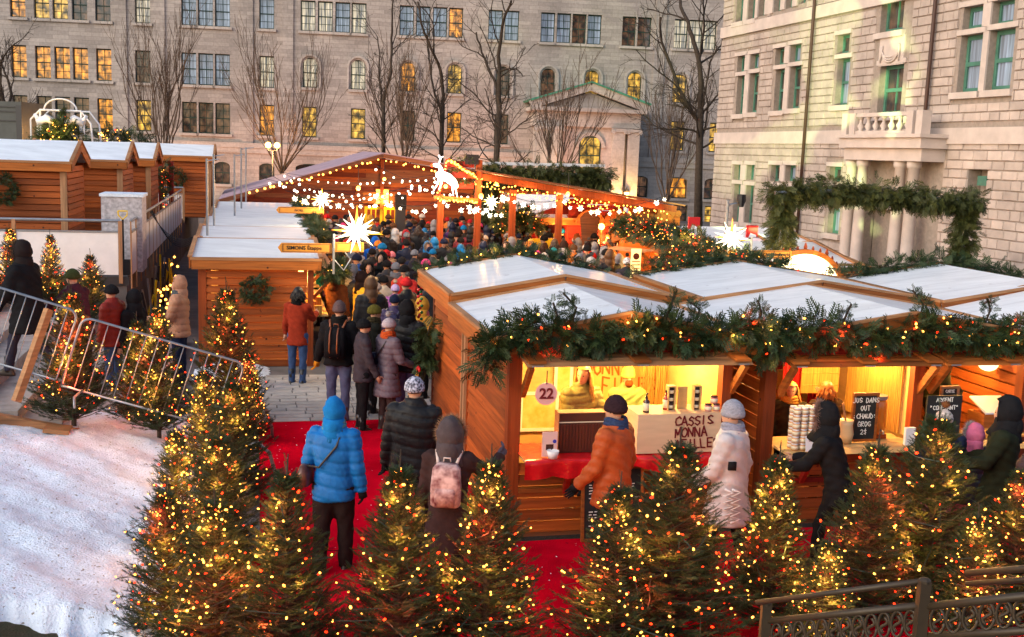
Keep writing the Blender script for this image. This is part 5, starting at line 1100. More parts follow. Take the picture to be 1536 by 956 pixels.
for i in range(25): V += [[.012*i, .03*math.sin(i*1.1), 0], [.012*i*.9, .02*math.sin(i*1.1), 1.05]]
F = [[2*i, 2*i+2, 2*i+3, 2*i+1] for i in range(24)]; mm.add(V, F).build('cloth', M['red'], t, True)
t = MKT('shelf_rack', 'wooden shelf rack of small boxes behind the stacks of jars', 'shelf', 3.05, 1.7, 1.1)
for z in (0, .28, .56, .84): board('shelf', 'ply', t, 0, 0, z, .95, .3, z+.025)
for i in range(9): board('box', ('fascia', 'ply', 'redwood')[i % 3], t, .04+.1*i, .05, .59 if i % 2 else .31, .12+.1*i, .2, .78 if i % 2 else .47)
for i in range(8): MB().loft([(.08+.11*i, .12, .03, .035, .035), (.08+.11*i, .12, .16, .035, .035)], 10).build('tin', M['metal'] if i % 2 else M['white'], t, True)
t = MKT('paper_lantern', 'round glowing paper lamp at the end of the double chalet', 'lamp', 6.0, .5, 1.72); MB().ell((0, 0, 0), (.12, .12, .1), 14, 10).build('shade', E_SHADE, t, True)
for i in range(9):
    b_ = MKT('wrapped_loaf', f'golden wrapped loaf in the {("first","second","third","fourth","fifth","sixth","seventh","eighth","ninth")[i]} place along the end counter tray', 'loaf', 5.3+.1*i, -.02+(i % 2)*.14, .95, 20, 'wrapped loaves on the end counter'); MB().ell((0, 0, .03), (.05, .09, .035), 10, 7).build('loaf', mat('golden_loaf', (.6, .3, .07), .5) if i == 0 else bpy.data.materials['golden_loaf'], b_, True)
t = MKT('glass_case', 'glazed cake case with wooden rims on the end counter', 'display case', 5.75, .15, .95); MB().box(0, 0, 0, .5, .3, .22).build('case_body', M['fascia'], t); mm = MB(); mm.add([[0, -.02, .23], [.5, -.02, .23], [.5, .3, .36], [0, .3, .36], [0, -.02, .25], [.5, -.02, .25], [.5, .3, .38], [0, .3, .38]], BOXF).build('lid', M['white'], t)
# third chalet of the front row and the second row behind
s24 = chalet('cedar chalet beyond the wide double stall at the end of the front row', 6.62, 0, 2.6, 2.3, 2.13, 2.42); shutter(s24, .08, 2.5, 1.86, y=-.34, k='fascia'); counter(s24, .14, 2.4)
c1 = chalet('back-row chalet behind stall 22 with a bauble string and evergreen swag on its wall', .02, 2.56, 2.45, 2.5, 2.25, 2.5, front='closed', right=False)
c2 = chalet('back-row chalet behind the double stall', 3.3, 2.5, 2.95, 2.45, 2.22, 2.46, front='closed', right=False)
c3 = chalet('back-row chalet nearest the columned doorway', 6.7, 2.3, 3.0, 2.45, 2.22, 2.48, front='closed', right=False)
for t in (c1,):
    # dark knots and joints on the gable board come from the wood itself; a pale drip strip closes the corner
    board('corner_strip', 'palev', t, -.05, -.03, 0, .07, -.0, 2.1)
board('corner_strip', 'palev', s22, -.05, 2.22, 0, -.018, 2.3, 2.08)
# garlands of the front row
def mgar(name, pts, label, **k): return garland(name, [W(*p) for p in pts], label, **k)
def wav(u0, u1, v, z, n=16, a=.05, f=5, dz=0): return [(u0+(u1-u0)*i/n, v, z+a*math.sin(i*f/n*3.1)+dz*i/n) for i in range(n+1)]
mgar('garland', [(-.3, -.12, 1.85), (-.22, -.15, 2.1)]+wav(-.1, 2.75, -.17, 2.22, a=.05)+[(2.85, -.15, 2.1)], 'thick cedar garland along the eave of stall 22', rad=.115, lights=17, red=.5, power=1.6, seed=3, dens=360, group='cedar garlands on the chalet eaves')
mgar('garland', [(2.75, -.12, 2.0)]+wav(2.9, 6.5, -.17, 2.2, a=.06, n=20)+[(6.7, -.15, 2.1)], 'long cedar garland packed with red and gold lights over the double chalet', rad=.12, lights=32, red=.45, power=2., seed=4, dens=290, group='cedar garlands on the chalet eaves')
mgar('garland', [(-.15, 5.05, 2.2), (.4, 5.1, 2.35), (1.25, 5.1, 2.5), (2.0, 5.1, 2.4), (2.6, 5.1, 2.2)], 'cedar garland on the far ridge line of the chalet behind stall 22', rad=.09, lights=7, red=.1, power=.8, seed=5, dens=210, group='cedar garlands on the chalet eaves')
mgar('garland', [(3.1, 4.95, 2.2), (3.9, 5.0, 2.38), (4.75, 5.0, 2.5), (5.3, 5.0, 2.42), (5.7, 5.0, 2.3)], 'cedar garland on the far edge of the white roof behind the double chalet', rad=.11, lights=9, red=.4, power=.8, seed=6, dens=220, group='cedar garlands on the chalet eaves')
mgar('garland', [(6.4, 4.75, 2.2), (7.3, 4.8, 2.4), (8.2, 4.8, 2.5), (9.0, 4.8, 2.4), (9.9, 4.8, 2.2)], 'unlit cedar garland on the roof edge nearest the columned doorway', rad=.11, seed=7, dens=220, group='cedar garlands on the chalet eaves')
for i, (u, v, z, s_) in enumerate(((.55, -.18, 2.33, .3), (.35, -.18, 2.28, .25), (1.55, -.18, 2.35, .26), (1.9, -.15, 2.36, .2), (2.6, -.15, 2.3, .26), (3.6, -.15, 2.3, .22), (4.55, -.12, 2.35, .32), (5.4, -.12, 2.33, .25))):
    pts = [(u, v, z-.12), (u+.06, v-.02, z+s_*.5), (u+.02+.1*(i % 3-1), v, z+s_)]
    mgar('evergreen_sprig', pts, ('feathery sprig sticking up from the garland over the number sign', 'shorter sprig beside the tallest one over the number sign', 'sprig sticking up above the middle of stall 22', 'small sprig above the lettered box of stall 22', 'sprig at the gap between the two front chalets', 'short sprig above the stacks of jars', 'tall sprig above the grog board', 'bent sprig above the cash only board')[i], rad=.035, dens=150, size=.55, droop=-.3, seed=20+i, cat='evergreen sprig', group='sprigs standing up from the garlands')
# bauble string and swag on the chalet wall, wreath on the left chalet
t = MKT('bauble_string', 'string of red and green baubles down the corner of the back-row chalet', 'bauble string', -.2, 5.0, 0)
BR, BG = mat('red_bauble', (.5, .01, .01), .15, .6), mat('green_bauble', (.01, .16, .04), .15, .6)
for i in range(22): MB().ell((.03*math.sin(i*2.2), .03*math.cos(i*1.7), 2.05-.034*i), (.024, .024, .024), 10, 7).build('bauble', BR if i % 3 else BG, t, True)
mgar('wall_swag', [(-.16, 4.3, 1.55), (-.2, 4.35, 1.3), (-.18, 4.4, .95)], 'hanging evergreen swag with a red bow on the chalet wall beside the crowd', rad=.13, dens=330, seed=9, droop=.9, cat='swag', size=.9)
t = MKT('bow', 'red and gold ribbon bow at the foot of the wall swag', 'bow', -.3, 4.4, .93)
for s in (-1, 1): MB().ell((0, s*.08, .0), (.03, .09, .05), 10, 7).build('loop', M['red'], t, True); MB().tube([(0, 0, 0), (-.02, s*.07, -.2)], .02, 5).build('tail', mat('gold_ribbon', (.6, .3, .05), .4), t)
def wreath(label, o, r, nrm_deg, seed=1, thick=.09, m='cedar'):
    """ring of sprays; nrm_deg: direction its face looks"""
    a = R(nrm_deg); sx = np.array([math.cos(a+math.pi/2), math.sin(a+math.pi/2), 0]); P = [np.array(o)+sx*r*math.cos(q)+np.array([0, 0, r*math.sin(q)]) for q in np.linspace(0, 2*math.pi, 25)]
    return garland('wreath', P, label, rad=thick, dens=260, size=.55, droop=.1, seed=seed, cat='wreath', group='evergreen wreaths', m=m)
# ------------------------------------------------------------------ left row of chalets up the alley (openings face the alley)
L1 = chalet('orange plank chalet with a wreath, first of the row left of the alley', -3.52, 9.2, 2.0, 4.0, 1.98, 2.16, front='closed', axis='u', k='plank', ov=.12)
# side facing the alley is open: take the cladding off there
def open_side(t, w, d, e, lamps=((1.0, 40), (2.8, 40)), z0=.95):
    for o in list(t.children):
        if o.name.startswith('plank') and abs(o.location[0]-w) < .1 and o.location[2] > z0 and abs(o.rotation_euler[2]-math.pi/2) < .01: bpy.data.objects.remove(o)
    for i in range(3): link('shutter_plank', PK['pale'], t, (w+.02+.14*i, d-.15, e-.28-.0*i), (0, .0, -math.pi/2), (d-.3, .13, .025))
    for i in range(2): link('counter_plank', PK['ply'], t, (w-.05+.17*i, d-.2, .9), (0, 0, -math.pi/2), (d-.4, .16, .03))
    for y in (.25, d/2, d-.3): MB().beam((w, y, e-.75), (w+.4, y, e-.3), .05, .06).build('brace', M['fascia'], t)
    for y, wt in lamps: lamp('stall_light', (w-.2, y, e-.4), wt, (1, .5, .12), t, .08); MB().ell((w-.2, y, e-.3), (.05, .05, .06), 10, 7).build('bulb', E_GLOBE, t, True)
    MB().box(.15, .1, .06, .2, d-.1, e-.1).build('lining_board', M['ply'], t)
open_side(L1, 2.0, 4.0, 1.98, ((.7, 70), (2.6, 50)))
_lv = 13.32; rows_l = [(3.3, 'second'), (3.4, 'third'), (3.6, 'fourth'), (3.6, 'fifth')]
for i, (d, nm) in enumerate(rows_l):
    t = chalet(f'white-roofed chalet, {nm} of the row left of the alley', -3.6+.0*i, _lv, 2.15, d, 1.98, 2.12, front='closed', axis='u', left=True, ov=.1); open_side(t, 2.15, d, 1.98, ((d/2, 60),)); _lv += d+.12
wreath('dark round wreath on the end wall of the orange plank chalet', W(-2.55, 9.08, 1.43), .19, -76.5, 2, .075)
for i, (v0, v1) in enumerate(((13.4, 17.5), (17.8, 22), (22.3, 27))):
    mgar('garland', wav(-1.3, -1.28, 0, 0, n=2)[:0]+[(-1.2, v0, 2.02), (-1.15, (v0+v1)/2, 2.12), (-1.2, v1, 2.02)], f'cedar garland along the alley eave of the left row, {("near","middle","far")[i]} stretch', rad=.14, dens=110, lights=3, red=.2, seed=30+i, size=1.2, group='cedar garlands on the left row')
mgar('garland', [(-1.35, 9.1, 1.75), (-1.1, 9.3, 1.72), (-.95, 10.2, 1.72)], 'small lit garland at the corner of the orange plank chalet', rad=.09, dens=200, lights=12, red=.4, seed=35, power=1.5, group='cedar garlands on the left row')
# goods on the alley counter of the first chalet: golden cakes
for i in range(7):
    t = MKT('gift_bag', f'glowing golden gift bag, {("first","second","third","fourth","fifth","sixth","seventh")[i]} along the alley counter', 'gift bag', -1.42-(i % 2)*.1, 9.45+.22*i, .935, 8*i, 'gift bags on the alley counter'); MB().box(-.07, -.05, 0, .07, .05, .16+.05*(i % 3)).build('bag', M['gold'], t)
# masts on the left roofs
for i, (px, py, v) in enumerate(((311, 347, 13.6), (321, 330, 16.2), (352, 316, 20.5), (362, 300, 23), (369, 293, 26))):
    u, z = MK.iv(px, py, v); z1 = z+1.55; t = MKT('metal_mast', f'thin metal mast on the white roofs, {("nearest","second","third","fourth","farthest")[i]} of the line', 'mast', u, v, 1.9, 0, 'masts on the left roofs'); MB().tube([(0, 0, 0), (0, 0, z1-1.9)], .025, 6).build('pole', M['metal'], t); MB().tube([(0, 0, z1-1.95), (.25, 0, z1-1.9)], .012, 5).build('arm', M['metal'], t)
# ------------------------------------------------------------------ star lanterns and direction boards
def star_mesh(R_, n=20, core=.27, sw=.14):
    b = MB(); b.ell((0, 0, 0), (R_*core,)*3, 10, 7); rng = np.random.default_rng(4)
    for i in range(n):
        z = 1-2*(i+.5)/n; a = i*2.39996; s = math.sqrt(1-z*z); d = np.array([s*math.cos(a), s*math.sin(a), z]); x = nrm(np.cross(d, (.3, .2, 1))); y = np.cross(d, x)
        L_ = R_*(1 if i % 2 else .8); c = d*R_*core*.6; q = R_*sw; b.add([c+x*q, c+y*q, c-x*q, c-y*q, d*L_], [[0, 1, 4], [1, 2, 4], [2, 3, 4], [3, 0, 4]])
    return b
E_STAR = emit('star_lantern_glow', (1, .85, .62), 1.6); E_STARR = emit('star_lantern_orange', (1, .3, .03), 2.2)
def big_star(u, v, z, r, label, w_=40):
    t = MKT('star_lantern', label, 'star lantern', u, v, z, 0, 'big lit star lanterns'); sb = star_mesh(r, 26, .2, .1); sb.build('star', E_STAR, t); s2 = MB()
    for d in ((0, 0, 1), (1, -.15, -.1), (-1, -.2, .05)): d = nrm(d); x = nrm(np.cross(d, (.3, 1, .2))); y = np.cross(d, x); q = r*.12; s2.add([x*q, y*q, -x*q, -y*q, d*r*1.12], [[0, 1, 4], [1, 2, 4], [2, 3, 4], [3, 0, 4]])
    s2.build('orange_ray', E_STARR, t); lamp('star_light', (0, -r*.9, .0), w_, (1, .75, .4), t, .1); return t
def arrow_board(u0, u1, v, z, text, label, h=.17, dr=0, th=.05, tx=0, tip=True):
    t = MKT('direction_board', label, 'sign', u0, v, z, dr); L_ = u1-u0
    MB().prism([(0, 0), (-.06, h/2), (0, h), (L_, h), (L_, 0)] if tip else [(0, 0), (0, h), (L_, h), (L_, 0)], 0, th).build('board', mat('signboard_wood', (.62, .26, .04), .5, var=.15, vs=3.) if 'signboard_wood' not in bpy.data.materials else bpy.data.materials['signboard_wood'], t)
    for a, c in (((.02, -.006, .012), (L_-.03, -.001, .022)), ((.02, -.006, h-.022), (L_-.03, -.001, h-.012)), ((.02, -.006, .022), (.03, -.001, h-.022)), ((L_-.04, -.006, .022), (L_-.03, -.001, h-.022))): MB().box(*a, *c).build('edge_line', M['dark_plank'], t)
    if text: link('lettering', textmesh(text, h*.55, M['black'], bold=.001), t, (L_*.45+tx, -.004, h/2), (math.pi/2, 0, 0))
    return t
def sgn(px, py, v): u, z = MK.iv(px, py, v); return u, z
u, z = sgn(422, 379, 8.9); u2, _ = sgn(498, 372, 8.9); arrow_board(u, u2, 8.9, z, 'SIMONS Étappe', 'lettered wooden pointer board over the first left roof'); u3, z3 = sgn(503, 378, 8.88); u4, _ = sgn(546, 372, 8.88); arrow_board(u3, u4, 8.88, z3+.0, '', 'blank end of the pointer board under the star', dr=3, tip=False)
t = MKT('sign_post', 'white metal bracket post holding the pointer board', 'post', (u2+u3)/2, 8.86, 0); MB().tube([(0, 0, 1.75), (0, 0, z+.35)], .022, 8).build('pole', M['metal'], t); MB().tube([(0, 0, z+.33), (.5, 0, z+.3)], .014, 6).build('arm', M['metal'], t); MB().tube([(0, .0, z-.1), (.18, 0, z-.3), (.3, 0, z-.1), (.2, 0, z+.02)], .014, 6).build('scroll', M['metal'], t)
us, zs_ = sgn(535, 347, 8.8); big_star(us, 8.8, zs_, .42, 'big white star lantern on the first pointer board over the crowd', 60)
u, z = sgn(418, 320, 17); u2, _ = sgn(486, 318, 17); arrow_board(u, u2, 17, z, 'NOEL', 'second pointer board farther up the left roofs', h=.16); us, zs_ = sgn(483, 300, 17); big_star(us, 17, zs_, .27, 'white star lantern on the second pointer board by the gabled hall', 40)
u, z = sgn(1122, 387, 8.2); u2, _ = sgn(1174, 388, 8.2); u0, _ = sgn(1060, 387, 8.15); 
arrow_board(u0, u-.02, 8.15, z, '', 'rounded pointer board end in front of the right-hand star', h=.15); arrow_board(u+.02, u2+.15, 8.15, z, 'SIMONS Christkindlmarkt', 'lettered pointer board beside the lit arch', h=.15, tip=False)
t = MKT('sign_post', 'metal bracket post between the boards near the lit arch', 'post', u, 8.1, 0); MB().tube([(0, 0, 1.75), (0, 0, z+.4)], .022, 8).build('pole', M['metal'], t); MB().tube([(0, 0, z+.38), (-.3, 0, z+.3), (-.42, 0, z+.2)], .013, 6).build('arm', M['dmetal'], t)
us, zs_ = sgn(1097, 357, 8.1); big_star(us, 8.1, zs_, .34, 'white star lantern above the roofs near the stone doorway', 40)

t = MKT('reed_panel', 'gold reed matting and red cloth lining the partition beside the grog board', 'screen', 2.86+1.83, .25, .95); mm = MB(); [mm.tube([(0, .035*i, 0), (.004, .035*i+.004, .95)], .013, 4) for i in range(34)]; o = mm.build('reeds', M['gold'], t); o['kind'] = 'stuff'
t = MKT('red_curtain', 'second red curtain at the back of the partition of the double chalet', 'curtain', 4.35, 1.75, .95); mm = MB(); V = []
for i in range(25): V += [[.012*i, .03*math.sin(i*1.1), 0], [.012*i, .02*math.sin(i*1.1), 1.0]]
mm.add(V, [[2*i, 2*i+2, 2*i+3, 2*i+1] for i in range(24)]).build('cloth', M['red'], t, True)
t = MKT('goods_shelf', 'shelf of cakes and tins at the back of the end counter', 'shelf', 4.85, 1.7, 1.0)
for z in (0, .3, .6): board('shelf', 'ply', t, 0, 0, z, 1.2, .3, z+.025)
for z in (0, .3, .6):
    for i in range(9): MB().loft([(.08+.13*i, .12, z+.03, .045, .045), (.08+.13*i, .12, z+.13+.05*((i*7) % 3), .045, .045)], 10).build('tin', (M['gold'], M['pale'], M['red'], M['white'])[(i+int(z*10)) % 4], t, True)
# ------------------------------------------------------------------ gabled hall at the head of the alley
HV = 28.; hl = thing('gabled_hall', 'long orange timber hall with a low gable at the head of the alley', 'building', W(0, HV, 0), R(13.5))
hxp, hzp = MK.iv(572, 231, HV); hx0, hz0 = MK.iv(352, 292, HV); hx1, hz1 = MK.iv(835, 276, HV)
hallw = {k: PK[k] for k in ('plank', 'plank_red', 'dark_plank')}
h = .155; z = -.6
def gz(x): return hzp-.12-(hxp-x)*(hzp-hz0)/(hxp-hx0) if x < hxp else hzp-.12-(x-hxp)*(hzp-hz1)/(hx1-hxp)
doors = [(MK.iv(546, 300, HV)[0], MK.iv(604, 300, HV)[0], 1.95), (MK.iv(628, 300, HV)[0], MK.iv(662, 300, HV)[0], 1.75)]
while z < hzp-.1:
    za = z+h
    xa = hx0 if gz(hx0) > za else hxp-(hzp-.12-za)*(hxp-hx0)/(hzp-hz0); xb = hx1 if gz(hx1) > za else hxp+(hzp-.12-za)*(hx1-hxp)/(hzp-hz1)
    x = xa
    while x < xb-.05:
        L_ = random.uniform(1.3, 3.4); e = min(x+L_, xb); segs = [(x, e)]
        for d0, d1, dz in doors:
            if z < dz: segs = [s for a, c in segs for s in ((a, min(c, d0)), (max(a, d1), c)) if s[1]-s[0] > .03]
        kk = 'dark_plank' if random.random() < .16 else ('plank_red' if random.random() < .45 else 'plank')
        for a, c in segs: link('plank', PK[kk], hl, (a, -.03, z), (0, 0, 0), (c-a-.008, .03, h-.008))
        x = e
    z += h
MB().prism([(hx0, -.6), (hx0, gz(hx0)-.03), (hxp, hzp-.16), (hx1, gz(hx1)-.03), (hx1, -.6)], .003, 7).build('wall_core', M['plank_red'], hl)
rf = mat('mauve_roof_felt', (.42, .3, .36), .6, var=.25, vs=2.)
MB().beam((hx0-.5, 3, gz(hx0-.5)+.1), (hxp, 3, hzp), 7.2, .09).build('roof', rf, hl); MB().beam((hxp, 3, hzp), (hx1+.4, 3, gz(hx1+.4)+.1), 7.2, .09).build('roof', rf, hl)
MB().beam((hx0-.5, -.62, gz(hx0-.5)+.05), (hxp, -.62, hzp-.06), .04, .14).build('gable_board', M['dark_plank'], hl); MB().beam((hxp, -.62, hzp-.06), (hx1+.4, -.62, gz(hx1+.4)+.05), .04, .14).build('gable_board', M['dark_plank'], hl)
board('post', 'post', hl, hxp-.03, -.14, 1.9, hxp+.09, -.035, hzp-.2)
YEL = mat('yellow_paint', (.75, .5, .02), .5, emis=(1, .7, .05), es=.0)
# yellow french doors with lit rooms
for d0, d1, dz in doors[:1]:
    MB().box(d0, .2, -.5, d1, .22, dz).build('lit_room', pane_mat('lit_room', (1, .22, .04), 2.6, 4, (.2, .03, .02)), hl)
    w2 = (d1-d0)/2
    for i in range(2):
        x = d0+w2*i; dr = MB()
        for a in ((x+.02, .0, -.4, x+.12, .06, dz), (x+w2-.12, .0, -.4, x+w2-.02, .06, dz), (x+.12, .0, dz-.1, x+w2-.12, .05, dz), (x+.12, .0, .7, x+w2-.12, .05, .8)): dr.box(*a)
        for q in (.33, .66): dr.box(x+.1+(w2-.2)*q-.02, .0, .8, x+.1+(w2-.2)*q+.02, .04, dz-.1)
        for q in (1.15, 1.5): dr.box(x+.12, .003, q-.02, x+w2-.12, .043, q+.02)
        dr.build('glazed_door', YEL, hl)
lamp('door_light', ((doors[0][0]+doors[0][1])/2, -.3, 2.2), 30, (1, .6, .15), hl)
MB().box(doors[1][0], .2, -.5, doors[1][1], .22, doors[1][2]).build('lit_room', pane_mat('lit_room_pink', (1, .15, .22), 1.5, 8, (.2, .05, .06)), hl)
x0, x1 = doors[1][:2]; mm = MB()
for i in range(5): mm.box(x0+(x1-x0)*i/4-.03, .02, 0, x0+(x1-x0)*i/4+.03, .06, 1.75)
for q in (.9, 1.3, 1.7): mm.box(x0, .025, q, x1, .065, q+.05)
mm.build('window_frame', M['pale'], hl)
for (px0, px1, py0, py1, m_, nm, lb) in ((544, 563, 289, 305, 'fascia', 'menu_board', 'small pinkish menu board left of the lit sign on the hall'), (564, 583, 285, 305, None, 'lit_sign', 'golden lit square sign over the yellow doors'), (584, 595, 291, 305, 'fascia', 'menu_board', 'small menu board right of the lit sign on the hall')):
    xa, za = MK.iv(px0, py1, HV-.1); xb, zb = MK.iv(px1, py0, HV-.1); t = MKT(nm, lb, 'sign', xa, HV-.1, za); MB().box(0, 0, 0, xb-xa, .05, zb-za).build('board', M[m_] if m_ else emit('golden_sign', (1, .6, .12), 1.3), t)
    if not m_:
        for a in ((-.03, -.02, -.03, xb-xa+.03, .06, .0), (-.03, -.02, zb-za, xb-xa+.03, .06, zb-za+.03)): MB().box(*a).build('frame', M['fascia'], t)
    mm = MB(); [mm.box((xb-xa)*.2, -.01, (zb-za)*q, (xb-xa)*.8, -.002, (zb-za)*(q+.06)) for q in (.25, .45, .65)]; mm.build('small_writing', M['dark_plank'], t)['kind'] = 'stuff'
u, z = MK.iv(601, 292, 24); t = MKT('speaker_column', 'tall dark loudspeaker column standing in the crowd before the hall', 'loudspeaker', u, 24, 0); MB().box(-.15, -.15, 0, .15, .15, 2.1).build('lower_case', M['dmetal'], t); MB().box(-.17, -.17, 2.1, .17, .17, z).build('speaker_case', M['black'], t)
lamp('hall_light', (3, -2.5, 3.0), 90, (1, .5, .25), hl, .3); lamp('hall_light', (8, -2.0, 2.8), 90, (1, .5, .2), hl, .3); lamp('hall_light', (-1, -2.0, 2.3), 60, (1, .45, .2), hl, .3)
# ------------------------------------------------------------------ timber canopy with reindeer gable
CV = 18.; cn = thing('timber_canopy', 'open timber canopy with lit sloping beam and square posts right of the hall', 'canopy', W(0, CV, 0), R(13.5))
def cv(px, py, d=0): return MK.iv(px, py, CV+d)
ax, az = cv(712, 262); bx, bz = cv(1014, 314)
for y in (0, 2.6): MB().beam((ax-.2, y, az), (bx, y, bz), .12, .17).build('beam', M['post'], cn)
MB().beam((ax, 1.3, az+.12), (bx+.15, 1.3, bz+.12), 3.2, .04).build('roof', M['dark_plank'], cn)
for px, pt in ((716, 240), (768, 285), (838, 292), (660, 292)):
    x = cv(px, 330)[0]; zt = cv(px, pt)[1]; board('post', 'post', cn, x-.08, -.08, -.3, x+.08, .08, zt)
x6, x7 = cv(655, 300)[0], cv(716, 300)[0]; zb = cv(690, 297)[1]; gp = cv(693, 240); 
MB().beam((x6-.1, -.1, zb), (x7, -.1, zb-.05), .1, .1).build('tie_beam', M['fascia'], cn); MB().beam((x6, -.1, zb), (gp[0]-.4, -.1, gp[1]), .09, .09).build('rafter', M['redwood'], cn); MB().beam((gp[0]-.4, -.1, gp[1]), (x7-.1, -.1, cv(716, 265)[1]), .09, .09).build('rafter', M['fascia'], cn)
for q in (.0, .28, .56): 
    zq = zb+.25+q; MB().box(gp[0]-.55+q*.3, -.05, zq, x7-.12, -.02, zq+.16).build('gable_board', M['redwood'], cn)
    f = garland('sprays', [(gp[0]-.5+q*.3, -.06, zq+.2), (x7-.15, -.06, zq+.2)], '', dens=120, rad=.05, size=.5, seed=int(q*10)+1, parent=cn, rope=False)
# row of little bulbs along beam
bl = thing('string_lights', 'gold string lights along the sloping canopy beam', 'string lights', W(0, CV, 0), R(13.5)); mm = MB()
rr = random.Random(5)
def bulbs_on(mb, a, c, n, r=.03, jit=.05, sag=0):
    a, c = np.array(a, float), np.array(c, float)
    for i in range(n): q = (i+.5)/n; p = a+(c-a)*q+np.array([rr.uniform(-jit, jit), rr.uniform(-jit, jit), rr.uniform(-jit, jit)-sag*4*q*(1-q)]); mb.ell(p, (r, r, r), 6, 4)
for y, n, dz in ((-.1, 60, -.14), (-.12, 46, -.3), (1.2, 40, -.25)): bulbs_on(mm, (ax, y, az+dz), (bx-.3, y, bz+dz), n, .02, .06)
bulbs_on(mm, (x6, -.16, zb-.05), (x7, -.16, zb-.1), 26, .022, .03); bulbs_on(mm, (gp[0]-.4, -.17, gp[1]), (x7-.1, -.17, cv(716, 265)[1]), 22, .024, .03); bulbs_on(mm, (x6, -.17, zb+.1), (gp[0]-.4, -.17, gp[1]), 12, .022, .03)
o = mm.build('bulbs', E_WARM, bl, True); o['kind'] = 'stuff'
for q in (.05, .25, .45, .65, .85): lamp('bulb_light', (ax+(bx-ax)*q, -.3, az+(bz-az)*q-.3), 26, (1, .48, .12), bl, .1)
lamp('bulb_light', (x6+.5, -.5, zb+.3), 40, (1, .55, .2), bl, .1)
# white lit reindeer sign shape leaping in the gable
t = MKT('reindeer_figure', 'glowing white leaping reindeer figure in the canopy gable', 'reindeer figure', 0, CV-.3, 0)
a_ = cv(654, 262, -.3); b_ = cv(683, 272, -.3); E_DEER = emit('white_figure_glow', (1, .88, .85), 1.6); c_ = ((a_[0]+b_[0])/2, (a_[1]+b_[1])/2); x, z = c_
KD = .62
mm = MB(); mm.tube([(x-.42, 0, z+.12), (x-.2, 0, z+.12), (x+.1, 0, z), (x+.35, 0, z-.2), (x+.5, 0, z-.4)], [.1, .19, .2, .17, .08], 12); mm.tube([(x-.2, 0, z+.12), (x-.22, 0, z+.38), (x-.3, 0, z+.5)], [.13, .09, .08], 10); mm.ell((x-.42, 0, z+.52), (.17, .07, .085), 12, 8)
for q in ((-.4, -.55), (-.2, -.5), (.35, -.75), (.5, -.8)): mm.tube([(x+q[0]*.7, .06, z), (x+q[0]*.85, .03, z+q[1]*.5), (x+q[0]*1.15-.05, 0, z+q[1])], [.06, .035, .025], 6)
for s in (-1, 1): mm.tube([(x-.3, .04*s, z+.58), (x-.25, .1*s, z+.8), (x-.32, .14*s, z+.95)], .018, 5); mm.tube([(x-.25, .1*s, z+.8), (x-.14, .12*s, z+.9)], .015, 5)
mm.v = [ (v_-np.array([x, 0, z]))*KD+np.array([x, 0, z]) for v_ in mm.v ]
mm.build('body', E_DEER, t, True); MB().ell((x-.37, 0, z+.31), (.04, .04, .04), 8, 6).build('nose', E_RED, t, True); lamp('figure_light', (x, -.5, z), 25, (1, .85, .75), t)
t = MKT('floodlight', 'black stage floodlight on a bracket above the canopy post', 'floodlight', cv(708, 240)[0], CV, cv(708, 240)[1]); MB().box(-.2, -.12, -.12, .16, .12, .14).build('housing', M['black'], t); MB().tube([(.15, 0, 0), (.35, 0, .35), (.5, 0, .4)], .015, 5).build('cable', M['black'], t); MB().tube([(.1, 0, -.1), (.12, 0, -.5)], .03, 6).build('bracket', M['dmetal'], t)
# red lit hut under the right end of the canopy
ht_ = thing('timber_hut', 'red-lit timber hut with scalloped boards at the end of the canopy', 'hut', W(0, CV+3, 0), R(13.5))
def hv(px, py): return MK.iv(px, py, CV+3)
xa, _ = hv(852, 330); xb, _ = hv(1008, 330); zt = 2.35
clad(ht_, 'x', xa, hv(934, 330)[0], 0, -.4, 2.9, 'redwood', h=.17)
x = hv(934, 330)[0]
while x < xb: board('upright_board', 'fascia' if random.random() < .8 else 'plank', ht_, x, -.5, .2, x+.2, -.47, hv(970, 311)[1]+.1-(x-hv(934, 330)[0])*.12); x += .21
MB().box(xa, .003, -.4, xb, 3, 2.2).build('wall_core', M['redwood'], ht_)
sc = MB(); x = xa
while x < xb: zz = az+(bz-az)*(x-ax)/(bx-ax)-.12; sc.tube([(x+.09, -.56, zz), (x+.09, -.53, zz)], .1, 12); x += .18
sc.build('scalloped_trim', M['fascia'], ht_)
for px in (884, 925): 
    x, z = hv(px, 325); P = [(x+.45*math.cos(a), z-.2+.42*math.sin(a)) for a in np.linspace(0, math.pi, 12)]; MB().prism(P, -.14, -.05).build('arched_panel', M['fascia'], ht_)
x, z = hv(893, 338); t = MKT('bare_bulb', 'bright bare bulb on a pole in front of the red hut wall', 'lamp', x, CV+2.4, z); MB().ell((0, 0, 0), (.1, .1, .1), 12, 8).build('bulb', E_GLOBE, t, True); MB().tube([(0, 0, 0), (0, 0, -z)], .03, 6).build('pole', M['fascia'], t); lamp('bulb_light', (0, -.15, 0), 90, (1, .32, .1), t, .1)
u, z = MK.iv(884, 350, CV+1.2); t = MKT('carved_totem', 'carved wooden totem board beside the red hut wall', 'totem', u, CV+1.2, .4); MB().loft([(0, 0, 0, .14, .08), (0, 0, 1.2, .22, .1), (0, 0, 1.7, .28, .1), (0, 0, 1.85, .3, .1), (0, 0, 2.0, .15, .06)], 12).build('board', M['dark_plank'], t)
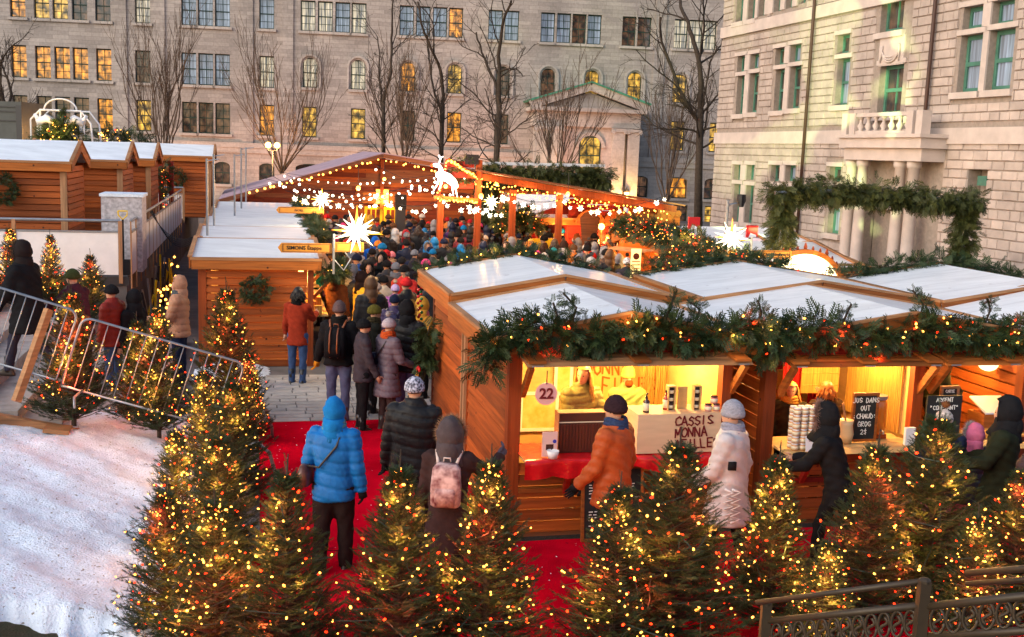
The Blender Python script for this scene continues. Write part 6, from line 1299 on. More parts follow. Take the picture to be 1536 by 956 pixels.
# white roofed stall behind the posts with bottles and boxes
sb = chalet('small lit stall with a white roof seen between the canopy posts', *MK.iv(775, 370, CV+3.2)[:1], CV+3.2, 3.6, 2.2, 2.1, 2.75, left=True, axis='u', back=False, right=False); 
for o in list(sb.children):
    if o.name.startswith('plank') and o.location[1] < .05 and False: pass
lamp('stall_light', (1.2, -.4, 1.7), 60, (1, .55, .15), sb, .1); lamp('stall_light', (2.6, -.5, 1.5), 60, (1, .45, .1), sb, .1)
u, z = MK.iv(778, 335, CV+2.6); garland('garland', [W(u-.6, CV+2.7, z), W(u, CV+2.7, z+.35), W(u+.6, CV+2.7, z)], 'bushy lit garland over the small stall between the posts', dens=300, rad=.22, lights=40, red=.3, seed=51, size=1.4)
for i in range(12):
    u, z = MK.iv(804+6*(i % 6), 372-8*(i//6), CV+1.5); t = MKT('gift_box', f'small yellow box, {("first","second","third","fourth","fifth","sixth")[i%6]} in the {("lower","upper")[i//6]} row on the table between the posts', 'box', u, CV+1.5, z-.05, 5, 'yellow boxes on the table'); MB().box(-.1, -.08, 0, .1, .08, .16).build('box_body', YEL, t)
u, _ = MK.iv(820, 380, CV+1.5); t = MKT('market_table', 'orange table carrying yellow boxes between the canopy posts', 'table', u, CV+1.6, 0); MB().box(-.7, -.25, .95, .8, .3, 1.0).build('table_top', M['fascia'], t); MB().box(-.65, -.22, 0, .75, .26, .945).build('front_panel', M['plank'], t)
# ------------------------------------------------------------------ side chalets whose counters face the alley, right of the crowd
for i, (v0, d, lb, red) in enumerate(((8.9, 3.1, 'side chalet with a red shutter under a dense garland', True), (12.2, 3.1, 'side chalet with a plank shutter beside the red lit hut', False))):
    t = chalet(lb, 6.35, v0, 2.6, d, 2.05, 2.35, front='closed', axis='u', left=False, back=False)
    for k in range(3): 
        o = link('shutter_plank', PK['redwood' if red else 'pale'], t, (-.16*k-.02, .15, 1.93-.02*k), (0, .06, math.pi/2), (d-.3, .155, .03))
    for k in range(2): link('counter_plank', PK['ply'], t, (-.17*k+.05, .2, .92), (0, 0, math.pi/2), (d-.4, .16, .03))
    clad(t, 'y', .125, d-.125, .02, .06, .88, 'redwood')
    for y in (.3, d-.3): MB().beam((.0, y, 1.45), (-.4, y, 1.88), .05, .06).build('brace', M['fascia'], t)
    MB().box(.9, .2, .05, .95, d-.2, 1.95).build('lining_board', M['ply'], t); lamp('stall_light', (.3, d*.3, 1.75), 60, (1, .6, .15), t, .1); lamp('stall_light', (.3, d*.75, 1.75), 50, (1, .5, .12), t, .1)
mgar('garland', [(6.35, 8.6, 2.0), (6.3, 10, 2.25), (6.25, 11.6, 2.3), (6.3, 13, 2.35), (6.3, 15.1, 2.3)], 'dense glittering garland along the side chalets right of the crowd', rad=.2, dens=260, lights=60, red=.45, seed=61, size=1.15, power=5., group='cedar garlands on the chalet eaves')
_ga, _gb = MK.iv(1000, 382, 7.7), MK.iv(1135, 398, 7.7)
mgar('garland', [(_ga[0], 7.7, _ga[1]), ((_ga[0]+_gb[0])/2, 7.75, (_ga[1]+_gb[1])/2+.05), (_gb[0], 7.8, _gb[1])], 'low lit garland beneath the right-hand star lantern', rad=.16, dens=220, lights=26, red=.3, seed=62, size=1.1, power=3., group='cedar garlands on the chalet eaves')
u, z = MK.iv(955, 372, 10.9); t = MKT('lit_banner', 'bright lit price banner with a round logo at the side counter', 'banner', u, 10.9, z-.8, 0); MB().box(-.11, 0, 0, .11, .02, .78).build('cloth', emit('banner_glow', (1, .7, .25), .9), t); MB().tube([(0, -.006, .62), (0, -.002, .62)], .07, 18).build('round_mark', M['plank_red'], t); mm = MB(); [mm.box(-.09, -.006, .5-.07*q, .09, -.002, .52-.07*q) for q in range(5)]; mm.build('small_writing', M['plank'], t)['kind'] = 'stuff'
u, z = MK.iv(925, 405, 11.5); t = MKT('red_stool_table', 'red cloth covered side table by the crowd with dark bottles on it', 'table', u, 11.6, 0); MB().box(-.4, -.3, .82, .4, .3, .88).build('table_top', M['redcloth'], t); [board('leg', 'redwood', t, x, y, 0, x+.05, y+.05, .82) for x in (-.38, .33) for y in (-.28, .23)]
for i in range(3): t = MKT('bottle', f'dark wine bottle, {("near","middle","far")[i]} one on the red side table', 'bottle', u-.2+.13*i, 11.6, .885, 0, 'bottles on the red side table'); MB().loft([(0, 0, 0, .045, .045), (0, 0, .2, .045, .045), (0, 0, .26, .016, .016), (0, 0, .33, .014, .014)], 12).build('glass', mat('green_glass', (.01, .04, .015), .1, .7) if 'green_glass' not in bpy.data.materials else bpy.data.materials['green_glass'], t, True)
# far right chalet with the lit arch
c5 = chalet('long white-roofed chalet behind the lit arch near the stone doorway', 6.6, 8.65, 2.5, 3.4, 2.0, 2.22, front='closed', axis='u', right=True)
for i, (u, v, w_, d, lb) in enumerate(((7.2, 12.5, 3.2, 4.6, 'farther white-roofed chalet under the red box signs'), (9.3, 8.6, .01, .01, None))):
    if lb: chalet(lb, u, v, w_, d, 2.0, 2.35, front='closed', axis='u')
t = MKT('lit_arch', 'glowing half-round wooden candle arch topped with little fir cut-outs', 'candle arch', 0, 8.2, 0); x, z = MK.iv(1208, 380, 8.2); r = .76; rz = .62; z0 = z-rz
P = [(x+r*math.cos(a), z0+rz*math.sin(a)) for a in np.linspace(0, math.pi, 26)]; MB().prism(P, .02, .06).build('lit_panel', emit('arch_panel_glow', (1, .85, .5), 2.3), t)
for q in range(25): MB().beam((P[q][0]*1+(P[q][0]-x)*.045, .0, z0+(P[q][1]-z0)*1.05), (P[q+1][0]+(P[q+1][0]-x)*.045, .0, z0+(P[q+1][1]-z0)*1.05), .09, .07, up=(0, 1, 0)).build('arch_rim', M['fascia'], t)
for q in range(15):
    a = math.pi*(.06+.88*q/14); cx_, cz_ = x+r*1.08*math.cos(a), z0+rz*1.08*math.sin(a); s = .07+.04*(q % 3 == 1); MB().prism([(cx_-s*.4, cz_), (cx_-s*.15, cz_+s*.5), (cx_-s*.3, cz_+s*.5), (cx_, cz_+s*1.4), (cx_+s*.3, cz_+s*.5), (cx_+s*.15, cz_+s*.5), (cx_+s*.4, cz_)], -.01, .03).build('fir_cut_out', M['plank_red'], t)
for q in range(-2, 3): MB().beam((x+q*.27, .015, z0), (x+q*.27, .015, z0+rz*.9*math.sqrt(max(.05, 1-(q*.3)**2))), .012, .01).build('panel_joint', M['pale'], t)
mm = MB(); wx, wz = x+.4, z0+.14
for a in ((0, 0, .14, .012), (0, .2, .14, .212), (0, 0, .012, .2), (.128, 0, .14, .2), (0, .1, .14, .112), (.064, 0, .076, .2)): mm.box(wx+a[0], .005, wz+a[1], wx+a[2], .018, wz+a[3])
mm.build('window_cut_out', M['pale'], t); lamp('arch_light', (x, -.4, z0+.3), 45, (1, .7, .3), t, .2); lamp('arch_light', (x, .4, z0+.5), 20, (1, .6, .25), t, .2)
for px, py, lb in ((1041, 338, 'small red box sign on the far white roof'), (1128, 350, 'red box sign near the evergreen arch leg')):
    u, z = MK.iv(px, py+6, 13); t = MKT('box_sign', lb, 'sign', u, 13, z); MB().box(-.14, 0, 0, .14, .06, .28).build('box_body', M['red'], t); MB().prism([(-.09, -.0), (.1, 0), (.1, .05), (-.05, .1)], -.01, -.002).build('white_mark', M['white'], t); MB().tube([(0, .03, 0), (0, .03, -z)], .02, 5).build('pole', M['dmetal'], t)
# floodlight mast and the evergreen arches
def mast_light(px, pyt, pyb, v, label, side=1):
    u, z = MK.iv(px, pyt, v); t = MKT('floodlight_mast', label, 'floodlight', u, v, 0); MB().tube([(0, 0, 0), (0, 0, z)], .035, 8).build('pole', M['metal'], t); MB().tube([(0, 0, z-.1), (.25*side, 0, z-.05)], .015, 5).build('arm', M['metal'], t)
    MB().loft([(.28*side, -.05, z-.14, .05, .05), (.3*side, 0, z+.0, .1, .1), (.3*side, 0, z+.12, .09, .09)], 10).build('lamp_head', M['black'], t)
    return t, u, z
t, mu_, mz_ = mast_light(1092, 300, 340, 10.5, 'floodlight mast projecting green light onto the stone building')
_m2 = mast_light(1190, 292, 370, 9.2, 'pale metal mast standing in the big evergreen arch'); mast_light(878, 292, 310, 26, 'floodlight mast under the far garland frame')
# projector with a leaf-shaped mask: light and dark patches on the building
gl = bpy.data.lights.new('projector', 'SPOT'); gl.energy = 7000; gl.spot_size = R(50); gl.spot_blend = .25; gl.shadow_soft_size = .02; gl.use_nodes = True
n_ = gl.node_tree; em = n_.nodes['Emission']; tc = n_.nodes.new('ShaderNodeTexCoord'); no = n_.nodes.new('ShaderNodeTexNoise'); no.inputs['Scale'].default_value = 7; no.inputs['Detail'].default_value = 1.5; n_.links.new(tc.outputs['Normal'], no.inputs['Vector'])
mr = n_.nodes.new('ShaderNodeMapRange'); mr.inputs[1].default_value = .5; mr.inputs[2].default_value = .57; n_.links.new(no.outputs[0], mr.inputs[0]); n_.links.new(mr.outputs[0], em.inputs['Strength']); em.inputs['Color'].default_value = (.75, 1, .4, 1)
go = bpy.data.objects.new('projector', gl); COL.objects.link(go); go.location = W(mu_+.6, 10.2, mz_); tg = Vector(RBF.w(4.5, 0, 5.6)); go.rotation_euler = (go.location-tg).to_track_quat('Z', 'Y').to_euler()
def arch_frame(label, pts, rad, dens, seed, size, v, legw=1, m='cedar_d', back=True):
    t = MKT('evergreen_arch', label, 'evergreen arch', 0, v, 0)
    for i, P in enumerate(pts):
        P = [(x, 0, z) for x, z in P]; MB().tube(P, .04, 6).build('frame_bar', M['metal'], t)
        f = garland('evergreen', P, '', dens=dens, rad=rad, seed=seed+i, size=size, parent=t, rope=False, m=m, droop=.9)
    return t
V9 = 9.2; g = lambda px, py, v=V9: MK.iv(px, py, v)
A, B, C_, D = g(1176, 290), g(1466, 300), (g(1176, 290)[0], .0), (g(1446, 350)[0], .0)
arch_frame('big evergreen arch framing the columned doorway', [[(A[0]-.2, A[1]), (g(1260, 286)[0], g(1260, 286)[1]), (g(1360, 294)[0], g(1360, 294)[1]), (B[0], B[1]-.05)], [(A[0], A[1]), (A[0], .1)], [(D[0], B[1]), (D[0], .1)]], .2, 420, 71, 1.25, V9)
V2 = 25.; A, B = g(728, 258, V2), g(905, 262, V2); arch_frame('far evergreen garland frame under the portico', [[A, g(800, 262, V2), B], [(B[0]-.15, B[1]), (B[0]-.15, .2)], [(A[0]+.1, A[1]), (A[0]+.1, .2)]], .27, 300, 75, 1.9, V2)
t = MKT('frame_rail', 'thin pale rail along the top of the far garland frame', 'rail', 0, V2+.05, 0); a_, b_ = g(723, 245, V2), g(908, 249, V2); MB().beam((a_[0], 0, a_[1]), (b_[0], 0, b_[1]), .06, .1).build('rail_bar', M['white'], t)
# ------------------------------------------------------------------ strings of star lights over the alley
SB = star_mesh(.085, 14, .42, .16).mesh('star_bulb', [E_WHITE], False); RBM = MB().ell((0, 0, 0), (.036, .036, .036), 8, 6).mesh('round_bulb', [E_WHITE], True); OB = MB().ell((0, 0, 0), (.035, .035, .04), 8, 6).mesh('orange_bulb', [E_ORB], True)
def light_string(label, a, c, n, me, sag=.25, v=26, r=1, seed=0, nm='bulb', big=1.):
    rg = random.Random(seed); t = MKT('string_of_lights', label, 'string lights', 0, 0, 0); A = MK.iv(*a[:2], a[2]); C = MK.iv(*c[:2], c[2]); A = np.array([A[0], a[2], A[1]]); C = np.array([C[0], c[2], C[1]]); P = []
    for i in range(25): q = i/24; p = A+(C-A)*q; p[2] -= sag*4*q*(1-q); P.append(p)
    MB().tube(P, .006, 4).build('cable', M['black'], t)
    for i in range(n):
        q = (i+.5+rg.uniform(-.35, .35))/n; p = A+(C-A)*q; p[2] -= sag*4*q*(1-q)+.08+rg.uniform(0, .06); s = rg.uniform(.65, 1.2)*big; link(nm, me, t, p, (rg.uniform(0, 3), rg.uniform(0, 3), 0), (s, s, s))
    return t
light_string('orange bulb string under the left slope of the hall roof', (372, 284, 27), (572, 234, 27), 22, OB, .03, seed=1); light_string('orange bulb string under the right slope of the hall roof', (572, 234, 27), (710, 262, 27), 16, OB, .03, seed=2)
for i, (a, c, n, sg) in enumerate((((420, 258, 24), (722, 248, 22), 24, .35), ((398, 268, 22), (700, 262, 21), 22, .45), ((430, 262, 23), (640, 268, 21), 15, .55), ((560, 246, 20), (724, 292, 18), 13, .2), ((440, 292, 20), (662, 262, 18), 13, .5), ((405, 262, 20), (560, 292, 20), 9, .3))):
    light_string(f'string of white globe lights before the hall, {("highest","second","third","fourth","fifth","lowest")[i]}', a, c, n, RBM, sg, seed=10+i)
for i, (a, c, n, sg) in enumerate((((428, 286, 15), (570, 300, 15), 8, .12), ((560, 285, 15), (660, 300, 14), 8, .25), ((655, 290, 13), (760, 290, 13), 8, .3), ((745, 282, 13), (850, 296, 13), 9, .2), ((845, 300, 13), (1005, 290, 13), 10, .25), ((700, 300, 14), (760, 315, 14), 6, .1))):
    light_string(f'small star lanterns on a string {("over the left roofs","before the yellow doors","beside the tall canopy post","below the canopy beam","in front of the red hut","low by the canopy posts")[i]}', a, c, n, SB, sg, seed=20+i, nm='star_lantern')
u, z = MK.iv(737, 303, 14); big_star(u, 14, z, .2, 'white star lantern hanging under the canopy beam', 25)
for i in range(6):   # added lamps standing in for the strings' warm light on the crowd
    u, v = ((-.3, 14), (2.2, 17), (1.2, 22), (4.2, 20), (4.6, 14), (2, 11.5))[i]; t = MKT('crowd_fill_lamp', f'small added lamp standing in for string light over the crowd, {("by the left garlands","near the tall posts","before the yellow doors","under the canopy beam","near the side chalets","nearest the back-row chalet")[i]}', 'lamp', u, v, 3.1); MB().ell((0, 0, 0), (.05, .05, .05), 10, 7).build('bulb', E_ORB, t, True); MB().tube([(0, 0, .03), (0, 0, .5)], .006, 4).build('flex', M['black'], t); lamp('bulb_light', (0, 0, -.1), 75, (1, .5, .2), t, .12)
# ------------------------------------------------------------------ terrace on the left, its rail and chalets
TZ = 1.28; tr = thing('terrace', 'raised terrace deck left of the market', None, W(0, 0, 0), R(13.5)); tr['kind'] = 'structure'; del tr['label']
MB().box(-22, 12.05, -.02, -5.05, 40, TZ).build('deck', M['ground'], tr); MB().box(-22, 12.0, TZ-.16, -5.0, 12.04, TZ+.01).build('edge_beam', M['dmetal'], tr)
def panel_rail(label, p0, p1, n, axis, v0=0, h=1.12, gap=.0, post='palev'):
    pt = .035 if axis == 'x' else .012
    t = MKT('panel_railing', label, 'railing', p0[0], p0[1], TZ, 0 if axis == 'x' else 90); L_ = math.hypot(p1[0]-p0[0], p1[1]-p0[1]); s = L_/n
    for i in range(n+1): board('post', post, t, s*i-.035, -pt, -.12 if axis == 'x' else -.3, s*i+.035, pt, h)
    MB().tube([(0, 0, h), (L_, 0, h)], .03, 8).build('top_rail', M['metal'], t)
    for i in range(n): board('panel', 'white', t, s*i+.045, -.008, .05, s*(i+1)-.045, .008, h-.24); MB().box(s*i+.04, -.02, h-.24, s*(i+1)-.04, .02, h-.2).build('panel_edge', M['metal'], t)
    return t
panel_rail('cream panelled railing along the front of the terrace', (-11.0, 12.0), (-5.15, 12.0), 3, 'x')
panel_rail('grey panelled railing running back along the side of the terrace', (-4.95, 12.0), (-4.95, 27.0), 16, 'y')
panel_rail('far railing across the terrace before the last chalet', (-8.5, 29), (-5, 29), 3, 'x')
def tchalet(label, u, v, w, d, side='planks'):
    t = chalet(label, u, v, w, d, 2.2, 2.62, front='closed', axis='u', base=TZ, ov=.12, right=True, left=False, back=False)
    board('corner_strip', 'palev', t, w-.12, -.03, 0, w+.01, -.005, 2.0); return t
e1 = MK.iv(100, 290, 13.6)[0]; tchalet('nearest terrace chalet with a wreath cut off by the picture edge', e1-4.4, 13.6, 4.4, 2.4); e2 = MK.iv(184, 290, 17.2)[0]; tchalet('second terrace chalet behind the pale storage box', e2-3.2, 17.2, 3.2, 2.4); e3 = MK.iv(226, 290, 20.8)[0]; tchalet('third terrace chalet with red ribbons at its end', e3-3, 20.8, 3, 2.4)
e4 = MK.iv(316, 290, 30.5)[0]; tchalet('last terrace chalet with a small wreath facing the stone building', e4-3.6, 30.5, 3.6, 2.4)
u, z = MK.iv(6, 283, 13.45); wreath('wreath half out of the picture on the nearest terrace chalet', W(u-.02, 13.45, z), .22, -76.5, 4, .1); u, z = MK.iv(264, 267, 30.3); wreath('small wreath on the last terrace chalet', W(u, 30.3, z), .26, -76.5, 5, .1)
u, z = MK.iv(238, 300, 24); t = MKT('red_ribbon_post', 'red post wrapped in lit garland at the end of the third terrace chalet', 'post', u, 24, TZ); board('post', 'redwood', t, 0, 0, 0, .14, .1, 2.1); board('post', 'redwood', t, .3, 0, 0, .44, .1, 2.1); garland('evergreen', [(.2, -.05, .1), (.2, -.05, 2.1)], '', dens=130, rad=.09, lights=18, seed=81, parent=t)
u0, _ = MK.iv(152, 330, 13.0); u1, z1 = MK.iv(215, 292, 13.0); t = MKT('storage_box', 'pale quilted storage box with a snowy lid on the terrace', 'storage box', u0, 13.0, TZ); MB().box(0, 0, 0, u1-u0-.03, .9, z1-TZ-.06).build('box_body', mat('quilted_grey', (.5, .47, .5), .7, var=.35, vs=14., detail=1), t); MB().box(-.03, -.03, z1-TZ-.058, u1-u0, .95, z1-TZ).build('lid', M['snow'], t)
u, z = MK.iv(184, 322, 12.4); t = MKT('snow_shovel', 'shovel with a yellow D handle standing before the storage box', 'shovel', u, 12.4, TZ); MB().tube([(-.09, 0, z-TZ+.07), (.09, 0, z-TZ+.07), (.08, 0, z-TZ-.02), (0, 0, z-TZ-.1), (-.08, 0, z-TZ-.02), (-.09, 0, z-TZ+.07)], .016, 6).build('handle', YEL, t); MB().tube([(0, 0, z-TZ-.1), (0, 0, .3)], .02, 6).build('shaft', M['black'], t); MB().box(-.15, -.02, 0, .15, .02, .32).build('blade', M['dmetal'], t)
v, z = MK.iu(238, 318, -5.5); t = MKT('tote_crate', 'dark crate with a blue lid by the terrace rail', 'crate', -5.5, v, z-.5); MB().box(-.3, -.25, 0, .3, .25, .45).build('crate_body', M['black'], t); MB().box(-.33, -.28, .45, .33, .28, .52).build('lid', mat('blue_plastic', (.02, .1, .35), .4), t)
for i, (px, py, s) in enumerate(((258, 308, .6), (268, 300, .7), (276, 312, .5), (284, 305, .45))): v, z = MK.iu(px, py, -5.7); t = MKT('cardboard_box', f'brown cardboard box in the clutter by the terrace rail, {("opened","tallest","lowest","farthest")[i]} one', 'box', -5.7, v, z-s*.9, 20*i, 'boxes in the terrace clutter'); MB().box(-s/2, -s/2, 0, s/2, s/2, s).box(-s/2, -s/2-.2, s-.02, s/2, -s/2, s).build('box_body', M['fascia'], t)
MB_c = MKT('cables', 'black cables hanging from the terrace rail to the white roofs', 'cables', 0, 0, 0); mm = MB(); rgc = random.Random(9)
for i in range(5):
    A = np.array([-4.9, 15.5+.15*i, TZ+1.1]); C = np.array([-3.8, 15.0+.3*i, 1.95]); mm.tube([A+(C-A)*q-np.array([0, 0, (.35+.07*i)*4*q*(1-q)]) for q in np.linspace(0, 1, 12)], .008, 5)
mm.build('cable', M['black'], MB_c)
# under-deck clutter; its glints are small glowing beads set among the poles
t = MKT('tool_rack', 'dark clutter of poles and tools with glowing glint beads under the terrace edge', 'rack', -4.85, 12.2, 0); mm = MB(); rgc = random.Random(3)
for i in range(26): y = .2+rgc.uniform(0, 6.5); mm.tube([(rgc.uniform(0, .3), y, 0), (rgc.uniform(0, .3), y+rgc.uniform(-.1, .1), rgc.uniform(.7, 1.25))], .025, 5, i % 3)
for i in range(30): y = .2+rgc.uniform(0, 6); mm.ell((rgc.uniform(.1, .5), y, rgc.uniform(.2, 1.1)), (.03, .03, .03), 6, 4, 3)
mm.build('poles', [M['dmetal'], YEL, M['metal'], E_ORB], t)
# cabin, carriage arch and lit shrubs behind the terrace roofs
y_ = 50; p = CAM+ray(18, 200)*(48/ray(18, 200)[1]); t = thing('dark_cabin', 'dark grey flat cabin rising behind the nearest terrace roof', 'cabin', (p[0], 48, 0)); MB().box(-3, 0, 0, .45, 3, 5.45).build('body', mat('slate_panel', (.09, .095, .09), .5, var=.2, vs=2.), t); MB().box(.25, -.12, 0, .5, -.003, 5.3).build('corner_post', M['dmetal'], t)
for z in (4.6, 5.0, 5.2): MB().box(-3, -.05, z, .24, -.003, z+.05).build('ledge', M['dmetal'], t)
def pt3(px, py, y): return CAM+ray(px, py)*(y/ray(px, py)[1])
a_ = pt3(92, 212, 40); t = thing('carousel_frame', 'white metal carriage frame with lights and greenery behind the terrace roofs', 'frame', (a_[0], 40, 2.6)); P = [(-1.1, 0, 1.2), (-1.1, 0, 2.0), (-.75, 0, 2.35), (.75, 0, 2.35), (1.1, 0, 1.9), (1.15, 0, 1.2)]
for y in (0, .8): MB().tube([(x, y, z) for x, _, z in P], .035, 6).build('frame_bar', M['white'], t)
for x in (-.75, .75): MB().tube([(x, 0, .4), (x, 0, 2.35)], .04, 6).build('frame_bar', M['white'], t)
MB().tube([(.6*math.cos(a), 0, 2.35+.42*math.sin(a)) for a in np.linspace(0, math.pi, 12)], .03, 6).build('frame_bar', M['white'], t)
for sx in (-1, 1):
    hb_ = MB(); hb_.tube([(sx*.2, 0, 1.9), (sx*.5, 0, 2.05), (sx*.85, 0, 1.9)], [.12, .16, .13], 10); hb_.tube([(sx*.8, 0, 1.95), (sx*.95, 0, 2.2)], [.1, .06], 8); [hb_.tube([(sx*x, 0, 1.85), (sx*x, 0, 1.3)], .03, 5) for x in (.25, .4, .7, .85)]; hb_.build('painted_horse', M['white'], t, True)
garland('evergreen', [(-.9, 0, .9), (-.3, 0, 1.4), (0, 0, 1.9), (.3, 0, 1.4), (.9, 0, .9)], '', dens=160, rad=.3, lights=34, red=.1, seed=91, size=2.4, parent=t); lamp('frame_light', (0, -.8, 1.6), 50, (1, .6, .2), t, .1)
a_ = pt3(178, 212, 42); garland('lit_shrub', [(a_[0]-.9, 42, 3.3), (a_[0]-.2, 42, 4.1), (a_[0]+.3, 42, 3.8), (a_[0]+1., 42, 3.6)], 'clump of greenery full of gold lights behind the second terrace roof', dens=120, rad=.35, lights=34, red=.05, seed=92, size=2.2, power=10., cat='shrub')
# ------------------------------------------------------------------ stairs, barricades
st = thing('stone_stairs', 'broad stone steps climbing from the market to the terrace', 'stairs', W(0, 0, 0), R(13.5)); n_s = 9
for i in range(n_s):
    u1 = -3.9-.52*i; MB().box(u1-.56, 3.75, -.05, u1, 11.8, .143*(i+1)).build('step', M['conc'], st); 
MB().box(-12, 3.75, -.05, -3.9-.52*n_s, 11.95, TZ).build('landing', M['conc'], st)
MB().beam((-3.7, 3.62, .02), (-8.9, 3.62, 1.22), .09, .2).build('timber_edge', M['pale'], st)
for i in range(3): MB().beam((-4.2-.9*i, 3.5, .2+.21*i), (-3.9-.9*i, 3.5, .16+.21*i), .3, .05).build('timber_offcut', M['pale'], st)
gr = MKT('stair_handrail', 'green metal handrail climbing the stone steps', 'handrail', 0, 6.6, 0); MB().tube([(-6.3, 0, 1.55), (-9.5, 0, 2.4)], .03, 6).build('rail', M['dgreen'], gr); MB().tube([(-6.3, 0, 1.15), (-9.5, 0, 2.0)], .025, 6).build('rail', M['dgreen'], gr)
for x in (-6.3, -7.9, -9.4): MB().tube([(x, 0, .6+(-6.3-x)*.2), (x, 0, 1.55+(-6.3-x)*.265)], .035, 6).build('post', M['dgreen'], gr)
def barricade(label, pA, pB, v, hh=.92):
    """pA,pB: picture positions of the top corners at depth v"""
    (xa, za), (xb, zb) = MK.iv(*pA, v), MK.iv(*pB, v); t = MKT('crowd_barrier', label, 'crowd barrier', xa, v, za-hh, 0, 'grey steel crowd barriers along the steps'); L_ = math.hypot(xb-xa, zb-za); ang = math.atan2(zb-za, xb-xa)
    b = MB(); r = .12; P = [(0, 0, .02)]+[(0, 0, hh-r)]+[(r-r*math.cos(a), 0, hh-r+r*math.sin(a)) for a in np.linspace(.3, math.pi/2, 5)]+[(L_-r+r*math.sin(a), 0, hh-r+r*math.cos(a)) for a in np.linspace(.1, math.pi/2, 5)]+[(L_, 0, .02), (0, 0, .02)]
    o = b.tube(P, .015, 8).build('frame', M['metal'], t, True); o.rotation_euler = (0, -ang, 0)
    for i in range(1, 13): x = L_*i/13; o = MB().tube([(x, 0, .02), (x, 0, hh-.0)], .0065, 6).build('bar', M['metal'], t, True); o.rotation_euler = (0, -ang, 0)
    for x in (.25, L_-.3): o = MB().tube([(x, -.32, -.12), (x-.05, -.2, -.03), (x, 0, .03), (x, .3, -.1)], .016, 6).build('foot', M['metal'], t, True); o.rotation_euler = (0, -ang, 0)
    return t
barricade('steel crowd barrier sloping down beside the steps behind the two lit firs', (88, 470), (334, 541), 3.35); barricade('steel crowd barrier higher up the steps cut off by the picture edge', (-130, 398), (80, 462), 3.4)
A = MK.iv(73, 462, 3.1); B_ = MK.iv(24, 600, 2.7); t = MKT('timber_stake', 'pale leaning timber stake between the two crowd barriers', 'stake', B_[0], 2.7, B_[1]-.02); MB().beam((0, 0, 0), (A[0]-B_[0], .4, A[1]-B_[1]), .07, .09).build('stake_body', M['pale'], t)
for (px, py, v) in ((400, 648, 4.6), (404, 716, 1.0)):
    u, vv = MK.iz(px, py, .1); t = MKT('bent_rail', f'bent steel rail end above the carpet, {"upper" if py < 700 else "lower"} one', 'rail', u-.25, vv, 0); MB().tube([(0, 0, .5), (.12, 0, .52), (.25, 0, .4), (.32, 0, .15), (.33, 0, 0)], .022, 8).build('rail_bar', M['metal'], t, True)
t = MKT('red_cloth_strip', 'crimson cloth hanging on the fir by the orange plank chalet', 'cloth', -2.62, 4.6, .02); MB().loft([(0, 0, 0, .03, .1), (0, 0, .5, .05, .13), (0, 0, .85, .04, .08)], 10).build('cloth', mat('crimson_cloth', (.55, .0, .06), .6, var=.2, vs=6.), t, True)
# ------------------------------------------------------------------ cast iron balustrade at the bottom right
t = thing('iron_balustrade', 'grey cast iron balustrade with scroll panels and a thin handrail in the corner', 'balustrade', (1.6, 5.6, 0)); org = np.array([1.6, 5.6, 0])
def P3(px, py, y): return pt3(px, py, y)-org
b = MB(); posts = [((1150, 905), 6.1), ((1387, 872), 5.4), ((1640, 842), 4.9)]
for (p, y) in posts:
    q = P3(*p, y); MB().box(q[0]-.028, q[1]-.028, -0, q[0]+.028, q[1]+.028, q[2]).build('post', M['iron'], t); MB().ell((q[0], q[1], q[2]), (.035, .035, .02), 8, 5).build('post_cap', M['iron'], t)
for a, c, r, nm in (((1135, 904, 6.1), (1390, 871, 5.4), .016, 'handrail'), ((1150, 932, 6.1), (1387, 908, 5.4), .02, 'rail'), ((1150, 985, 6.1), (1387, 962, 5.4), .02, 'rail'), ((1387, 910, 5.4), (1640, 884, 4.9), .022, 'rail'), ((1387, 955, 5.4), (1640, 940, 4.9), .022, 'rail'), ((1450, 860, 5.8), (1640, 845, 5.2), .02, 'handrail'), ((1450, 876, 5.8), (1640, 862, 5.2), .016, 'handrail')):
    MB().tube([P3(*a), P3(*c)], r, 8).build(nm, M['iron'], t, True)
for (a0, a1, n, z0_, z1_) in ((( 1158, 934, 6.07), (1378, 912, 5.42), 12, 0, 0), ((1396, 911, 5.38), (1632, 886, 4.92), 9, 0, 0)):
    A, B_ = P3(*a0), P3(*a1); dn = .155
    for i in range(n):
        c = A+(B_-A)*(i+.5)/n; d = nrm([B_[0]-A[0], B_[1]-A[1], 0]); rr_ = np.linalg.norm((B_-A)[:2])/n*.46; c = c-np.array([0, 0, dn*.52]); zz = np.array([0, 0, 1.])
        MB().tube([c+d*rr_*math.cos(a)+zz*dn*.46*math.sin(a) for a in np.linspace(0, 2*math.pi, 17)], .008, 5).build('ring', M['iron'], t, True)
        MB().tube([c+d*rr_*.55*math.sin(a)*(1 if a < math.pi else .9)+zz*dn*.3*(1-a/math.pi) for a in np.linspace(0, 2*math.pi, 13)], .009, 5).build('scroll', M['iron'], t, True)
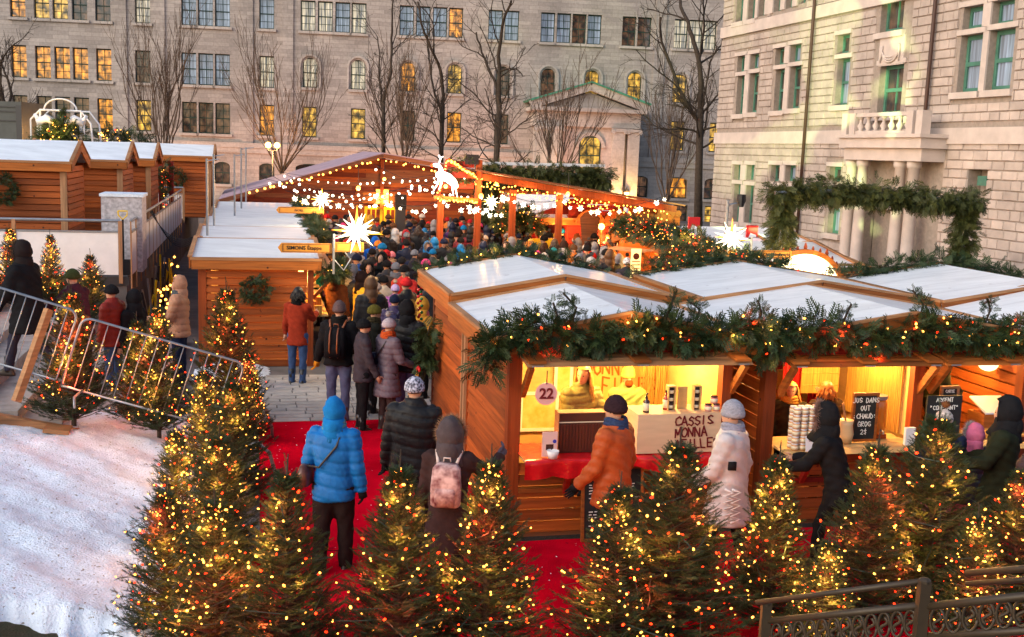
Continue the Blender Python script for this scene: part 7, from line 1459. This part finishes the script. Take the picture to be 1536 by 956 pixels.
# ------------------------------------------------------------------ firs with lights
ft = []
def fir(px, py, v, label, seed, zb=None, wide=1., red=None, power=1., **k):
    """top seen at px,py on the grid line v; the height follows from the ground"""
    u, z = MK.iv(px, py, v); zb = (terr(u, v) if u < -3.5 else 0) if zb is None else zb; p = W(u, v, zb); return fir_tree(p[0], p[1], zb, (z-zb)/1.08, label, seed, wide*.93, red, power, **k)
F_ = [(340, 420, 5.3, 'tall fir at the head of the hedge of firs, by the orange plank chalet', 0, .95), (372, 520, 4.0, 'slim fir tucked beside the crimson cloth strip', 5, 1.), (305, 545, 2.3, 'fir with glowing red lights on top at the snow edge of the fir hedge', 2, 1.0),
      (350, 560, 1.5, 'dark fir in the hedge leaning over the carpet edge', 3, 1.2), (262, 632, -.3, 'fir with a long bare leader in the middle of the fir hedge', 4, 1.02), (330, 640, -.7, 'full dark fir in the hedge overhanging the crimson runner', 1, 1.25),
      (248, 722, -1.7, 'low fir with amber lights where the hedge meets the snow', 6, 1.02), (322, 735, -2.2, 'bushy fir low in the hedge with scattered red bulbs', 7, 1.25),
      (430, 688, -2.35, 'fir in the front row directly below the blue coat', 8, 1.15), (601, 680, -2.35, 'front-row fir with a tall forked leader below the black coat', 1, 1.15), (737, 672, -2.3, 'pointed front-row fir at the corner of stall 22', 10, 1.1),
      (930, 712, -2.35, 'front-row fir with a long leader below the orange parka', 11, 1.2), (1022, 645, -2.2, 'biggest dark fir in the front row below the lettered box', 12, 1.3), (1170, 668, -2.1, 'narrow front-row fir strung with many red bulbs left of the iron balustrade', 14, 1.1),
      (1318, 650, -2.1, 'dark front-row fir below the second counter', 13, 1.15), (1412, 605, -2.0, 'dark front-row fir in front of the child in pink', 3, 1.2), (1540, 690, -2.3, 'front-row fir cut off by the picture edge above the balustrade', 9, 1.2), (1245, 800, -2.6, 'low fir behind the handrail of the iron balustrade', 2, 1.3), (1470, 760, -2.6, 'low fir behind the scroll panels of the balustrade', 7, 1.3),
      (105, 425, 3.75, 'broad glowing fir behind the crowd barrier at the foot of the steps', 15, 1.05), (236, 448, 3.55, 'narrow golden fir behind the lower end of the crowd barrier', 16, .95), (205, 470, 4.6, 'small fir half hidden between the two golden firs', 1, 1.),
      (75, 345, 10.5, 'tall lit fir before the cream terrace railing', 17, .9), (135, 375, 10.0, 'dark lit fir with bare leaders before the cream terrace railing', 18, 1.), (14, 335, 10.5, 'lit fir at the picture edge above the steps', 19, .9)]
for i, (px, py, v, lb, sd, wd) in enumerate(F_):
    gold = i in (19, 20); zb = None
    if 6 <= i <= 18: v -= .38
    if gold: _u, _z = MK.iv(px, py, v); zb = terr(_u, v)+.24
    if i >= 22: zb = .9 if i != 23 else .6
    fir(px, py, v, lb, sd, zb, wd, None, 1.7 if gold else (.9 if i >= 22 else 1.1), nl=9 if gold else 7, few=i in (3, 5, 8, 9, 12, 14, 15, 21, 23))
# bare leaders and stray twigs on some firs
for px, py, v, h_, lb in ((601, 655, -2.35, .2, 'forked bare leader twig on the front-row fir below the black coat'), (855, 655, -2.2, 0, None)):
    pass
# ------------------------------------------------------------------ bare trees before the stone building
def btree(px, pyt, y, H, label, seed, style, **k):
    p = pt3(px, pyt, y); return bare_tree('bare_tree', p[0], y, p[2]-H, H, label, seed, style, **k)
btree(243, 48, 62, 8.6, 'fan-shaped bare tree above the last terrace chalet', 1, 'vase', m='bark2', r0=.13); btree(424, 78, 60, 7.6, 'fan-shaped bare tree behind the left slope of the hall', 2, 'vase', m='bark2', r0=.12); btree(610, 98, 58, 6.6, 'low fan-shaped bare tree behind the hall ridge', 3, 'vase', m='bark2', r0=.12)
btree(838, 122, 50, 5.6, 'pale uplit bare tree inside the far garland frame', 4, 'vase', m='bark2', r0=.11, spread=1.2); btree(1010, 128, 62, 7.8, 'fan-shaped bare tree right of the portico', 5, 'vase', m='bark2', r0=.12)
btree(578, -10, 60, 11.5, 'tall dark tree with a straight trunk left of the other dark trees', 6, 'tall', r0=.12); btree(668, -12, 59, 11.5, 'tall dark tree forking above the reindeer gable', 7, 'tall', r0=.13); btree(755, -15, 57, 11.5, 'thick dark tree with spreading limbs beside the portico', 8, 'tall', r0=.16, spread=1.15)
btree(1074, -60, 48, 12.5, 'big dark tree arching beside the rusticated stone building', 9, 'tall', lean=(-.9, 0), r0=.17, spread=1.1, low=.72); btree(5, 40, 55, 8.5, 'dark branching tree at the edge of the picture above the terrace', 10, 'tall', r0=.16, spread=1.3)

# trodden snow crumbs on the carpet and along the stall fronts
rng_ = np.random.default_rng(77); n_ = 420; uu = rng_.uniform(-2.5, .0, n_); vv = rng_.uniform(-2.4, 5.1, n_); k_ = 260; uu[:k_] = rng_.uniform(-2.4, 7, k_); vv[:k_] = rng_.uniform(-3, -.1, k_)
cr_ = MB().add([[1, 0, 0], [0, 1, 0], [-1, 0, .1], [0, -1, 0], [0, 0, .8]], [[0, 1, 4], [1, 2, 4], [2, 3, 4], [3, 0, 4]])
o = inst(np.concatenate(cr_.v), np.array(cr_.f), orient(np.array([W(a, b, .022) for a, b in zip(uu, vv)]), np.stack([rng_.normal(0, 1, n_), rng_.normal(0, 1, n_), np.zeros(n_)], 1), rng_.uniform(.003, .011, n_)**1., roll=0.), 'snow_crumbs', M['snow']); tag(o, 'crumbs of trodden snow scattered on the red carpet', kind='stuff')
# ------------------------------------------------------------------ the people
def at_head(px, py, h, z0=0):
    d = ray(px, py); t = (z0+h-EYE)/d[2]; p = CAM+d*t; return p[0], p[1], z0
BLK, NAVY, GREY, BRN, DEN, PUR = (.012, .012, .014), (.012, .018, .045), (.13, .13, .14), (.06, .03, .018), (.05, .09, .2), (.16, .12, .19)
def pp(px, py, h, yaw, label, vox=.015, z0=0, **P):
    P['h'] = h; x, y, z = at_head(px, py, h*(1.02 if P.get('hat') else 1), z0); return person(label, x, y, z, R(yaw), P, vox)
S = [
 (502, 597, 1.66, -8, 'person in a bright blue quilted coat and blue hood walking away on the red carpet', dict(coat=(.005, .13, .42), style='puffer', hem=.76, pitch=.13, hat=('hood', (.01, .16, .45), 'cloth'), hoodk=.93, scarf=(.1, .25, .3), legs=(.02, .014, .014), legk=1.2, boots=BLK, gloves=BLK, bag=dict(col=(.09, .03, .02), side=-1, z=1.02), armL=(.1, .3, .5), armR=(-.05, .2, .2), legL=(-.1, .1), legR=(.16, .12), bulk=1.06)),
 (622, 562, 1.78, -6, 'tall person in a black padded jacket and grey checked beanie on the red carpet', dict(coat=BLK, style='puffer', hem=.8, pitch=.1, hat=('beanie', (.05, .05, .07), 'check'), legs=(.015, .015, .02), gloves=BLK, armL=(.05, .2, .2), armR=(.25, .15, .7), bulk=1.15, legL=(.12, .1))),
 (676, 632, 1.6, -4, 'person in a long brown coat with fur-edged hood, red scarf and flowered backpack', dict(coat=(.04, .022, .022), hem=.5, style='plain', hat=('hood', (.07, .055, .06), 'cloth'), fur=(.35, .2, .12), furk=1.5, scarf=(.6, .01, .01), legs=NAVY, boots=BLK, gloves=(.08, .07, .1), backpack=dict(col=(.6, .42, .4), kind='floral', strap=(.6, .5, .48), k=.95), armR=(.7, .7, 1.5), armL=(.1, .2, .3), bulk=1.08, hoodk=1.15)),
 (926, 592, 1.76, 55, 'person in an orange parka and dark beanie passing the counter of stall 22', dict(coat=(.36, .07, .018), hem=.72, style='plain', ckind='shell', hat=('beanie', (.03, .015, .02)), hat_tall=1.1, legs=BLK, gloves=BLK, collar=True, bulk=1.15, scarf=(.03, .05, .12), armL=(.2, .2, .5), armR=(-.1, .15, .4))),
 (1102, 600, 1.74, 60, 'person in a pale parka with zigzag hem and grey knitted beanie passing the dark gap', dict(coat=(.5, .45, .46), hem=.6, style='plain', ckind='shell', hat=('beanie', (.3, .3, .36)), hat_tall=1.15, scarf=(.28, .28, .36), legs=BLK, boots=BLK, zigzag=True, bulk=1.2, armL=(.3, .15, .6), armR=(-.2, .2, .3), legL=(.3, .2), legR=(-.2, .1))),
 (1268, 612, 1.62, 62, 'person in black with a fur-lined hood hurrying past the stacked jars', dict(coat=BLK, hem=.72, hat=('hood', BLK, 'shell'), fur=(.28, .17, .14), furk=1.6, legs=BLK, lean=.3, armL=(.6, .2, .7), armR=(.5, .1, .9), bulk=1.08, legL=(.35, .3), legR=(-.3, .2), hoodk=1.12)),
 (1418, 612, 1.55, -10, 'person in a white knitted beanie with a brown pompom at the end counter', dict(coat=NAVY, hem=.75, style='puffer', hat=('pompom', (.6, .52, .48)), pom=(.2, .08, .03), legs=(.3, .12, .16), armR=(.4, .2, .9), bulk=1.05)),
 (1462, 638, 1.34, 10, 'child in a pink hooded scarf with grey fur trim at the end counter', dict(coat=(.03, .03, .05), hem=.7, style='puffer', hat=('hood', (.55, .14, .26), 'cloth'), fur=(.4, .4, .42), furk=1.5, scarf=(.5, .12, .24), legs=(.5, .12, .22), head=(.4, 0), armR=(.7, .3, .6), hoodk=1.05)),
 (1512, 600, 1.7, 62, 'person in a black hood and dark green coat at the edge of the end counter', dict(coat=(.018, .022, .012), hem=.6, hat=('hood', BLK, 'shell'), legs=BLK, armL=(.5, .3, 1.0), armR=(.4, .1, .9), bulk=1.2, hoodk=1.15)),
 (1560, 640, 1.6, 40, 'dark puffer shape cut off by the picture edge beside the black hood', dict(coat=(.05, .03, .035), hem=.7, style='puffer', hat=('beanie', BLK), legs=BLK, bulk=1.2)),
 (447, 432, 1.64, -12, 'person in a rust red coat, dark hair and blue jeans at the alley counter', dict(coat=(.3, .035, .015), hem=.72, scarf=(.01, .01, .01), hair=((.012, .008, .006), .1), legs=DEN, boots=BLK, boot_h=.22, heel=True, armR=(.7, .1, 1.1), armL=(.1, .2, .2), bulk=.98)),
 (509, 451, 1.76, -4, 'person in a black jacket with a strapped leather-banded backpack and yellow gloves', dict(coat=BLK, hem=.84, style='plain', hat=('beanie', (.12, .08, .08)), hat_tall=1.15, legs=(.1, .12, .22), boots=(.1, .03, .015), gloves=(.6, .25, .02), backpack=dict(col=(.01, .01, .012), strap=(.25, .07, .02), bands=True), bulk=1.12, armL=(.0, .28, .15), armR=(.05, .35, .2), scarf=(.01, .01, .01))),
 (545, 476, 1.6, -70, 'person in a black beanie and glasses looking right in the queue', dict(coat=(.05, .04, .05), hem=.78, hat=('beanie', BLK), legs=BLK, boots=BLK, armR=(.2, .15, .3), head=(-.2, 0))),
 (561, 455, 1.66, -72, 'person in an olive beanie with a brown pompom in the queue', dict(coat=(.02, .02, .015), hem=.75, hat=('pompom', (.12, .1, .02)), pom=(.15, .05, .02), legs=BLK, scarf=(.05, .04, .02))),
 (583, 475, 1.62, -48, 'person in a mauve quilted coat and pale knitted beanie with a small dark bag', dict(coat=(.13, .1, .13), hem=.55, style='puffer', hat=('pompom', (.45, .38, .42)), pom=(.4, .35, .35), scarf=(.5, .08, .02), legs=(.05, .03, .03), bag=dict(col=(.03, .03, .06), side=-1, z=1.1), armR=(.3, .15, .9))),
 (613, 452, 1.78, -20, 'person in a black padded parka with a gold fur hood and grey-blue trousers', dict(coat=BLK, hem=.78, style='puffer', pitch=.12, hat=('hood', BLK, 'shell'), fur=(.6, .33, .08), legs=(.12, .13, .28), legk=1.15, boots=(.25, .07, .03), bulk=1.18, armL=(.1, .25, .2), armR=(.3, .2, .8), head=(-.5, 0))),
 (634, 447, 1.62, -40, 'person in a golden yellow hood and pink scarf by the baubled wall', dict(coat=(.5, .22, .03), hem=.7, hat=('hood', (.6, .3, .04), 'knit'), scarf=(.6, .16, .2), legs=BLK)),
 (543, 408, 1.68, -55, 'person in a bright yellow winter jacket and black beanie in the alley', dict(coat=(.62, .33, .01), hem=.78, style='plain', ckind='shell', hat=('hood', (.02, .01, .01), 'knit'), legs=BLK, bulk=1.12, armL=(.3, .2, .8), armR=(.4, .2, .9))),
 (564, 422, 1.62, -25, 'person in a grey pompom hat with a thick brown fur collar', dict(coat=(.04, .04, .05), hem=.75, hat=('pompom', (.4, .33, .3)), pom=(.5, .35, .2), scarf=(.35, .18, .06), style='puffer', legs=BLK)),
 (592, 440, 1.6, -5, 'person in a navy cap and dark purple jacket with a small backpack', dict(coat=(.05, .035, .09), hem=.8, hat=('beanie', NAVY), legs=BLK, style='puffer', backpack=dict(col=(.03, .03, .07), k=.8))),
 (593, 425, 1.5, 0, 'small person in a lilac knitted pompom hat in the queue', dict(coat=(.25, .08, .3), hem=.7, hat=('pompom', (.42, .32, .6)), pom=(.5, .4, .3), style='puffer', legs=BLK)),
 (613, 396, 1.45, 165, 'child in a bright blue jacket and black beanie facing down the alley', dict(coat=(.01, .2, .42), hem=.78, hat=('beanie', BLK), legs=BLK, style='puffer', scarf=(.5, .03, .02))),
 (503, 403, 1.7, -20, 'person in a brown hooded jacket with a yellow collar lit by the counter', dict(coat=(.12, .04, .015), hem=.8, hat=('hood', (.07, .03, .015), 'knit'), scarf=(.6, .35, .05), legs=BLK, armL=(.7, .2, 1.2))),
 (505, 385, 1.72, -40, 'person in a navy jacket behind the gold lit counter', dict(coat=(.02, .03, .14), hem=.78, hat=('beanie', (.03, .03, .03)), legs=BLK)),
 (520, 372, 1.7, -30, 'person in an olive quilted coat with a green scarf', dict(coat=(.07, .055, .02), hem=.7, style='puffer', hat=('beanie', (.06, .04, .02)), scarf=(.02, .3, .12), legs=BLK)),
 (533, 366, 1.62, 175, 'person in a pale grey coat with black and white knit hat and scarf', dict(coat=(.5, .48, .48), hem=.65, hat=('beanie', (.5, .48, .48), 'knit'), scarf=(.3, .22, .22), legs=BLK)),
 (554, 394, 1.68, 172, 'person with a black hood drawn round the face looking down the alley', dict(coat=BLK, hem=.75, hat=('hood', BLK, 'shell'), legs=BLK, style='puffer')),
 (573, 379, 1.74, 150, 'person in a black track hood with white piping', dict(coat=BLK, hem=.8, hat=('hood', (.01, .012, .012), 'cloth'), legs=BLK)),
 (588, 376, 1.62, 160, 'person in a pink beanie with a beige fur collar', dict(coat=(.06, .035, .03), hem=.65, hat=('beanie', (.62, .2, .26)), scarf=(.42, .28, .16), legs=BLK, armR=(.6, .1, 1.5))),
 (563, 356, 1.78, -5, 'person in a royal blue hooded jacket seen from behind', dict(coat=(.01, .1, .5), hem=.75, hat=('hood', (.01, .11, .52), 'cloth'), legs=BLK, bulk=1.15)),
 (547, 352, 1.75, -10, 'person in a dark brown quilted coat and mottled grey hat', dict(coat=(.05, .025, .018), hem=.6, style='puffer', hat=('beanie', (.2, .18, .18), 'check'), legs=BLK, bulk=1.1)),
 (610, 356, 1.66, -75, 'person in a teal jacket with a bright red scarf', dict(coat=(.01, .35, .34), hem=.75, hat=('beanie', (.03, .01, .01)), scarf=(.6, .02, .01), legs=BLK)),
 (621, 392, 1.72, -30, 'person in a dark coat with brown fur hood beside the corner of the white roof', dict(coat=(.02, .018, .022), hem=.6, hat=('hood', (.03, .025, .03), 'shell'), fur=(.22, .16, .12), legs=BLK, bulk=1.1)),
 (622, 373, 1.66, -20, 'person in a slate grey beanie by the lit garland', dict(coat=(.03, .03, .035), hem=.75, hat=('beanie', (.16, .18, .22)), legs=BLK)),
 (603, 384, 1.7, 5, 'person in a black coat with brown mottled collar', dict(coat=BLK, hem=.6, hat=('beanie', (.02, .018, .018)), scarf=(.2, .13, .08), legs=BLK)),
 (927, 408, 1.5, -35, 'person in a grey purple beanie between the white roofs', dict(coat=(.06, .05, .09), hem=.7, hat=('beanie', (.17, .14, .2)), legs=BLK)),
 (941, 385, 1.75, -30, 'person in a striped pompom hat and dark jacket before the side counter', dict(coat=(.03, .03, .04), hem=.7, hat=('pompom', (.3, .27, .26), 'check'), pom=(.02, .02, .02), legs=BLK, bulk=1.15, armL=(.3, .2, .9))),
 (882, 362, 1.74, -30, 'person in a vivid red jacket with a black backpack', dict(coat=(.6, .015, .01), hem=.8, hat=('beanie', (.02, .01, .01)), legs=BLK, backpack=dict(col=BLK), bulk=1.1)),
 (866, 352, 1.7, -30, 'person in a brown orange quilted coat near the red hut', dict(coat=(.28, .08, .02), hem=.65, hat=('hood', (.25, .07, .02), 'shell'), legs=BLK, style='puffer')),
 (846, 362, 1.72, 10, 'person in a dark brown hood by the last canopy post', dict(coat=(.04, .02, .015), hem=.65, hat=('hood', (.04, .02, .015), 'cloth'), legs=BLK)),
 (831, 370, 1.6, 0, 'person in a turquoise beanie by the garland of the back roof', dict(coat=(.03, .03, .03), hem=.7, hat=('beanie', (.03, .3, .32)), legs=BLK)),
 (796, 360, 1.66, 170, 'person in a yellow hood and beige coat holding a phone up', dict(coat=(.45, .3, .2), hem=.7, hat=('hood', (.6, .35, .08), 'knit'), legs=BLK, armR=(.9, .2, 1.6))),
 (770, 355, 1.64, 175, 'person with a beige fur hood between the canopy posts', dict(coat=(.3, .16, .1), hem=.65, hat=('hood', (.3, .2, .12), 'cloth'), fur=(.5, .32, .18), legs=BLK)),
]
for px, py, h, yaw, lb, P in S: pp(px, py, h, yaw, lb, .015 if py > 430 else .022, **P)
# on the steps
def on_steps(px, py, h, z0, yaw, lb, **P): return pp(px, py, h, yaw, lb, .018, z0, **P)
on_steps(40, 363, 1.82, .72, 80, 'tall person in a black hooded coat climbing the stone steps', coat=BLK, hem=.6, hat=('hood', (.02, .015, .015), 'shell'), fur=(.1, .07, .05), legs=(.03, .03, .05), bulk=1.25, legL=(.4, .2), legR=(-.2, .3), armL=(.3, .2, .3), lean=.12)
on_steps(120, 402, 1.7, .45, 70, 'person in a plum jacket and green beanie on the steps behind the broad fir', coat=(.07, .02, .03), hem=.78, hat=('beanie', (.05, .06, .02)), legs=NAVY, lean=.2, armL=(.8, .2, .6), armR=(.6, .2, .5))
on_steps(168, 425, 1.64, .2, 75, 'person in a dark red quilted jacket on the lower steps', coat=(.22, .02, .012), hem=.78, style='puffer', hat=('beanie', BLK), legs=DEN, bulk=1.1, gloves=(.4, .25, .15))
on_steps(200, 436, 1.62, .1, 70, 'person in a black jacket just behind the dark red one on the steps', coat=BLK, hem=.75, hat=('hood', BLK, 'cloth'), legs=BLK, bulk=1.05)
on_steps(268, 415, 1.76, .0, 95, 'person in a tan quilted jacket with the hood up beside the orange plank chalet', coat=(.4, .2, .12), hem=.8, style='puffer', pitch=.11, hat=('hood', (.42, .22, .14), 'shell'), scarf=(.08, .1, .12), legs=NAVY, legk=1.2, bulk=1.15, armL=(.4, .15, 1.1), armR=(.1, .2, .4))
# vendors inside the stalls
def inside(u, v, h, yaw, lb, z0=.05, **P):
    P['h'] = h; p = W(u, v, z0); return person(lb, p[0], p[1], p[2], R(yaw+13.5), P, .014)
inside(1.0, .75, 1.64, 192, 'vendor with long blond hair in an olive padded jacket behind the dark case', coat=(.2, .17, .06), hem=.78, style='puffer', ckind='shell', hair=((.5, .26, .06), .34), legs=NAVY, head=(-.85, .1), armL=(.5, .2, .9), armR=(.4, .1, 1.2), bulk=1.08)
inside(1.72, 1.25, 1.5, 176, 'bearded vendor in a yellow beanie and green jacket behind the lettered box', coat=(.22, .27, .1), hem=.8, hat=('beanie', (.6, .42, .1)), hat_tall=1.25, hair=((.12, .03, .01), 0), beard=(.2, .045, .01), legs=NAVY, armL=(.3, .1, .8), armR=(.3, .1, .9))
inside(3.55, .7, 1.42, 150, 'vendor with blond hair in a dark coat behind the stacked jars', coat=(.03, .025, .015), hem=.75, hair=((.5, .25, .06), .22), scarf=(.5, .25, .05), legs=BLK, armL=(.3, .1, .9))
inside(3.95, .6, 1.44, 8, 'vendor in a dark brown coat turned away beside the stacked jars', coat=(.03, .015, .01), hem=.7, hair=((.25, .08, .02), .12), legs=BLK, bulk=1.3, hat=None, armR=(1.2, .3, 1.0))
inside(5.5, .6, 1.68, 120, 'vendor in a dark green hood bending over the end counter', coat=(.035, .04, .018), hem=.75, hat=('hood', (.035, .035, .015), 'cloth'), legs=BLK, lean=.2, armL=(.7, .2, .7), armR=(.6, .2, .8), bulk=1.15)
# ------------------------------------------------------------------ the packed crowd
COATS = [('black', BLK, 42), ('charcoal', (.04, .04, .045), 20), ('navy', NAVY, 14), ('brown', (.06, .03, .02), 12), ('wine red', (.2, .015, .02), 7), ('grey', GREY, 7), ('red', (.5, .02, .015), 5), ('blue', (.01, .08, .35), 5), ('orange', (.55, .16, .02), 4), ('purple', (.12, .04, .16), 4), ('olive', (.08, .07, .025), 4), ('cream', (.5, .42, .34), 3), ('teal', (.01, .26, .26), 2)]
HATS = [('black', BLK, 30), ('navy', NAVY, 8), ('grey', (.2, .2, .22), 10), ('brown', (.1, .05, .025), 10), ('red', (.4, .015, .02), 6), ('pink', (.6, .06, .2), 4), ('white', (.5, .48, .46), 4), ('orange', (.6, .2, .03), 4), ('blue', (.01, .16, .4), 5), ('mustard', (.5, .28, .03), 3)]
PN = ('beanie', 'hood', 'pompom hat', 'loose hair', 'fur hood', 'beanie')
rc = random.Random(17); pts = []; placed = [(o.location[0], o.location[1]) for o in COL.objects if o.name.startswith('person')]
def pick(T): return rc.choices(T, [t[2] for t in T])[0]
regions = []
tries = 0
while len(pts) < 265 and tries < 30000:
    tries += 1; px = rc.uniform(455, 935); 
    lo = 318+.0*px if px < 700 else 318+(px-700)*.11; hi = np.interp(px, [455, 500, 560, 640, 700, 800, 935], [345, 392, 425, 418, 392, 378, 395]); py = lo+(hi-lo)*rc.random()**1.15
    if 590 < px < 612 and py < 345: continue
    h = rc.uniform(1.55, 1.82); x, y, _ = at_head(px, py, h); dmin = .46
    if any((x-a)**2+(y-b)**2 < dmin**2 for a, b in placed): continue
    q = MK.l((x, y, 0))
    if q[0] < -1.15 and q[1] < 26: continue
    if q[0] > 5.9 and q[1] < 17: continue
    if q[1] > 27.6: continue
    placed.append((x, y)); pts.append((x, y, h, px, py, q))
order = sorted(range(len(pts)), key=lambda i: pts[i][1])
used = {}
LM = [(1.6, 25.5, 'by the yellow doors'), (3.2, 23.5, 'by the loudspeaker column'), (4.9, 26, 'by the pink-lit window'), (-.6, 24, 'by the far left garland'), (-.5, 19, 'by the second star lantern'), (.6, 12, 'near the alley mouth'),
      (2.2, 15.5, 'mid-alley'), (2.4, 19.5, 'in the packed centre'), (4.3, 18, 'by the tall canopy post'), (6, 19.5, 'by the middle canopy post'), (8, 18.5, 'by the last canopy post'), (3.9, 12, 'behind the near garland'), (5.3, 13, 'by the side counter'), (9.2, 22, 'by the red hut'), (6.8, 23.5, 'beneath the canopy roof')]
for i in order:
    x, y, h, px, py, q = pts[i]; c = pick(COATS); ht = pick(HATS); k = rc.choices(range(6), [34, 18, 14, 8, 12, 10])[0]; lg = cloth(rc.choice([BLK, NAVY, DEN, (.05, .04, .04)]))
    if k == 3: ht = ('brown', (.1, .05, .025), 1)
    yaw = rc.gauss(5, 55) if rc.random() < .75 else rc.gauss(180, 45); yn = yaw % 360
    face = 'from behind' if yn < 50 or yn > 310 else ('face visible' if 130 < yn < 230 else 'side-on')
    lm = min(LM, key=lambda l: (l[0]-q[0])**2+(l[1]-q[1])**2*.5)[2]
    lb = f'{"scarfed " if k == 5 else ""}person in {c[0]} coat and {ht[0]} {PN[k]} {face} {lm}' if k != 3 else f'bareheaded person in a {c[0]} coat {face} {lm}'
    used[lb] = used.get(lb, 0)+1
    if used[lb] > 1: lb = lb.replace('person in', {2: 'rear person in', 3: 'rearmost person in'}.get(used[lb], 'hindmost person in'), 1)
    hk = 'shell' if k in (1, 4) else 'knit'
    copy_person(PROTO[k], lb, x, y, 0, R(yaw), h, cloth(c[1], kind='shell'), cloth(ht[1], kind=hk), lg, 'packed crowd between the chalets and the hall')
for t in PROTO:
    for o in tree_of(t)[::-1]: bpy.data.objects.remove(o)
bpy.data.scenes.remove(TMP)
print('LONG', [(o.name, o['label']) for o in bpy.data.objects if o.get('label') and len(o['label'].split()) > 16][:30]); print('objects', len(bpy.data.objects), 'crowd', len(pts))
